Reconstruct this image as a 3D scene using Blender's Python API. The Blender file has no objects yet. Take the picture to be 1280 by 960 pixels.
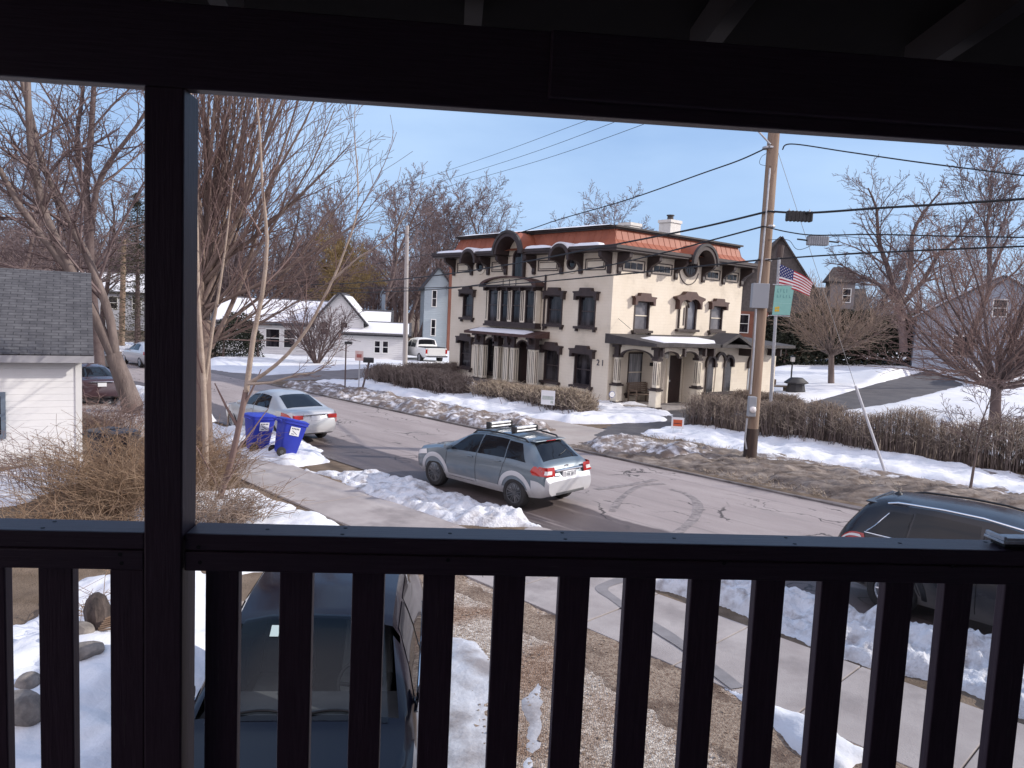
import bpy, bmesh, math, random
import numpy as np
from mathutils import Vector, Matrix
PI = math.pi
rad = math.radians
scene = bpy.context.scene
COL = scene.collection

# ------------------------------------------------------------------ camera calibration (photo pixels, 1280 x 960)
FPX = 940.0; EYE = 4.3
PITCH = rad(5.4); ROLL = rad(2.65)
_f = Vector((0, math.cos(PITCH), -math.sin(PITCH)))
_r0 = Vector((1, 0, 0)); _u0 = Vector((0, math.sin(PITCH), math.cos(PITCH)))
_rc = math.cos(ROLL) * _r0 + math.sin(ROLL) * _u0
_uc = math.cos(ROLL) * _u0 - math.sin(ROLL) * _r0
def ray(x, y): return _f + _rc * ((x - 640) / FPX) + _uc * ((480 - y) / FPX)
def at(x, y, Y):
    d = ray(x, y); t = Y / d.y
    return Vector((d.x * t, Y, EYE + d.z * t))
# street frame: b runs along the street (towards the right and near), n across it
SB = Vector((.70, -.714)); SN = Vector((.714, .70))
def xy(b, n): return Vector((SB.x * b + SN.x * n, SB.y * b + SN.y * n))
def bn(X, Y): return (SB.x * X + SB.y * Y, SN.x * X + SN.y * Y)
def terr(X, Y):
    b, n = bn(X, Y)
    k = min(1, max(0, (X - 10) / 8))
    h = max(0, n - 37) * .034
    return k * min(h, 2.4)
def gp(px, py, z=0.0):
    d = ray(px, py)
    for i in range(12):
        t = (z - EYE) / d.z; X, Y = d.x * t, d.y * t
        z = terr(X, Y)
    return Vector((X, Y, z))
STREET_ROT = math.atan2(SB.y, SB.x)

# ------------------------------------------------------------------ tags
def tag(o, label=None, cat=None, group=None, kind=None):
    if label: o['label'] = label
    if cat: o['category'] = cat
    if group: o['group'] = group
    if kind: o['kind'] = kind
    return o
def thing(name, label, cat, loc=(0, 0, 0), rz=0.0, group=None):
    o = bpy.data.objects.new(name, None); COL.objects.link(o)
    o.location = loc; o.rotation_euler = (0, 0, rz)
    o.empty_display_size = .2
    return tag(o, label, cat, group)
def kids(o): return [c for c in bpy.data.objects if c.parent == o]
def dup(o, loc=None, rz=None, label=None, parent=None, scale=None):
    c = o.copy(); COL.objects.link(c)
    if parent is not None: c.parent = parent
    for ch in kids(o): dup(ch, parent=c)
    if loc is not None: c.location = loc
    if rz is not None: c.rotation_euler = (0, 0, rz)
    if scale is not None: c.scale = scale
    if label: c['label'] = label
    return c

# ------------------------------------------------------------------ mesh helper
class MB:
    def __init__(s): s.v = []; s.f = []; s.m = []
    def add(s, vs, fs, mi=0):
        b = len(s.v); s.v += [tuple(p) for p in vs]
        for f in fs: s.f.append(tuple(i + b for i in f)); s.m.append(mi)
    def box(s, x0, x1, y0, y1, z0, z1, mi=0, xf=None):
        vs = [(x0,y0,z0),(x1,y0,z0),(x1,y1,z0),(x0,y1,z0),(x0,y0,z1),(x1,y0,z1),(x1,y1,z1),(x0,y1,z1)]
        if xf: vs = [xf(Vector(p)) for p in vs]
        s.add(vs, [(0,3,2,1),(4,5,6,7),(0,1,5,4),(1,2,6,5),(2,3,7,6),(3,0,4,7)], mi)
    def extrude(s, poly, fn, d0, d1, mi=0):
        n = len(poly)
        vs = [fn(a, z, d0) for a, z in poly] + [fn(a, z, d1) for a, z in poly]
        fs = [tuple(range(n))[::-1], tuple(range(n, 2*n))] + [(i, (i+1) % n, n + (i+1) % n, n + i) for i in range(n)]
        s.add(vs, fs, mi)
    def tube(s, pts, rs, n=8, mi=0, cap=True):
        pts = [Vector(p) for p in pts]
        if not hasattr(rs, '__len__'): rs = [rs] * len(pts)
        vs = []; prev = None
        for i, p in enumerate(pts):
            t = (pts[min(i+1, len(pts)-1)] - pts[max(i-1, 0)]).normalized()
            if prev is None:
                a = Vector((0,0,1)) if abs(t.z) < .9 else Vector((1,0,0))
                u = t.cross(a).normalized()
            else:
                u = (prev - t * prev.dot(t)).normalized()
            prev = u; w = t.cross(u)
            for k in range(n):
                an = 2*PI*k/n
                vs.append(p + (u * math.cos(an) + w * math.sin(an)) * rs[i])
        fs = []
        for i in range(len(pts)-1):
            for k in range(n):
                fs.append((i*n+k, i*n+(k+1) % n, (i+1)*n+(k+1) % n, (i+1)*n+k))
        if cap:
            fs.append(tuple(range(n))[::-1]); L = (len(pts)-1)*n
            fs.append(tuple(range(L, L+n)))
        s.add(vs, fs, mi)
    def lathe(s, prof, c=(0,0,0), n=20, mi=0, xf=None):
        vs = []; fs = []
        for r, z in prof:
            for k in range(n):
                a = 2*PI*k/n
                p = Vector((c[0]+r*math.cos(a), c[1]+r*math.sin(a), c[2]+z))
                vs.append(xf(p) if xf else p)
        for i in range(len(prof)-1):
            for k in range(n):
                fs.append((i*n+k, i*n+(k+1) % n, (i+1)*n+(k+1) % n, (i+1)*n+k))
        if prof[0][0] > 0: fs.append(tuple(range(n))[::-1])
        if prof[-1][0] > 0: fs.append(tuple(range((len(prof)-1)*n, len(prof)*n)))
        s.add(vs, fs, mi)
    def build(s, name, mat, parent=None, smooth=None, bevel=0):
        me = bpy.data.meshes.new(name)
        me.from_pydata(s.v, [], s.f)
        mats = mat if isinstance(mat, (list, tuple)) else [mat]
        for m in mats: me.materials.append(m)
        if len(mats) > 1: me.polygons.foreach_set('material_index', s.m)
        me.validate()
        bm = bmesh.new(); bm.from_mesh(me)
        bmesh.ops.recalc_face_normals(bm, faces=bm.faces); bm.to_mesh(me); bm.free()
        if smooth:
            me.polygons.foreach_set('use_smooth', [True] * len(me.polygons))
            me.set_sharp_from_angle(angle=rad(smooth))
        me.update()
        o = bpy.data.objects.new(name, me); COL.objects.link(o)
        if parent is not None: o.parent = parent
        if bevel:
            b = o.modifiers.new('Bevel', 'BEVEL'); b.width = bevel; b.segments = 2; b.limit_method = 'ANGLE'; b.angle_limit = rad(40)
        return o
def np_mesh(name, V, F, mat, parent=None, smooth=True):
    """V (k,3) array, F (m,4) or (m,3) int array"""
    V = np.asarray(V, dtype=np.float32); F = np.asarray(F, dtype=np.int32)
    me = bpy.data.meshes.new(name)
    me.vertices.add(len(V)); me.vertices.foreach_set('co', V.ravel())
    k = F.shape[1]
    me.loops.add(F.size); me.loops.foreach_set('vertex_index', F.ravel())
    me.polygons.add(len(F)); me.polygons.foreach_set('loop_start', np.arange(0, F.size, k, dtype=np.int32))
    me.polygons.foreach_set('use_smooth', np.full(len(F), smooth))
    me.update(calc_edges=True)
    for m in (mat if isinstance(mat, (list, tuple)) else [mat]): me.materials.append(m)
    o = bpy.data.objects.new(name, me); COL.objects.link(o)
    if parent is not None: o.parent = parent
    return o

# ------------------------------------------------------------------ materials
def lin(h):
    h = h.lstrip('#'); out = []
    for i in (0, 2, 4):
        c = int(h[i:i+2], 16) / 255
        out.append(c / 12.92 if c <= .04045 else ((c + .055) / 1.055) ** 2.4)
    return tuple(out)
def c4(c): return (c[0], c[1], c[2], 1.0)
def M(name, a, b=None, scale=4, detail=6, rough=.6, metal=0, bump=0, bscale=30, coat=0, stretch=(1,1,1), lo=.35, hi=.65, spec=.5,
      c=None, cscale=1.5, clo=.5, chi=.6, rvar=0):
    m = bpy.data.materials.new(name); m.use_nodes = True
    nt = m.node_tree; N = nt.nodes; L = nt.links
    p = N['Principled BSDF']
    p.inputs['Base Color'].default_value = c4(a)
    p.inputs['Roughness'].default_value = rough; p.inputs['Metallic'].default_value = metal
    p.inputs['Specular IOR Level'].default_value = spec
    if coat:
        p.inputs['Coat Weight'].default_value = coat; p.inputs['Coat Roughness'].default_value = .03
    tc = N.new('ShaderNodeTexCoord'); mp = N.new('ShaderNodeMapping'); mp.inputs['Scale'].default_value = stretch
    L.new(tc.outputs['Object'], mp.inputs['Vector'])
    def noise(sc, dt, lo_, hi_):
        n = N.new('ShaderNodeTexNoise'); n.inputs['Scale'].default_value = sc; n.inputs['Detail'].default_value = dt; n.inputs['Roughness'].default_value = .6
        L.new(mp.outputs['Vector'], n.inputs['Vector'])
        r = N.new('ShaderNodeMapRange'); r.inputs['From Min'].default_value = lo_; r.inputs['From Max'].default_value = hi_
        L.new(n.outputs['Fac'], r.inputs['Value'])
        return r.outputs['Result']
    if b is not None:
        mx = N.new('ShaderNodeMix'); mx.data_type = 'RGBA'
        mx.inputs['A'].default_value = c4(a); mx.inputs['B'].default_value = c4(b)
        f = noise(scale, detail, lo, hi); L.new(f, mx.inputs['Factor']); out = mx.outputs['Result']
        if c is not None:
            m2 = N.new('ShaderNodeMix'); m2.data_type = 'RGBA'; m2.inputs['B'].default_value = c4(c)
            L.new(out, m2.inputs['A']); L.new(noise(cscale, 8, clo, chi), m2.inputs['Factor']); out = m2.outputs['Result']
        L.new(out, p.inputs['Base Color'])
    if rvar:
        r = N.new('ShaderNodeMapRange'); r.inputs['To Min'].default_value = rough - rvar; r.inputs['To Max'].default_value = rough + rvar
        L.new(noise(scale * 1.7, 5, .3, .7), r.inputs['Value']); L.new(r.outputs['Result'], p.inputs['Roughness'])
    if bump:
        n = N.new('ShaderNodeTexNoise'); n.inputs['Scale'].default_value = bscale; n.inputs['Detail'].default_value = 6
        L.new(mp.outputs['Vector'], n.inputs['Vector'])
        bp = N.new('ShaderNodeBump'); bp.inputs['Strength'].default_value = min(1, bump); bp.inputs['Distance'].default_value = .02 * max(1, bump)
        L.new(n.outputs['Fac'], bp.inputs['Height']); L.new(bp.outputs['Normal'], p.inputs['Normal'])
    return m
def nodes_of(m): return m.node_tree.nodes, m.node_tree.links, m.node_tree.nodes['Principled BSDF']
def glass_dark(name, col=(.012, .014, .018), rough=.04):
    return M(name, col, rough=rough, spec=.38)

snow_m = M('snow', (.69, .70, .74), (.76, .77, .79), scale=1.2, rough=.7, bump=.9, bscale=9, spec=.25)
roofsnow_m = M('roof_snow', (.74, .75, .78), rough=.7, bump=.4, bscale=5, spec=.25)
dirtysnow_m = M('dirty_snow', (.66, .66, .69), (.20, .168, .155), scale=3.4, detail=14, rough=.75, bump=1.4, bscale=16, spec=.2, lo=.37, hi=.55, c=(.17, .13, .105), cscale=1.6, clo=.50, chi=.62)
greysnow_m = M('grey_snow', (.70, .71, .74), (.36, .335, .335), scale=4.2, detail=15, rough=.7, bump=1.3, bscale=18, spec=.25, lo=.48, hi=.74, c=(.26, .22, .20), cscale=2.4, clo=.57, chi=.72)
ice_m = M('icy_snow', (.62, .63, .67), (.30, .27, .265), scale=1.8, detail=11, rough=.45, bump=.6, bscale=14, lo=.42, hi=.64)
ground_m = M('dormant_lawn', (.135, .10, .072), (.235, .18, .135), scale=1.6, detail=12, rough=.95, bump=1, bscale=40, spec=.1, c=(.08, .06, .048), cscale=.5, clo=.5, chi=.72)
verge_m = M('matted_verge_grass', (.115, .088, .072), (.31, .265, .23), scale=4.5, detail=15, rough=.95, bump=1.5, bscale=22, spec=.1, stretch=(.45, 1, 1), c=(.10, .08, .07), cscale=.9, clo=.5, chi=.66)
mulch_m = M('wood_chip_mulch', (.17, .115, .085), (.40, .32, .25), scale=30, detail=8, rough=.9, bump=1, bscale=45, spec=.1, c=(.11, .075, .058), cscale=1.1, clo=.48, chi=.64)
driveasph_m = M('drive_asphalt', (.085, .08, .085), (.125, .118, .12), scale=1.2, detail=10, rough=.75, bump=.4, bscale=60, spec=.3)
concrete_m = M('sidewalk_concrete', (.33, .293, .283), (.44, .40, .385), scale=1.1, detail=13, rough=.85, bump=.3, bscale=60, spec=.2, c=(.24, .215, .21), cscale=.7, clo=.54, chi=.70)

def gravel():
    m = M('tan_gravel', (.25, .20, .16), rough=.9, spec=.15); N, L, p = nodes_of(m)
    tc = [n for n in N if n.type == 'TEX_COORD'][0]
    vo = N.new('ShaderNodeTexVoronoi'); vo.inputs['Scale'].default_value = 46
    L.new(tc.outputs['Object'], vo.inputs['Vector'])
    sep = N.new('ShaderNodeSeparateColor'); L.new(vo.outputs['Color'], sep.inputs['Color'])
    r = N.new('ShaderNodeValToRGB'); e = r.color_ramp.elements
    e[0].color = (.22, .165, .13, 1); e[1].color = (.74, .68, .60, 1); e[1].position = 1
    x = e.new(.5); x.color = (.43, .36, .30, 1)
    x = e.new(.85); x.color = (.56, .49, .42, 1)
    L.new(sep.outputs['Red'], r.inputs['Fac'])
    n = N.new('ShaderNodeTexNoise'); n.inputs['Scale'].default_value = .9; n.inputs['Detail'].default_value = 8
    L.new(tc.outputs['Object'], n.inputs['Vector'])
    mr = N.new('ShaderNodeMapRange'); mr.inputs['From Min'].default_value = .42; mr.inputs['From Max'].default_value = .6
    L.new(n.outputs['Fac'], mr.inputs['Value'])
    mx = N.new('ShaderNodeMix'); mx.data_type = 'RGBA'; mx.blend_type = 'MULTIPLY'; mx.inputs['B'].default_value = (.62, .50, .43, 1)
    L.new(mr.outputs['Result'], mx.inputs['Factor']); L.new(r.outputs['Color'], mx.inputs['A'])
    L.new(mx.outputs['Result'], p.inputs['Base Color'])
    bp = N.new('ShaderNodeBump'); bp.inputs['Strength'].default_value = .8; bp.inputs['Distance'].default_value = .015; bp.invert = True
    L.new(vo.outputs['Distance'], bp.inputs['Height']); L.new(bp.outputs['Normal'], p.inputs['Normal'])
    return m
gravel_m = gravel()

def asphalt_road():
    """salt-dried street: object x runs along the street, y across it from the near kerb"""
    m = M('salted_asphalt', (.2, .19, .19), rough=.85, spec=.25); N, L, p = nodes_of(m)
    tc = [n for n in N if n.type == 'TEX_COORD'][0]; O = tc.outputs['Object']
    def nz(sc, stretch=(1,1,1), det=8, rg=.6):
        mp = N.new('ShaderNodeMapping'); mp.inputs['Scale'].default_value = stretch; L.new(O, mp.inputs['Vector'])
        n = N.new('ShaderNodeTexNoise'); n.inputs['Scale'].default_value = sc; n.inputs['Detail'].default_value = det; n.inputs['Roughness'].default_value = rg
        L.new(mp.outputs['Vector'], n.inputs['Vector']); return n.outputs['Fac']
    def mr(v, a, b, c=0, d=1):
        r = N.new('ShaderNodeMapRange'); r.interpolation_type = 'SMOOTHSTEP'
        for k, x in zip(('From Min', 'From Max', 'To Min', 'To Max'), (a, b, c, d)): r.inputs[k].default_value = x
        L.new(v, r.inputs['Value']); return r.outputs['Result']
    def mix(f, a, b, mode='MIX'):
        x = N.new('ShaderNodeMix'); x.data_type = 'RGBA'; x.blend_type = mode
        L.new(f, x.inputs['Factor'])
        for k, s in (('A', a), ('B', b)):
            if isinstance(s, tuple): x.inputs[k].default_value = c4(s)
            else: L.new(s, x.inputs[k])
        return x.outputs['Result']
    def math_(op, a, b):
        x = N.new('ShaderNodeMath'); x.operation = op
        for i, s in enumerate((a, b)):
            if isinstance(s, (int, float)): x.inputs[i].default_value = s
            else: L.new(s, x.inputs[i])
        return x.outputs['Value']
    col = mix(mr(nz(1.1, (.25, 1, 1), 10), .35, .68), (.335, .285, .275), (.42, .365, .35))
    col = mix(mr(nz(90, det=2), .45, .7), col, (.20, .178, .172))
    # lengthwise wear streaks and sealed cracks along the lanes
    col = mix(mr(nz(1.6, (.05, 2.2, 1), 5), .56, .70, 0, .6), col, (.20, .178, .175))
    sep = N.new('ShaderNodeSeparateXYZ'); L.new(O, sep.inputs['Vector'])
    wob = math_('MULTIPLY', math_('SUBTRACT', nz(.5, (1, .1, 1), 6), .5), .9)
    yy = math_('ADD', sep.outputs['Y'], wob)
    # cracks
    mp = N.new('ShaderNodeMapping'); mp.inputs['Scale'].default_value = (.30, .8, 1)
    wv = N.new('ShaderNodeVectorMath'); wv.operation = 'ADD'
    n3 = N.new('ShaderNodeTexNoise'); n3.inputs['Scale'].default_value = 1.3; n3.inputs['Detail'].default_value = 6; L.new(O, n3.inputs['Vector'])
    sc3 = N.new('ShaderNodeVectorMath'); sc3.operation = 'SCALE'; sc3.inputs['Scale'].default_value = 1.4; L.new(n3.outputs['Color'], sc3.inputs[0])
    L.new(O, wv.inputs[0]); L.new(sc3.outputs['Vector'], wv.inputs[1]); L.new(wv.outputs['Vector'], mp.inputs['Vector'])
    vo = N.new('ShaderNodeTexVoronoi'); vo.feature = 'DISTANCE_TO_EDGE'; vo.inputs['Scale'].default_value = .8; L.new(mp.outputs['Vector'], vo.inputs['Vector'])
    crk = math_('MULTIPLY', mr(vo.outputs['Distance'], .006, .016, 1, 0), mr(nz(.35, det=3), .47, .56))
    col = mix(crk, col, (.085, .075, .075))
    # patched asphalt rectangle and oil drips
    col = mix(mr(nz(.7, (.3, 1, 1), 4), .62, .66, 0, .35), col, (.24, .215, .21))
    # meltwater still standing in the parking lane beside the near snow bank
    damp = mr(yy, 1.78, 1.9, 1, 0)
    damp2 = mr(yy, 6.95, 7.35, 0, .75)
    d = math_('MAXIMUM', damp, damp2)
    dry = mr(nz(1.0, (.1, 1.6, 1), 6), .58, .66, 1, .15)
    d = math_('MULTIPLY', d, dry)
    col = mix(d, col, (.34, .32, .33), 'MULTIPLY')
    L.new(col, p.inputs['Base Color'])
    rr = mr(d, 0, 1, .85, .5); L.new(rr, p.inputs['Roughness'])
    bp = N.new('ShaderNodeBump'); bp.inputs['Strength'].default_value = .35; bp.inputs['Distance'].default_value = .01
    L.new(nz(110, det=3), bp.inputs['Height']); L.new(bp.outputs['Normal'], p.inputs['Normal'])
    return m
road_m = asphalt_road()

bark_m = M('grey_brown_bark', (.125, .098, .09), (.205, .165, .148), scale=3, rough=.9, bump=1.2, bscale=18, stretch=(1,1,.25), spec=.1)
bark_warm_m = M('warm_brown_bark', (.17, .125, .108), (.26, .20, .17), scale=3, rough=.9, bump=1.0, bscale=22, stretch=(1,1,.25), spec=.1)
bark_dark_m = M('dark_bark', (.095, .07, .068), (.145, .112, .106), scale=3, rough=.9, spec=.1)
bark_pale_m = M('pale_bark', (.30, .235, .19), (.40, .325, .27), scale=5, rough=.85, bump=.5, bscale=30, spec=.1)
twig_red_m = M('reddish_twigs', (.18, .122, .112), (.25, .18, .16), scale=2, rough=.9, spec=.1)
twig_grey_m = M('grey_twigs', (.13, .094, .093), (.19, .145, .14), scale=2, rough=.9, spec=.1)
twig_tan_m = M('tan_twigs', (.23, .17, .135), (.33, .255, .205), scale=2, rough=.9, spec=.1)
twig_yellow_m = M('willow_twigs', (.23, .165, .075), (.31, .23, .115), scale=.5, rough=.9, spec=.1)
brush_m = M('dry_brush', (.19, .12, .08), (.33, .24, .165), scale=1.6, rough=.9, spec=.1)
hedge_m = M('bare_hedge_stems', (.18, .14, .125), (.29, .24, .205), scale=2.2, rough=.9, spec=.1)
hedge_pale_m = M('straw_hedge_stems', (.34, .275, .205), (.48, .40, .31), scale=2.2, rough=.9, spec=.1)
hedge_tan_m = M('pale_hedge_stems', (.27, .215, .17), (.40, .33, .26), scale=2.2, rough=.9, spec=.1)
far_twig_m = M('far_twigs', (.165, .125, .128), (.24, .19, .187), scale=.6, rough=.9, spec=.1)
needle_m = M('conifer_needles', (.045, .045, .032), (.085, .078, .05), scale=1.2, rough=.8, spec=.2)
everg_m = M('dark_evergreen', (.020, .024, .018), (.045, .048, .032), scale=1.6, rough=.8, spec=.2)

def grime(m, z0, z1, col=(.30, .275, .255), amt=.75):
    """dried road salt thrown up on the lower panels"""
    N, L, p = nodes_of(m); tc = [n for n in N if n.type == 'TEX_COORD'][0]
    sep = N.new('ShaderNodeSeparateXYZ'); L.new(tc.outputs['Object'], sep.inputs['Vector'])
    nz = N.new('ShaderNodeTexNoise'); nz.inputs['Scale'].default_value = 3.5; nz.inputs['Detail'].default_value = 9; L.new(tc.outputs['Object'], nz.inputs['Vector'])
    ml = N.new('ShaderNodeMath'); ml.operation = 'MULTIPLY_ADD'; ml.inputs[1].default_value = .55; L.new(nz.outputs['Fac'], ml.inputs[0]); L.new(sep.outputs['Z'], ml.inputs[2])
    r = N.new('ShaderNodeMapRange'); r.inputs['From Min'].default_value = z0+.27; r.inputs['From Max'].default_value = z1+.27; r.inputs['To Min'].default_value = amt; r.inputs['To Max'].default_value = .04
    L.new(ml.outputs[0], r.inputs['Value'])
    mx = N.new('ShaderNodeMix'); mx.data_type = 'RGBA'; mx.inputs['B'].default_value = c4(col); L.new(r.outputs['Result'], mx.inputs['Factor'])
    ip = p.inputs['Base Color']
    if ip.links: L.new(ip.links[0].from_socket, mx.inputs['A'])
    else: mx.inputs['A'].default_value = ip.default_value
    L.new(mx.outputs['Result'], ip)
    q = N.new('ShaderNodeMapRange'); q.inputs['To Min'].default_value = p.inputs['Roughness'].default_value; q.inputs['To Max'].default_value = .8
    L.new(r.outputs['Result'], q.inputs['Value']); L.new(q.outputs['Result'], p.inputs['Roughness'])
    return m
white_m = M('white_paint', (.72, .72, .70), (.78, .78, .76), scale=1, rough=.55)
black_m = M('black_plastic', (.015, .015, .017), rough=.5)
rubber_m = M('tyre_rubber', (.018, .017, .018), (.03, .028, .028), scale=8, rough=.85)
chrome_m = M('chrome', (.75, .76, .78), rough=.12, metal=1)
alloy_m = M('alloy_rim', (.45, .46, .48), rough=.3, metal=.8)
darkrim_m = M('dark_alloy_rim', (.10, .10, .105), rough=.4, metal=.5)
redlens_m = M('red_lens', (.42, .015, .012), rough=.12, coat=.6)
clearlens_m = M('clear_lens', (.75, .72, .70), rough=.12, coat=.6)
amber_m = M('amber_lens', (.6, .25, .06), rough=.15, coat=.5)
carglass_m = glass_dark('tinted_car_glass', (.010, .011, .014), .03)
arch_m = M('wheel_well', (.008, .008, .009), rough=.9)
plate_m = M('plate_white', (.72, .73, .74), rough=.5)
ink_m = M('dark_ink', (.03, .035, .06), rough=.6)
steel_m = M('galvanised_steel', (.42, .43, .45), (.52, .53, .55), scale=6, rough=.4, metal=.5)
greybox_m = M('grey_enamel', (.30, .32, .345), rough=.5)
cable_m = M('cable_black', (.012, .012, .014), rough=.6)
# ================================================================== noise height fields
_rs = np.random.RandomState(11)
_tabs = [_rs.rand(64, 64) for _ in range(6)]
def vnoise(X, Y, sc, seed=0):
    t = _tabs[seed % 6]; x = np.asarray(X) * sc + 17.3 * seed; y = np.asarray(Y) * sc + 9.1 * seed
    xi = np.floor(x).astype(int); yi = np.floor(y).astype(int); fx = x - xi; fy = y - yi
    fx = fx*fx*(3-2*fx); fy = fy*fy*(3-2*fy)
    g = lambda a, b: t[a % 64, b % 64]
    return (g(xi, yi)*(1-fx) + g(xi+1, yi)*fx)*(1-fy) + (g(xi, yi+1)*(1-fx) + g(xi+1, yi+1)*fx)*fy
def fbm(X, Y, sc, oc=4, seed=0):
    s = 0; a = .5
    for i in range(oc): s = s + a * (vnoise(X, Y, sc * 2.03**i, seed + i) - .5); a *= .55
    return s * 2
def edge_dist(P, X, Y):
    """signed distance to polygon outline, positive inside"""
    P = np.array([(p[0], p[1]) for p in P]); n = len(P)
    ins = np.zeros(X.shape, bool); D = np.full(X.shape, 1e9)
    for i in range(n):
        ax, ay = P[i]; bx, by = P[(i+1) % n]
        if abs(by - ay) > 1e-9:
            c = ((ay > Y) != (by > Y)) & (X < (bx-ax)*(Y-ay)/(by-ay)+ax)
            ins ^= c
        dx, dy = bx-ax, by-ay; L2 = dx*dx+dy*dy + 1e-12
        t = np.clip(((X-ax)*dx+(Y-ay)*dy)/L2, 0, 1)
        D = np.minimum(D, np.hypot(X-ax-t*dx, Y-ay-t*dy))
    return np.where(ins, D, -D)
def terr_v(X, Y):
    b = SB.x*X+SB.y*Y; n = SN.x*X+SN.y*Y
    return np.clip((X-10)/8, 0, 1)*np.minimum(np.maximum(0, n-37)*.034, 2.4)
def field(name, poly, hf, res, mat, kind='stuff', base=True, margin=.35, label=None, group=None):
    """height field over a ground polygon; hf(dist, X, Y) -> height above the terrain; what falls under it is dropped"""
    xs = [p[0] for p in poly]; ys = [p[1] for p in poly]
    gx = np.arange(min(xs)-margin, max(xs)+margin+res, res); gy = np.arange(min(ys)-margin, max(ys)+margin+res, res)
    X, Y = np.meshgrid(gx, gy)
    D = edge_dist(poly, X, Y)
    h = hf(D, X, Y)
    Z = h + (terr_v(X, Y) if base else 0)
    ny, nx = X.shape
    idx = np.arange(nx*ny).reshape(ny, nx)
    q = np.stack([idx[:-1, :-1], idx[:-1, 1:], idx[1:, 1:], idx[1:, :-1]], -1).reshape(-1, 4)
    hm = h.ravel()
    keep = (hm[q] > -.004).any(1)
    q = q[keep]
    used = np.unique(q); remap = np.full(nx*ny, -1); remap[used] = np.arange(len(used))
    Zc = np.maximum(Z.ravel(), (terr_v(X, Y).ravel() if base else 0) - .06)
    V = np.stack([X.ravel(), Y.ravel(), Zc], -1)[used]
    o = np_mesh(name, V, remap[q], mat)
    tag(o, label, None, group, kind)
    return o
def mound(th, w, rough, sc, seed=0, off=.02, edge=.25):
    def hf(D, X, Y):
        D2 = D + fbm(X, Y, 1/edge*.35, 4, seed) * edge
        k = np.clip(D2 / w, -1, 1)
        s = np.where(k > 0, np.sqrt(np.clip(1-(1-k)**2, 0, 1)), k)
        return th * s * (1 + .9*fbm(X, Y, sc*.5, 3, seed+1)) + rough * fbm(X, Y, sc*2, 4, seed+2) * np.clip(D2/w*2 + .3, 0, 1) - off
    return hf
def bn_n(X, Y): return SN.x*X + SN.y*Y
def PX(*pts): return [gp(x, y) for x, y in pts]
def BN(*pts): return [xy(b, n) for b, n in pts]

# ================================================================== ground, street, walks
S = 700
g_ = MB(); g_.add([(-S, -S, -.012), (S, -S, -.012), (S, S, -.012), (-S, S, -.012)], [(0, 1, 2, 3)])
tag(g_.build('ground', ground_m), kind='structure')
# the street: local x along it, local y from the near kerb to the far kerb
rd = MB()
xs = np.arange(-260, 61, 2.0)
def far_k(x): return 7.15 + (.35*max(0, (x+11.5))*.35 if x > -11.5 else 0)
for i in range(len(xs)-1):
    a, b = xs[i], xs[i+1]
    rd.add([(a, -.05, 0), (b, -.05, 0), (b, min(9, far_k(b)), 0), (a, min(9, far_k(a)), 0)], [(0, 1, 2, 3)])
road = rd.build('road', road_m); road.location = (SN.x*11, SN.y*11, .006); road.rotation_euler = (0, 0, STREET_ROT)
tag(road, kind='structure')
ss = MB(); ss.box(-46.5, -38.2, 18.0, 80, -.2, .012)
o = ss.build('side_street', M('side_street_asphalt', (.17, .15, .15), (.23, .205, .2), scale=1, rough=.85, bump=.3, bscale=60)); o.rotation_euler = (0, 0, STREET_ROT); tag(o, kind='structure')
# kerb stones, a low worn line
kb = MB(); kb.box(-37, 40, 18.25, 18.36, -.05, .05)
o = kb.build('far_kerb', M('worn_kerb', (.09, .078, .075), (.22, .195, .185), scale=2, rough=.9), bevel=.02); o.rotation_euler = (0, 0, STREET_ROT); tag(o, kind='structure')
# near sidewalk of cast slabs with open joints
sw = MB(); rng = random.Random(5)
x = -70.0
while x < 14:
    w = 1.55
    dz = rng.uniform(-.006, .006)
    sw.box(x, x + w - .018, 7.86, 9.62 if x < -8.5 else 9.75, -.05, .03 + dz)
    x += w
o = sw.build('sidewalk', concrete_m, bevel=.008); o.rotation_euler = (0, 0, STREET_ROT); tag(o, kind='structure')
# gravel driveway in front of the house and its concrete apron over the verge
def flat(h):
    return lambda D, X, Y: np.clip(D*.35 + fbm(X, Y, 1.3, 4, 3)*.05, -.05, h)
field('gravel_drive', BN((-10.3, -2), (-10.1, 4), (-9.6, 7.9), (-3.0, 7.9), (-2.0, 5.5), (-1.5, -2)), flat(.012), .09, gravel_m, 'structure', margin=.1)
field('mulch_bed', BN((-9.9, 7.2), (-9.0, 7.88), (-1.0, 7.88), (3, 7.88), (3, 6), (-3.0, 6.4), (-4.5, 6.75), (-6.2, 6.9), (-7.2, 7.25)), lambda D, X, Y: np.clip(D*.4 + fbm(X, Y, 1.8, 4, 2)*.12, -.05, .02)+ (D > .1)*.004*fbm(X, Y, 9, 3), .07, mulch_m, 'stuff', margin=.1)
field('drive_apron', BN((-9.9, 9.55), (-10.4, 11.05), (-6.3, 11.05), (-6.9, 9.7)), flat(.02), .1, concrete_m, 'structure', margin=.1)
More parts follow.
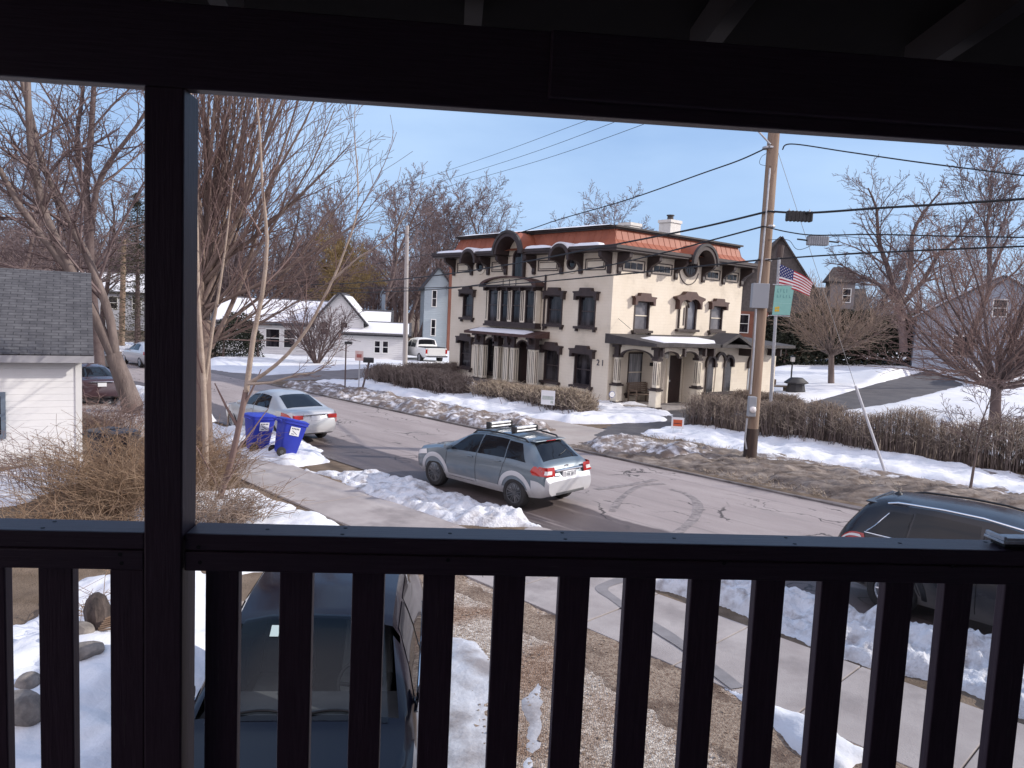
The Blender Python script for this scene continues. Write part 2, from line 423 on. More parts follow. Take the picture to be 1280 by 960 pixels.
# far side: concrete walk and the mansion's short asphalt drive
field('far_walk', BN((-24, 21.3), (-24, 22.7), (-15.5, 22.6), (-14.8, 21.2), (-16, 18.3), (-17.6, 18.3), (-19, 20.4)), flat(.02), .15, M('far_walk_concrete', (.33, .285, .26), (.40, .36, .33), scale=.9, detail=9, rough=.9), 'structure', margin=.1)
field('asphalt_drive', PX((752, 548), (738, 545), (770, 531), (822, 513), (870, 505), (930, 503), (1010, 505), (1100, 478), (1165, 459), (1215, 458), (1200, 484), (1110, 508), (1000, 521), (930, 518), (862, 529), (800, 545)), lambda D, X, Y: np.clip(D*.3, -.012, .035), .22, driveasph_m, 'structure', margin=.2)

# ---------------- snow
field('snow_bank', BN((-17.2, 9.6), (-16.4, 11.15), (-12.2, 11.2), (-9.9, 11.05), (-11.5, 9.7)), mound(.19, .75, .14, 2.3, 1, .04, .5), .05, greysnow_m)
field('snow_bank', BN((-7.0, 9.95), (-6.4, 11.25), (-5.2, 11.5), (-2, 11.8), (3, 11.8), (8, 11.8), (8, 10.0), (-2, 9.95), (-5, 10.05)), mound(.36, .8, .20, 2.0, 2, .03, .35), .05, greysnow_m)
field('snow_bank', BN((-25.5, 9.7), (-24.0, 11.6), (-20.5, 11.7), (-18.0, 10.7), (-17.9, 9.5), (-19.3, 8.9), (-22, 9.5)), mound(.26, 1.0, .14, 1.4, 3, .03, .35), .07, snow_m)
field('snow_bank', BN((-40, 9.3), (-40, 11.4), (-29, 11.5), (-26, 11.0), (-26, 9.5)), mound(.6, 1.0, .2, .9, 4, .03), .12, greysnow_m)
field('lawn_snow', BN((-17.0, 5.4), (-16.0, 7.6), (-12.4, 7.8), (-10.6, 7.2), (-11.2, 5.0), (-14, 4.4)), mound(.22, .9, .08, 1.1, 5, .03), .07, snow_m)
field('lawn_snow', PX((-60, 575), (0, 590), (60, 582), (104, 574), (128, 588), (95, 603), (30, 628), (-60, 645)), mound(.16, .8, .06, .9, 1, .02, .15), .08, snow_m)
NEAR_P = [gp(-150, 800), gp(30, 785), gp(62, 745), gp(100, 722), gp(262, 716), gp(300, 740), gp(290, 800), Vector((-2.9, 7.0, 0)), Vector((-2.75, 3.5, 0)), Vector((-9, 3.0, 0)), Vector((-10, 7, 0))]
NEAR_H = mound(.30, 1.6, .16, .75, 2, .03)
field('lawn_snow', NEAR_P, NEAR_H, .06, snow_m)
def near_snow(px, py):
    p = gp(px, py, .25)
    for i in range(6):
        X, Y = np.array([[p.x]]), np.array([[p.y]]); h = max(0, float(NEAR_H(edge_dist(NEAR_P, X, Y), X, Y)[0][0]))
        d = ray(px, py); t = (h-EYE)/d.z; p = Vector((d.x*t, d.y*t, h))
    return p
field('lawn_snow', PX((904, 858), (935, 868), (1045, 905), (1082, 945), (1060, 975), (1000, 960), (940, 905)), mound(.14, .4, .05, 1.8, 3, .02), .05, snow_m)
field('icy_patch', PX((560, 800), (600, 800), (625, 830), (640, 1000), (520, 1000), (540, 860)), mound(.05, .5, .025, 1.6, 4, .008), .05, ice_m)
field('icy_patch', PX((655, 830), (690, 840), (695, 880), (670, 1010), (640, 960)), mound(.03, .4, .02, 1.6, 5, .012), .05, ice_m)
# far verge: ploughed dirty snow to the left of the drive, matted grass to the right
field('ploughed_snow', BN((-36.5, 18.6), (-36.5, 20.9), (-31, 21.2), (-26, 21.0), (-21.5, 21.4), (-18.6, 20.6), (-18.2, 18.75), (-25, 18.5)), mound(.30, 1.1, .22, 1.3, 1, .05, .6), .11, dirtysnow_m)
field('ploughed_snow', BN((-16.3, 19.2), (-16.0, 21.0), (-14.5, 22.4), (-12.7, 22.6), (-12.0, 20.8), (-13.0, 19.6), (-15, 18.8)), mound(.27, 1.0, .22, 1.1, 3, .05), .1, dirtysnow_m)
field('verge_grass', BN((-16.5, 18.45), (-16.2, 21.2), (-14.8, 23.2), (-9, 23.9), (8, 24.6), (24, 24.6), (24, 21.5), (9, 20.5), (-3, 19.6), (-9, 19.0)), lambda D, X, Y: np.clip(D*.12, -.05, .12) + (D > 0)*(.12*fbm(X, Y, 1.2, 4, 4) + .10*fbm(X, Y, 4.0, 3, 1)), .10, verge_m)
field('walk_snow', BN((-16.6, 22.9), (-17.2, 26.9), (-14.0, 27.6), (-5, 28.0), (12, 28.6), (24, 28.6), (24, 24.4), (4, 24.2), (-6, 23.8), (-10.5, 23.3), (-15, 22.7)), mound(.16, .8, .14, 1.1, 5, .04, .8), .11, snow_m)
field('verge_snow', BN((-15.5, 20.5), (-13, 22.9), (-5, 23.9), (10, 24.5), (10, 22.4), (-4, 22.0), (-10, 20.9)), lambda D, X, Y: np.clip(D, -.1, .05)*.6 + .13*fbm(X, Y, .9, 5, 2) + .06*np.clip(bn_n(X, Y)-22.2, -1, 1) - .015, .11, dirtysnow_m)
field('front_lawn_snow', BN((-37, 21.0), (-37, 29.5), (-20.8, 30.2), (-18.6, 28.6), (-18.3, 26), (-19.4, 23.2), (-21.0, 22.3), (-24, 21.8), (-29, 21.3)), mound(.22, 1.0, .16, .9, 1, .04, .8), .13, snow_m)
field('yard_snow', PX((1010, 519), (1110, 506), (1205, 482), (1290, 470), (1500, 470), (1500, 580), (1285, 580), (1150, 545), (1000, 530)), mound(.15, .6, .06, .5, 2, .0, .2), .3, snow_m)
field('hill', BN((-20, 33), (-14, 29.2), (6, 29.2), (45, 29.2), (45, 130), (-60, 130), (-40, 60)), lambda D, X, Y: np.clip(D*.2, -.02, -.002), 1.0, ground_m, 'structure', margin=.5)
def hill_h(D, X, Y):
    return np.clip(D*.3, -.06, .12) + .15*fbm(X, Y, .35, 4, 2)*np.clip(D, 0, 1) + np.exp(-((X-31)**2/18+(Y-52)**2/30))*1.5*(D > 0)
field('yard_snow', PX((962, 500), (1005, 505), (1050, 494), (1100, 478), (1163, 459), (1225, 455), (1215, 480), (1290, 464), (1500, 462), (1500, 432), (1200, 434), (1000, 452), (955, 462)), hill_h, .35, snow_m)
field('lawn_snow', PX((265, 462), (330, 470), (400, 464), (458, 461), (600, 452), (620, 440), (480, 436), (300, 440), (262, 450)), mound(.15, .8, .06, .4, 3, .02, .6), .4, snow_m)
field('lawn_snow', PX((95, 470), (150, 478), (172, 487), (168, 500), (140, 505), (92, 502)), mound(.5, 1.0, .25, .7, 4, .03), .12, greysnow_m)
field('lawn_snow', PX((60, 437), (175, 440), (250, 447), (250, 432), (60, 425)), mound(.25, 1.0, .1, .4, 5, .03), .5, snow_m)
# tyre marks on the street and the meltwater trail over the sidewalk: thin flat layers
skid_m = M('tyre_mark', (.15, .13, .128), (.31, .27, .26), scale=7, rough=.8, lo=.35, hi=.65)
def ribbon(name, pts, w, mat, z, kind='structure'):
    P = [Vector((p[0], p[1], 0)) for p in pts]; Q = []
    for i in range(len(P)-1):
        p0, p1, p2, p3 = P[max(0, i-1)], P[i], P[i+1], P[min(len(P)-1, i+2)]
        for k in range(8):
            t = k/8; Q.append(.5*((2*p1)+(p2-p0)*t+(2*p0-5*p1+4*p2-p3)*t*t+(3*p1-p0-3*p2+p3)*t**3))
    Q.append(P[-1]); vs = []
    for i, q in enumerate(Q):
        t = (Q[min(i+1, len(Q)-1)]-Q[max(0, i-1)]).normalized(); nrm = Vector((-t.y, t.x, 0))
        ww = w*(.75+.5*vnoise(q.x, q.y, 2.0, 1))/2
        vs += [q+nrm*ww+Vector((0, 0, z)), q-nrm*ww+Vector((0, 0, z))]
    mb = MB(); mb.add(vs, [(2*i, 2*i+1, 2*i+3, 2*i+2) for i in range(len(Q)-1)])
    return tag(mb.build(name, mat), kind=kind)
ribbon('tyre_mark', PX((845, 668), (868, 648), (872, 630), (858, 618), (838, 612)), .20, skid_m, .0105)
ribbon('tyre_mark', PX((765, 640), (778, 622), (800, 608), (830, 605)), .18, skid_m, .0115)
ribbon('tyre_mark', PX((745, 612), (790, 606), (820, 600)), .2, skid_m, .0125)
wet_m = M('wet_concrete', (.21, .19, .185), (.27, .245, .24), scale=4, rough=.5)
ribbon('wet_trail', PX((805, 722), (775, 728), (752, 738), (768, 752), (800, 775), (850, 808), (922, 864)), .2, wet_m, .041)

# ================================================================== own porch and house (the viewer stands on it)
PR = rad(4.8)
px_, py_ = Vector((math.cos(PR), math.sin(PR), 0)), Vector((-math.sin(PR), math.cos(PR), 0))
def porch_x(px, py, yl):      # local x where a photo ray meets the plane local y = yl
    d = ray(px, py); t = yl / (d.x*py_.x + d.y*py_.y)
    return d.x*t*px_.x + d.y*t*px_.y
def porch_z(px, py, yl):
    d = ray(px, py); t = yl / (d.x*py_.x + d.y*py_.y); return EYE + d.z*t
def dark_paint():
    m = M('dark_brown_paint', (.054, .028, .043), (.070, .039, .058), scale=6, c=(.085, .06, .07), cscale=7, clo=.64, chi=.70, rough=.5, bump=.1, bscale=8, stretch=(22, 22, 1.6), spec=.35)
    return m
dpaint = dark_paint()
dpaint_h = M('dark_brown_rail_paint', (.052, .028, .043), (.066, .039, .057), scale=6, c=(.085, .062, .075), cscale=9, clo=.64, chi=.70, rough=.42, bump=.1, bscale=8, stretch=(1.2, 30, 30), spec=.4)
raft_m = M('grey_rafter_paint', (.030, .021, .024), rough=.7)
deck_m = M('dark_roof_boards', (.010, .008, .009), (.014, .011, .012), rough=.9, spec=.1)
porch = thing('porch', 'dark brown wooden porch with flat balusters framing the whole street view', 'porch', (0, 0, 0), PR)
YN = 1.62
zr = porch_z(640, 676, YN); zrb = porch_z(640, 721, YN); zb = porch_z(640, 139, YN); zt = porch_z(905, 55, YN)
X0, X1 = -3.4, 3.6
def P_(name, mat, *boxes, bev=.004):
    m = MB()
    for b in boxes: m.box(*b)
    return m.build(name, mat, porch, bevel=bev)
pxl, pxr = porch_x(181, 400, YN), porch_x(230, 400, YN)
P_('hand_rail', dpaint_h, (X0, pxl-.002, YN+.003, YN+.092, zr-.038, zr), (pxr+.002, X1, YN+.003, YN+.092, zr-.038, zr))
P_('rail_apron', dpaint_h, (X0, pxl-.002, YN, YN+.036, zrb, zr-.0385), (pxr+.002, X1, YN, YN+.036, zrb, zr-.0385))
P_('post', dpaint, (pxl, pxr, YN-.006, YN+.084, 2.8, zb+.001))
P_('post', dpaint, (2.0, 2.09, YN-.006, YN+.084, 2.8, zb+.001))
P_('post', dpaint, (-3.1, -3.01, YN-.006, YN+.084, 2.8, zb+.001))
hw = .036
blx = [porch_x(q, 850, YN+.04) for q in (-176, -94, -12, 69, 277.6, 366.8, 455.8, 545.5, 630.8, 712, 793.2, 875.5, 955, 1035.8, 1112.5, 1187.5, 1261, 1335, 1410, 1485)]
for bx in blx:
    if pxl-.03 < bx < pxr+.03 or not X0 < bx < X1 or 1.99 < bx < 2.1: continue
    jt = rng.uniform(-.0025, .0025)
    P_('baluster', dpaint, (bx-hw+jt, bx+hw+jt, YN+.040, YN+.070, 2.86, zr-.0395), bev=.003)
P_('baluster', dpaint, (pxl-.075, pxl-.004, YN+.006, YN+.036, 2.86, zrb-.001), bev=.003)
P_('bottom_rail', dpaint_h, (X0, X1, YN+.037, YN+.073, 2.82, 2.859))
P_('header_beam', dpaint_h, (X0, X1, YN+.002, YN+.042, zb+.0015, zt))
xb = porch_x(686, 120, YN-.02)
P_('beam_trim', dpaint_h, (xb, X1, YN-.020, YN+.0015, zb+.028, zt-.004))
sl = math.tan(rad(6.2))
m = MB()
def roof_z(y): return zt + .09 + (YN+.3 - y)*sl
m.add([(X0-.3, -1.18, roof_z(-1.18)), (X1+2.4, -1.18, roof_z(-1.18)), (X1+2.4, 2.0, roof_z(2.0)), (X0-.3, 2.0, roof_z(2.0)),
       (X0-.3, -1.18, roof_z(-1.18)+.05), (X1+2.4, -1.18, roof_z(-1.18)+.05), (X1+2.4, 2.0, roof_z(2.0)+.05), (X0-.3, 2.0, roof_z(2.0)+.05)],
      [(0, 3, 2, 1), (4, 5, 6, 7), (0, 1, 5, 4), (1, 2, 6, 5), (2, 3, 7, 6), (3, 0, 4, 7)])
m.build('roof_deck', deck_m, porch)
rx1, rx2, rx3 = porch_x(591, 45, YN+.01), porch_x(905, 55, YN+.01), porch_x(1200, 88, YN+.01)
rp = (rx3-rx1)/2
for k in range(-5, 6):
    x = rx1 + rp*k
    if not X0 < x < X1: continue
    m = MB(); w = .019
    z0 = lambda y: roof_z(y)-.085
    vs = []
    for y in (-1.15, YN+.2):
        for dx in (-w, w): vs += [(x+dx, y, z0(y)), (x+dx, y, roof_z(y)-.001)]
    m.add(vs, [(0, 2, 3, 1), (4, 5, 7, 6), (0, 4, 6, 2), (1, 3, 7, 5), (0, 1, 5, 4), (2, 6, 7, 3)])
    m.build('rafter', raft_m, porch)
P_('floor', M('porch_floor_boards', (.20, .17, .17), rough=.7), (X0-.3, X1, -1.18, YN+.12, 2.7, 2.80))
P_('house_wall_sun_block', M('pale_house_siding', (.50, .47, .48), rough=.8, bump=.5, bscale=4, stretch=(.1, .1, 6)), (-4.2, 5.1, -9, -1.2, 0, 9.6), (5.2, 11.5, -9, 5.9, 0, 9.6), bev=0)  # unseen wing added to block sun; siding made pale to bounce light on rails
P_('porch_base', M('porch_lattice_boards', (.05, .04, .035), rough=.8), (X0-.3, X1, YN+.09, YN+.11, 0, 2.68), bev=0)
scr_m = M('screw_head', (.012, .010, .012), rough=.6, metal=.3)
for k, q in enumerate((-40, 60, 330, 430, 560, 700, 842, 985, 1120, 1240)):
    xq = porch_x(q, 672, YN+.05)
    if pxl-.03 < xq < pxr+.03: continue
    for dy in (.022, .070) if k % 2 else (.046,):
        m = MB(); m.lathe([(.0045, 0), (.0045, .0008), (0, .001)], (xq+.004*(k % 3), YN+dy, zr), 8); m.build('screw', scr_m, porch)
for q, zq in ((150, 693), (152, 704), (248, 684), (250, 703), (560, 700), (905, 704), (1190, 708)):
    xq, zz = porch_x(q, zq, YN), porch_z(q, zq, YN)
    m = MB(); m.lathe([(.0045, 0), (.0045, .0008), (0, .001)], n=8, xf=lambda p: Vector((xq+p.x, YN-p.z, zz+p.y))); m.build('screw', scr_m, porch)
# frosted plastic tray lying on the rail at the right
tx = porch_x(1262, 676, YN+.05)
tray = thing('plastic_tray', 'frosted clear plastic tray with a black base lying on the railing', 'tray', px_*tx + py_*(YN+.045) + Vector((0, 0, zr)), PR)
m = MB(); m.box(-.035, .06, -.025, .025, .001, .012); m.build('tray_base', black_m, tray, bevel=.003)
frost = M('frosted_plastic', (.55, .57, .62), (.75, .77, .8), scale=60, rough=.35)
m = MB(); m.box(-.046, .075, -.034, .034, .0125, .019); m.box(-.044, -.036, -.032, .032, .0195, .030); m.box(-.035, .07, -.032, -.026, .0195, .027); m.build('lid', frost, tray, bevel=.002)
# fine threads hanging over the front of the rail
thr_m = M('pale_thread', (.05, .04, .045), rough=.6)
for k, (a, b_, lab) in enumerate([((775, 668), (806, 725), 'thin thread hanging over the rail below the utility pole'), ((1145, 676), (1180, 728), 'thin thread hanging over the rail under the black parked car'), ((592, 690), (604, 722), 'short thin thread hanging on the rail below the hatchback')]):
    yl = YN-.004; pts = []
    for i in range(9):
        t = i/8; x = a[0]+(b_[0]-a[0])*t**1.4; y = a[1]+(b_[1]-a[1])*t
        X = porch_x(x, y, yl); z = min(porch_z(x, y, yl), zr+.002)
        pts.append(px_*X+py_*(yl-.002*math.sin(t*9+k))+Vector((0, 0, z)))
    m = MB(); m.tube(pts, .0005, 4); tag(m.build('thread', thr_m), lab, 'thread')
# ================================================================== the mansion (local u along the sunny side, v along the street front)
MO = gp(757.5, 506); MA = math.pi/2 - rad(49.5)
man = thing('brick_mansion', 'cream painted brick mansion with dark brown trim and rust red mansard roof', 'house', (MO.x, MO.y, 0), MA)
def brick_paint(name, a, b):
    m = M(name, a, b, scale=.7, detail=9, rough=.8, spec=.25, c=tuple(q*.80 for q in a), cscale=.9, clo=.56, chi=.78); N, L, p = nodes_of(m)
    tc = [n for n in N if n.type == 'TEX_COORD'][0]
    sep = N.new('ShaderNodeSeparateXYZ'); L.new(tc.outputs['Object'], sep.inputs['Vector'])
    ad = N.new('ShaderNodeMath'); L.new(sep.outputs['X'], ad.inputs[0]); L.new(sep.outputs['Y'], ad.inputs[1])
    cb = N.new('ShaderNodeCombineXYZ'); L.new(ad.outputs['Value'], cb.inputs['X']); L.new(sep.outputs['Z'], cb.inputs['Y'])
    bt = N.new('ShaderNodeTexBrick'); bt.inputs['Scale'].default_value = 1.0; bt.inputs['Brick Width'].default_value = .42; bt.inputs['Row Height'].default_value = .15; bt.inputs['Mortar Size'].default_value = .012
    bt.inputs['Color1'].default_value = (1, 1, 1, 1); bt.inputs['Color2'].default_value = (.9, .9, .9, 1); bt.inputs['Mortar'].default_value = (.6, .6, .6, 1)
    L.new(cb.outputs['Vector'], bt.inputs['Vector'])
    mx = N.new('ShaderNodeMix'); mx.data_type = 'RGBA'; mx.blend_type = 'MULTIPLY'; mx.inputs['Factor'].default_value = .12
    src = p.inputs['Base Color'].links[0].from_socket
    L.new(src, mx.inputs['A']); L.new(bt.outputs['Color'], mx.inputs['B']); L.new(mx.outputs['Result'], p.inputs['Base Color'])
    bp = N.new('ShaderNodeBump'); bp.inputs['Strength'].default_value = .5; bp.inputs['Distance'].default_value = .01
    L.new(bt.outputs['Color'], bp.inputs['Height']); L.new(bp.outputs['Normal'], p.inputs['Normal'])
    return m
cream_m = brick_paint('cream_brick_paint', (.68, .605, .49), (.74, .67, .56))
creamtrim_m = M('cream_trim_paint', (.68, .61, .49), (.73, .67, .55), scale=3, rough=.6)
brown_m = M('dark_brown_trim', (.030, .019, .019), (.048, .032, .030), scale=3, rough=.55)
hood_m = M('red_brown_hood', (.055, .026, .022), (.085, .042, .034), scale=3, rough=.6)
pane_m = M('old_window_glass', (.011, .010, .013), (.075, .07, .078), scale=1.1, rough=.05, spec=.35, stretch=(2.5, 2.5, .5), lo=.45, hi=.7)
curtain_m = M('curtained_glass', (.20, .21, .23), (.42, .43, .45), scale=2.5, rough=.12, spec=.5, stretch=(9, 9, .3), lo=.4, hi=.6)
door_m = M('dark_red_door', (.022, .010, .011), (.032, .016, .016), scale=2, rough=.5)
def mansard_mat():
    m = M('rust_mansard_roof', (.25, .08, .046), (.33, .115, .068), scale=1.3, detail=8, rough=.6, spec=.3, stretch=(1, 1, .35))
    return m
mansard_m = mansard_mat()
flat_m = M('dark_flat_roof', (.035, .032, .033), (.06, .052, .052), scale=2, rough=.75)
MU, MV, MH = 11.1, 13.4, 7.5
# panel frames: (a, z, d) with d outwards
def panL(u=0): return lambda a, z, d: Vector((u - d, a, z))
def panR(v=0): return lambda a, z, d: Vector((a, v - d, z))
def pbox(mb, fn, a0, a1, z0, z1, d0, d1, mi=0):
    mb.extrude([(a0, z0), (a1, z0), (a1, z1), (a0, z1)], fn, d0, d1, mi)
def wall_open(mb, fn, A0, A1, Z0, Z1, ops, depth=.16):
    As = sorted({A0, A1, *[o[0] for o in ops], *[o[1] for o in ops]}); Zs = sorted({Z0, Z1, *[o[2] for o in ops], *[o[3] for o in ops]})
    As = [a for a in As if A0 <= a <= A1]; Zs = [z for z in Zs if Z0 <= z <= Z1]
    for i in range(len(As)-1):
        for j in range(len(Zs)-1):
            ca, cz = (As[i]+As[i+1])/2, (Zs[j]+Zs[j+1])/2
            if any(o[0] < ca < o[1] and o[2] < cz < o[3] for o in ops): continue
            mb.add([fn(As[i], Zs[j], 0), fn(As[i+1], Zs[j], 0), fn(As[i+1], Zs[j+1], 0), fn(As[i], Zs[j+1], 0)], [(0, 1, 2, 3)])
    for a0, a1, z0, z1 in ops:
        for (p, q) in (((a0, z0), (a1, z0)), ((a1, z0), (a1, z1)), ((a1, z1), (a0, z1)), ((a0, z1), (a0, z0))):
            mb.add([fn(*p, 0), fn(*q, 0), fn(*q, -depth), fn(*p, -depth)], [(0, 1, 2, 3)])
def arch_pts(ca, cz, r, n=14, a0=0, a1=PI): return [(ca + r*math.cos(a0+(a1-a0)*i/n), cz + r*math.sin(a0+(a1-a0)*i/n)) for i in range(n+1)]
def ring(mb, fn, ca, cz, r0, r1, d0, d1, a0=0, a1=PI, n=18, mi=0):
    for i in range(n):
        b0, b1 = a0+(a1-a0)*i/n, a0+(a1-a0)*(i+1)/n
        P = [(ca+r*math.cos(b), cz+r*math.sin(b)) for r, b in ((r0, b0), (r1, b0), (r1, b1), (r0, b1))]
        mb.extrude(P, fn, d0, d1, mi)
def hood_poly(a0, a1, z):
    c = (a0+a1)/2; w = (a1-a0)/2 + .24
    return [(c-w+.05, z-.22), (c-w+.05, z+.12), (c-w-.03, z+.16), (c-w-.03, z+.22), (c-w*.52, z+.24), (c-w*.45, z+.40), (c+w*.45, z+.40), (c+w*.52, z+.24), (c+w+.03, z+.22), (c+w+.03, z+.16), (c+w-.05, z+.12), (c+w-.05, z-.22),
            (c+w-.20, z-.20), (c+w-.24, z-.02), (c-w+.24, z-.02), (c-w+.20, z-.20)]
def window(fn, a0, a1, z0, z1, hood=True, pane=None, parent=man, hmat=None, rail=True):
    f = MB(); t = .075
    pbox(f, fn, a0, a0+t, z0, z1, -.13, .03); pbox(f, fn, a1-t, a1, z0, z1, -.13, .03)
    pbox(f, fn, a0+t, a1-t, z1-t, z1, -.13, .03); pbox(f, fn, a0+t, a1-t, z0, z0+t, -.13, .03)
    w = f.build('window', brown_m, parent)
    p = MB(); pbox(p, fn, a0+t, a1-t, z0+t, z1-t, -.12, -.10); p.build('pane', pane or pane_m, w)
    if rail:
        s = MB(); zm = (z0+z1)/2; pbox(s, fn, a0+t, a1-t, zm-.025, zm+.025, -.099, -.06); s.build('sash_rail', brown_m if pane is None else creamtrim_m, w)
    s = MB(); pbox(s, fn, a0-.16, a1+.16, z0-.13, z0-.002, .002, .2)
    for b in (a0-.08, a1-.04): pbox(s, fn, b, b+.12, z0-.26, z0-.131, .002, .14)
    s.build('sill', brown_m, w)
    if hood:
        h = MB(); h.extrude(hood_poly(a0, a1, z1), fn, .003, .24); h.build('hood', hmat or brown_m, w)
    return w
L, R = panL(), panR()
# front openings (v0, v1, z0, z1)
LW = [(11.1, 12.15, 3.9, 5.35), (3.42, 4.6, 3.8, 5.33), (1.05, 2.25, 3.78, 5.32), (11.1, 12.25, .88, 2.52), (3.46, 4.62, .78, 2.46), (1.1, 2.34, .78, 2.42)]
LP = [(8.5, 9.5, .75, 2.75), (5.75, 6.78, .45, 2.75)]          # behind the portico
LB = [(4.75, 9.3, 3.95, 5.5)]
RWn = [(1.68, 2.86, 3.72, 5.2), (8.12, 9.3, 3.84, 5.22), (1.45, 2.7, .55, 2.6)]
RA = [(5.95, 6.62, 3.85, 5.25)]
w = MB()
wall_open(w, L, 0, MV, -.3, MH, LW + LP)
wall_open(w, R, 0, MU, -.3, MH, RWn + RA)
w.add([(MU, 0, -.3), (MU, MV, -.3), (MU, MV, MH), (MU, 0, MH), (0, MV, -.3), (0, MV, MH)], [(0, 1, 2, 3), (1, 4, 5, 2)])
w.build('wall', cream_m, man)
for o in LW: window(L, *o)
window(L, *LP[0], hood=False)
for o in RWn[:2]: window(R, *o, pane=M('hazy_glass', (.10, .10, .115), (.20, .195, .21), scale=1.5, rough=.1, spec=.6), hmat=hood_m)
window(R, *RWn[2], hood=False, pane=curtain_m)
d = MB(); pbox(d, L, 5.75, 6.78, .45, 2.75, -.12, -.06); dr = d.build('door', door_m, man)
d = MB(); pbox(d, L, 5.85, 5.91, 1.4, 1.5, -.059, -.01); d.build('handle', chrome_m, dr)
# ---- double arched window on the sunny side: one dark and one blind light under a joined hood
w = MB()
ring(w, R, 6.28, 5.05, .36, .46, .003, .12); pbox(w, R, 5.82, 5.92, 3.85, 5.05, .003, .12); pbox(w, R, 6.64, 6.74, 3.85, 5.05, .003, .12)
wa = w.build('window', brown_m, man)
p = MB(); p.extrude([(5.93, 3.86), (6.63, 3.86), (6.63, 5.05)] + arch_pts(6.28, 5.05, .35), R, .004, .02); p.build('pane', M('pale_glass', (.10, .105, .13), (.20, .21, .24), scale=1.2, rough=.08), wa)
p = MB(); pbox(p, R, 5.3, 5.86, 3.9, 5.0, .003, .05); ring(p, R, 5.58, 5.0, .27, .36, .003, .1); p.extrude(arch_pts(5.58, 5.0, .27), R, .003, .05); p.build('blind_panel', creamtrim_m, wa)
p = MB(); pbox(p, R, 5.62, 5.70, 4.05, 5.0, .051, .07); pbox(p, R, 5.24, 5.30, 3.88, 5.0, .003, .1); ring(p, R, 5.58, 5.0, .36, .44, .003, .16); p.build('mullion', brown_m, wa)
s = MB(); pbox(s, R, 5.05, 6.95, 3.72, 3.848, .002, .22); s.build('sill', brown_m, wa)
h = MB(); h.extrude([(4.95, 4.9), (4.95, 5.35), (4.72, 5.46), (4.72, 5.55), (5.35, 5.68), (5.55, 5.86), (6.35, 5.86), (6.55, 5.68), (7.2, 5.55), (7.2, 5.46), (6.95, 5.35), (6.95, 4.95), (6.80, 4.95), (6.78, 5.2), (6.55, 5.42), (6.28, 5.48), (6.02, 5.42), (5.9, 5.3), (5.8, 5.36), (5.55, 5.42), (5.3, 5.36), (5.12, 5.2), (5.08, 4.9)], R, .003, .30); h.build('hood', hood_m, wa)

# ---- frieze, brackets, cornice, eave
def frieze(fn, brs, lights, skip):
    for i in range(len(brs)-1):
        a0, a1 = brs[i]+.28, brs[i+1]-.28
        if any(a0 < s < a1 for s in skip): continue
        f = MB()
        P0 = [(a0, 6.60), (a1, 6.60), (a1, 7.18), (a0, 7.18)]; P1 = [(a0+.045, 6.645), (a1-.045, 6.645), (a1-.045, 7.135), (a0+.045, 7.135)]
        vs = [fn(a, z, d) for d in (.003, .04) for P in (P0, P1) for a, z in P]
        f.add(vs, [q for k in range(4) for q in ((8+k, 8+(k+1) % 4, 12+(k+1) % 4, 12+k), (k, (k+1) % 4, 8+(k+1) % 4, 8+k), (4+k, 4+(k+1) % 4, 12+(k+1) % 4, 12+k))])
        fp = f.build('frieze_moulding', brown_m, man)
        if lights:
            wd = (a1-a0-.3)/3
            for k in range(3):
                x0 = a0+.15+wd*k; l = MB(); pbox(l, fn, x0+.03, x0+wd-.03, 6.74, 7.04, .003, .03); l.build('frieze_light', pane_m, fp)
        else:
            l = MB(); pbox(l, fn, a0+.12, a1-.12, 6.70, 7.08, .003, .02); l.build('inner_moulding', brown_m, fp)
            l = MB(); pbox(l, fn, a0+.16, a1-.16, 6.74, 7.04, .0205, .035); l.build('frieze_panel', creamtrim_m, fp)
def bracket(fn, a):
    b = MB()
    prof = [(.004, 6.45), (.10, 6.42), (.14, 6.55), (.12, 6.75), (.30, 6.95), (.62, 7.10), (.78, 7.22), (.80, 7.44), (.004, 7.44)]
    n = len(prof); vs = [fn(a-.11, z, d) for d, z in prof] + [fn(a+.11, z, d) for d, z in prof]
    b.add(vs, [tuple(range(n))[::-1], tuple(range(n, 2*n))] + [(i, (i+1) % n, n+(i+1) % n, n+i) for i in range(n)])
    b.build('bracket', brown_m, man)
LBR = [.25, 2.2, 3.6, 5.75, 8.15, 9.75, 11.35, 13.15]
RBR = [.3, 2.55, 4.75, 7.15, 9.05, 10.85]
for a in LBR: bracket(L, a)
for a in RBR: bracket(R, a)
frieze(L, LBR, False, (2.9, 6.95, 10.55)); frieze(R, RBR, True, (5.95,))
# hanging outline under the brackets
OV = .92
e = MB()
def slab(mb, o, z0, z1, mi=0):   # ring-like full slab with overhang o on all four sides
    mb.box(-o, MU+o, -o, MV+o, z0, z1, mi)
GL_ = ((10.55, .62), (6.95, 1.06), (2.88, .62)); GR_ = ((5.93, .92),)
for o_v, z0, z1 in ((OV, 7.46, 7.56), (OV+.07, 7.562, 7.66), (OV+.02, 7.662, 7.72)):
    e.box(0, MU+o_v, 0, MV+o_v, z0, z1)
    for gaps, lim, left in ((GL_, MV+o_v, True), (GR_, MU+o_v, False)):
        cuts = [-o_v if left else 0]
        for g_c, g_r in sorted(gaps): cuts += [g_c-g_r, g_c+g_r]
        cuts.append(lim)
        for k in range(0, len(cuts), 2):
            if left: e.box(-o_v, 0, cuts[k], cuts[k+1], z0, z1)
            else: e.box(cuts[k], cuts[k+1], -o_v, 0, z0, z1)
e.build('cornice', brown_m, man)
m = MB()
b_, t_ = .50, -.42
zz0, zz1 = 7.722, 8.62
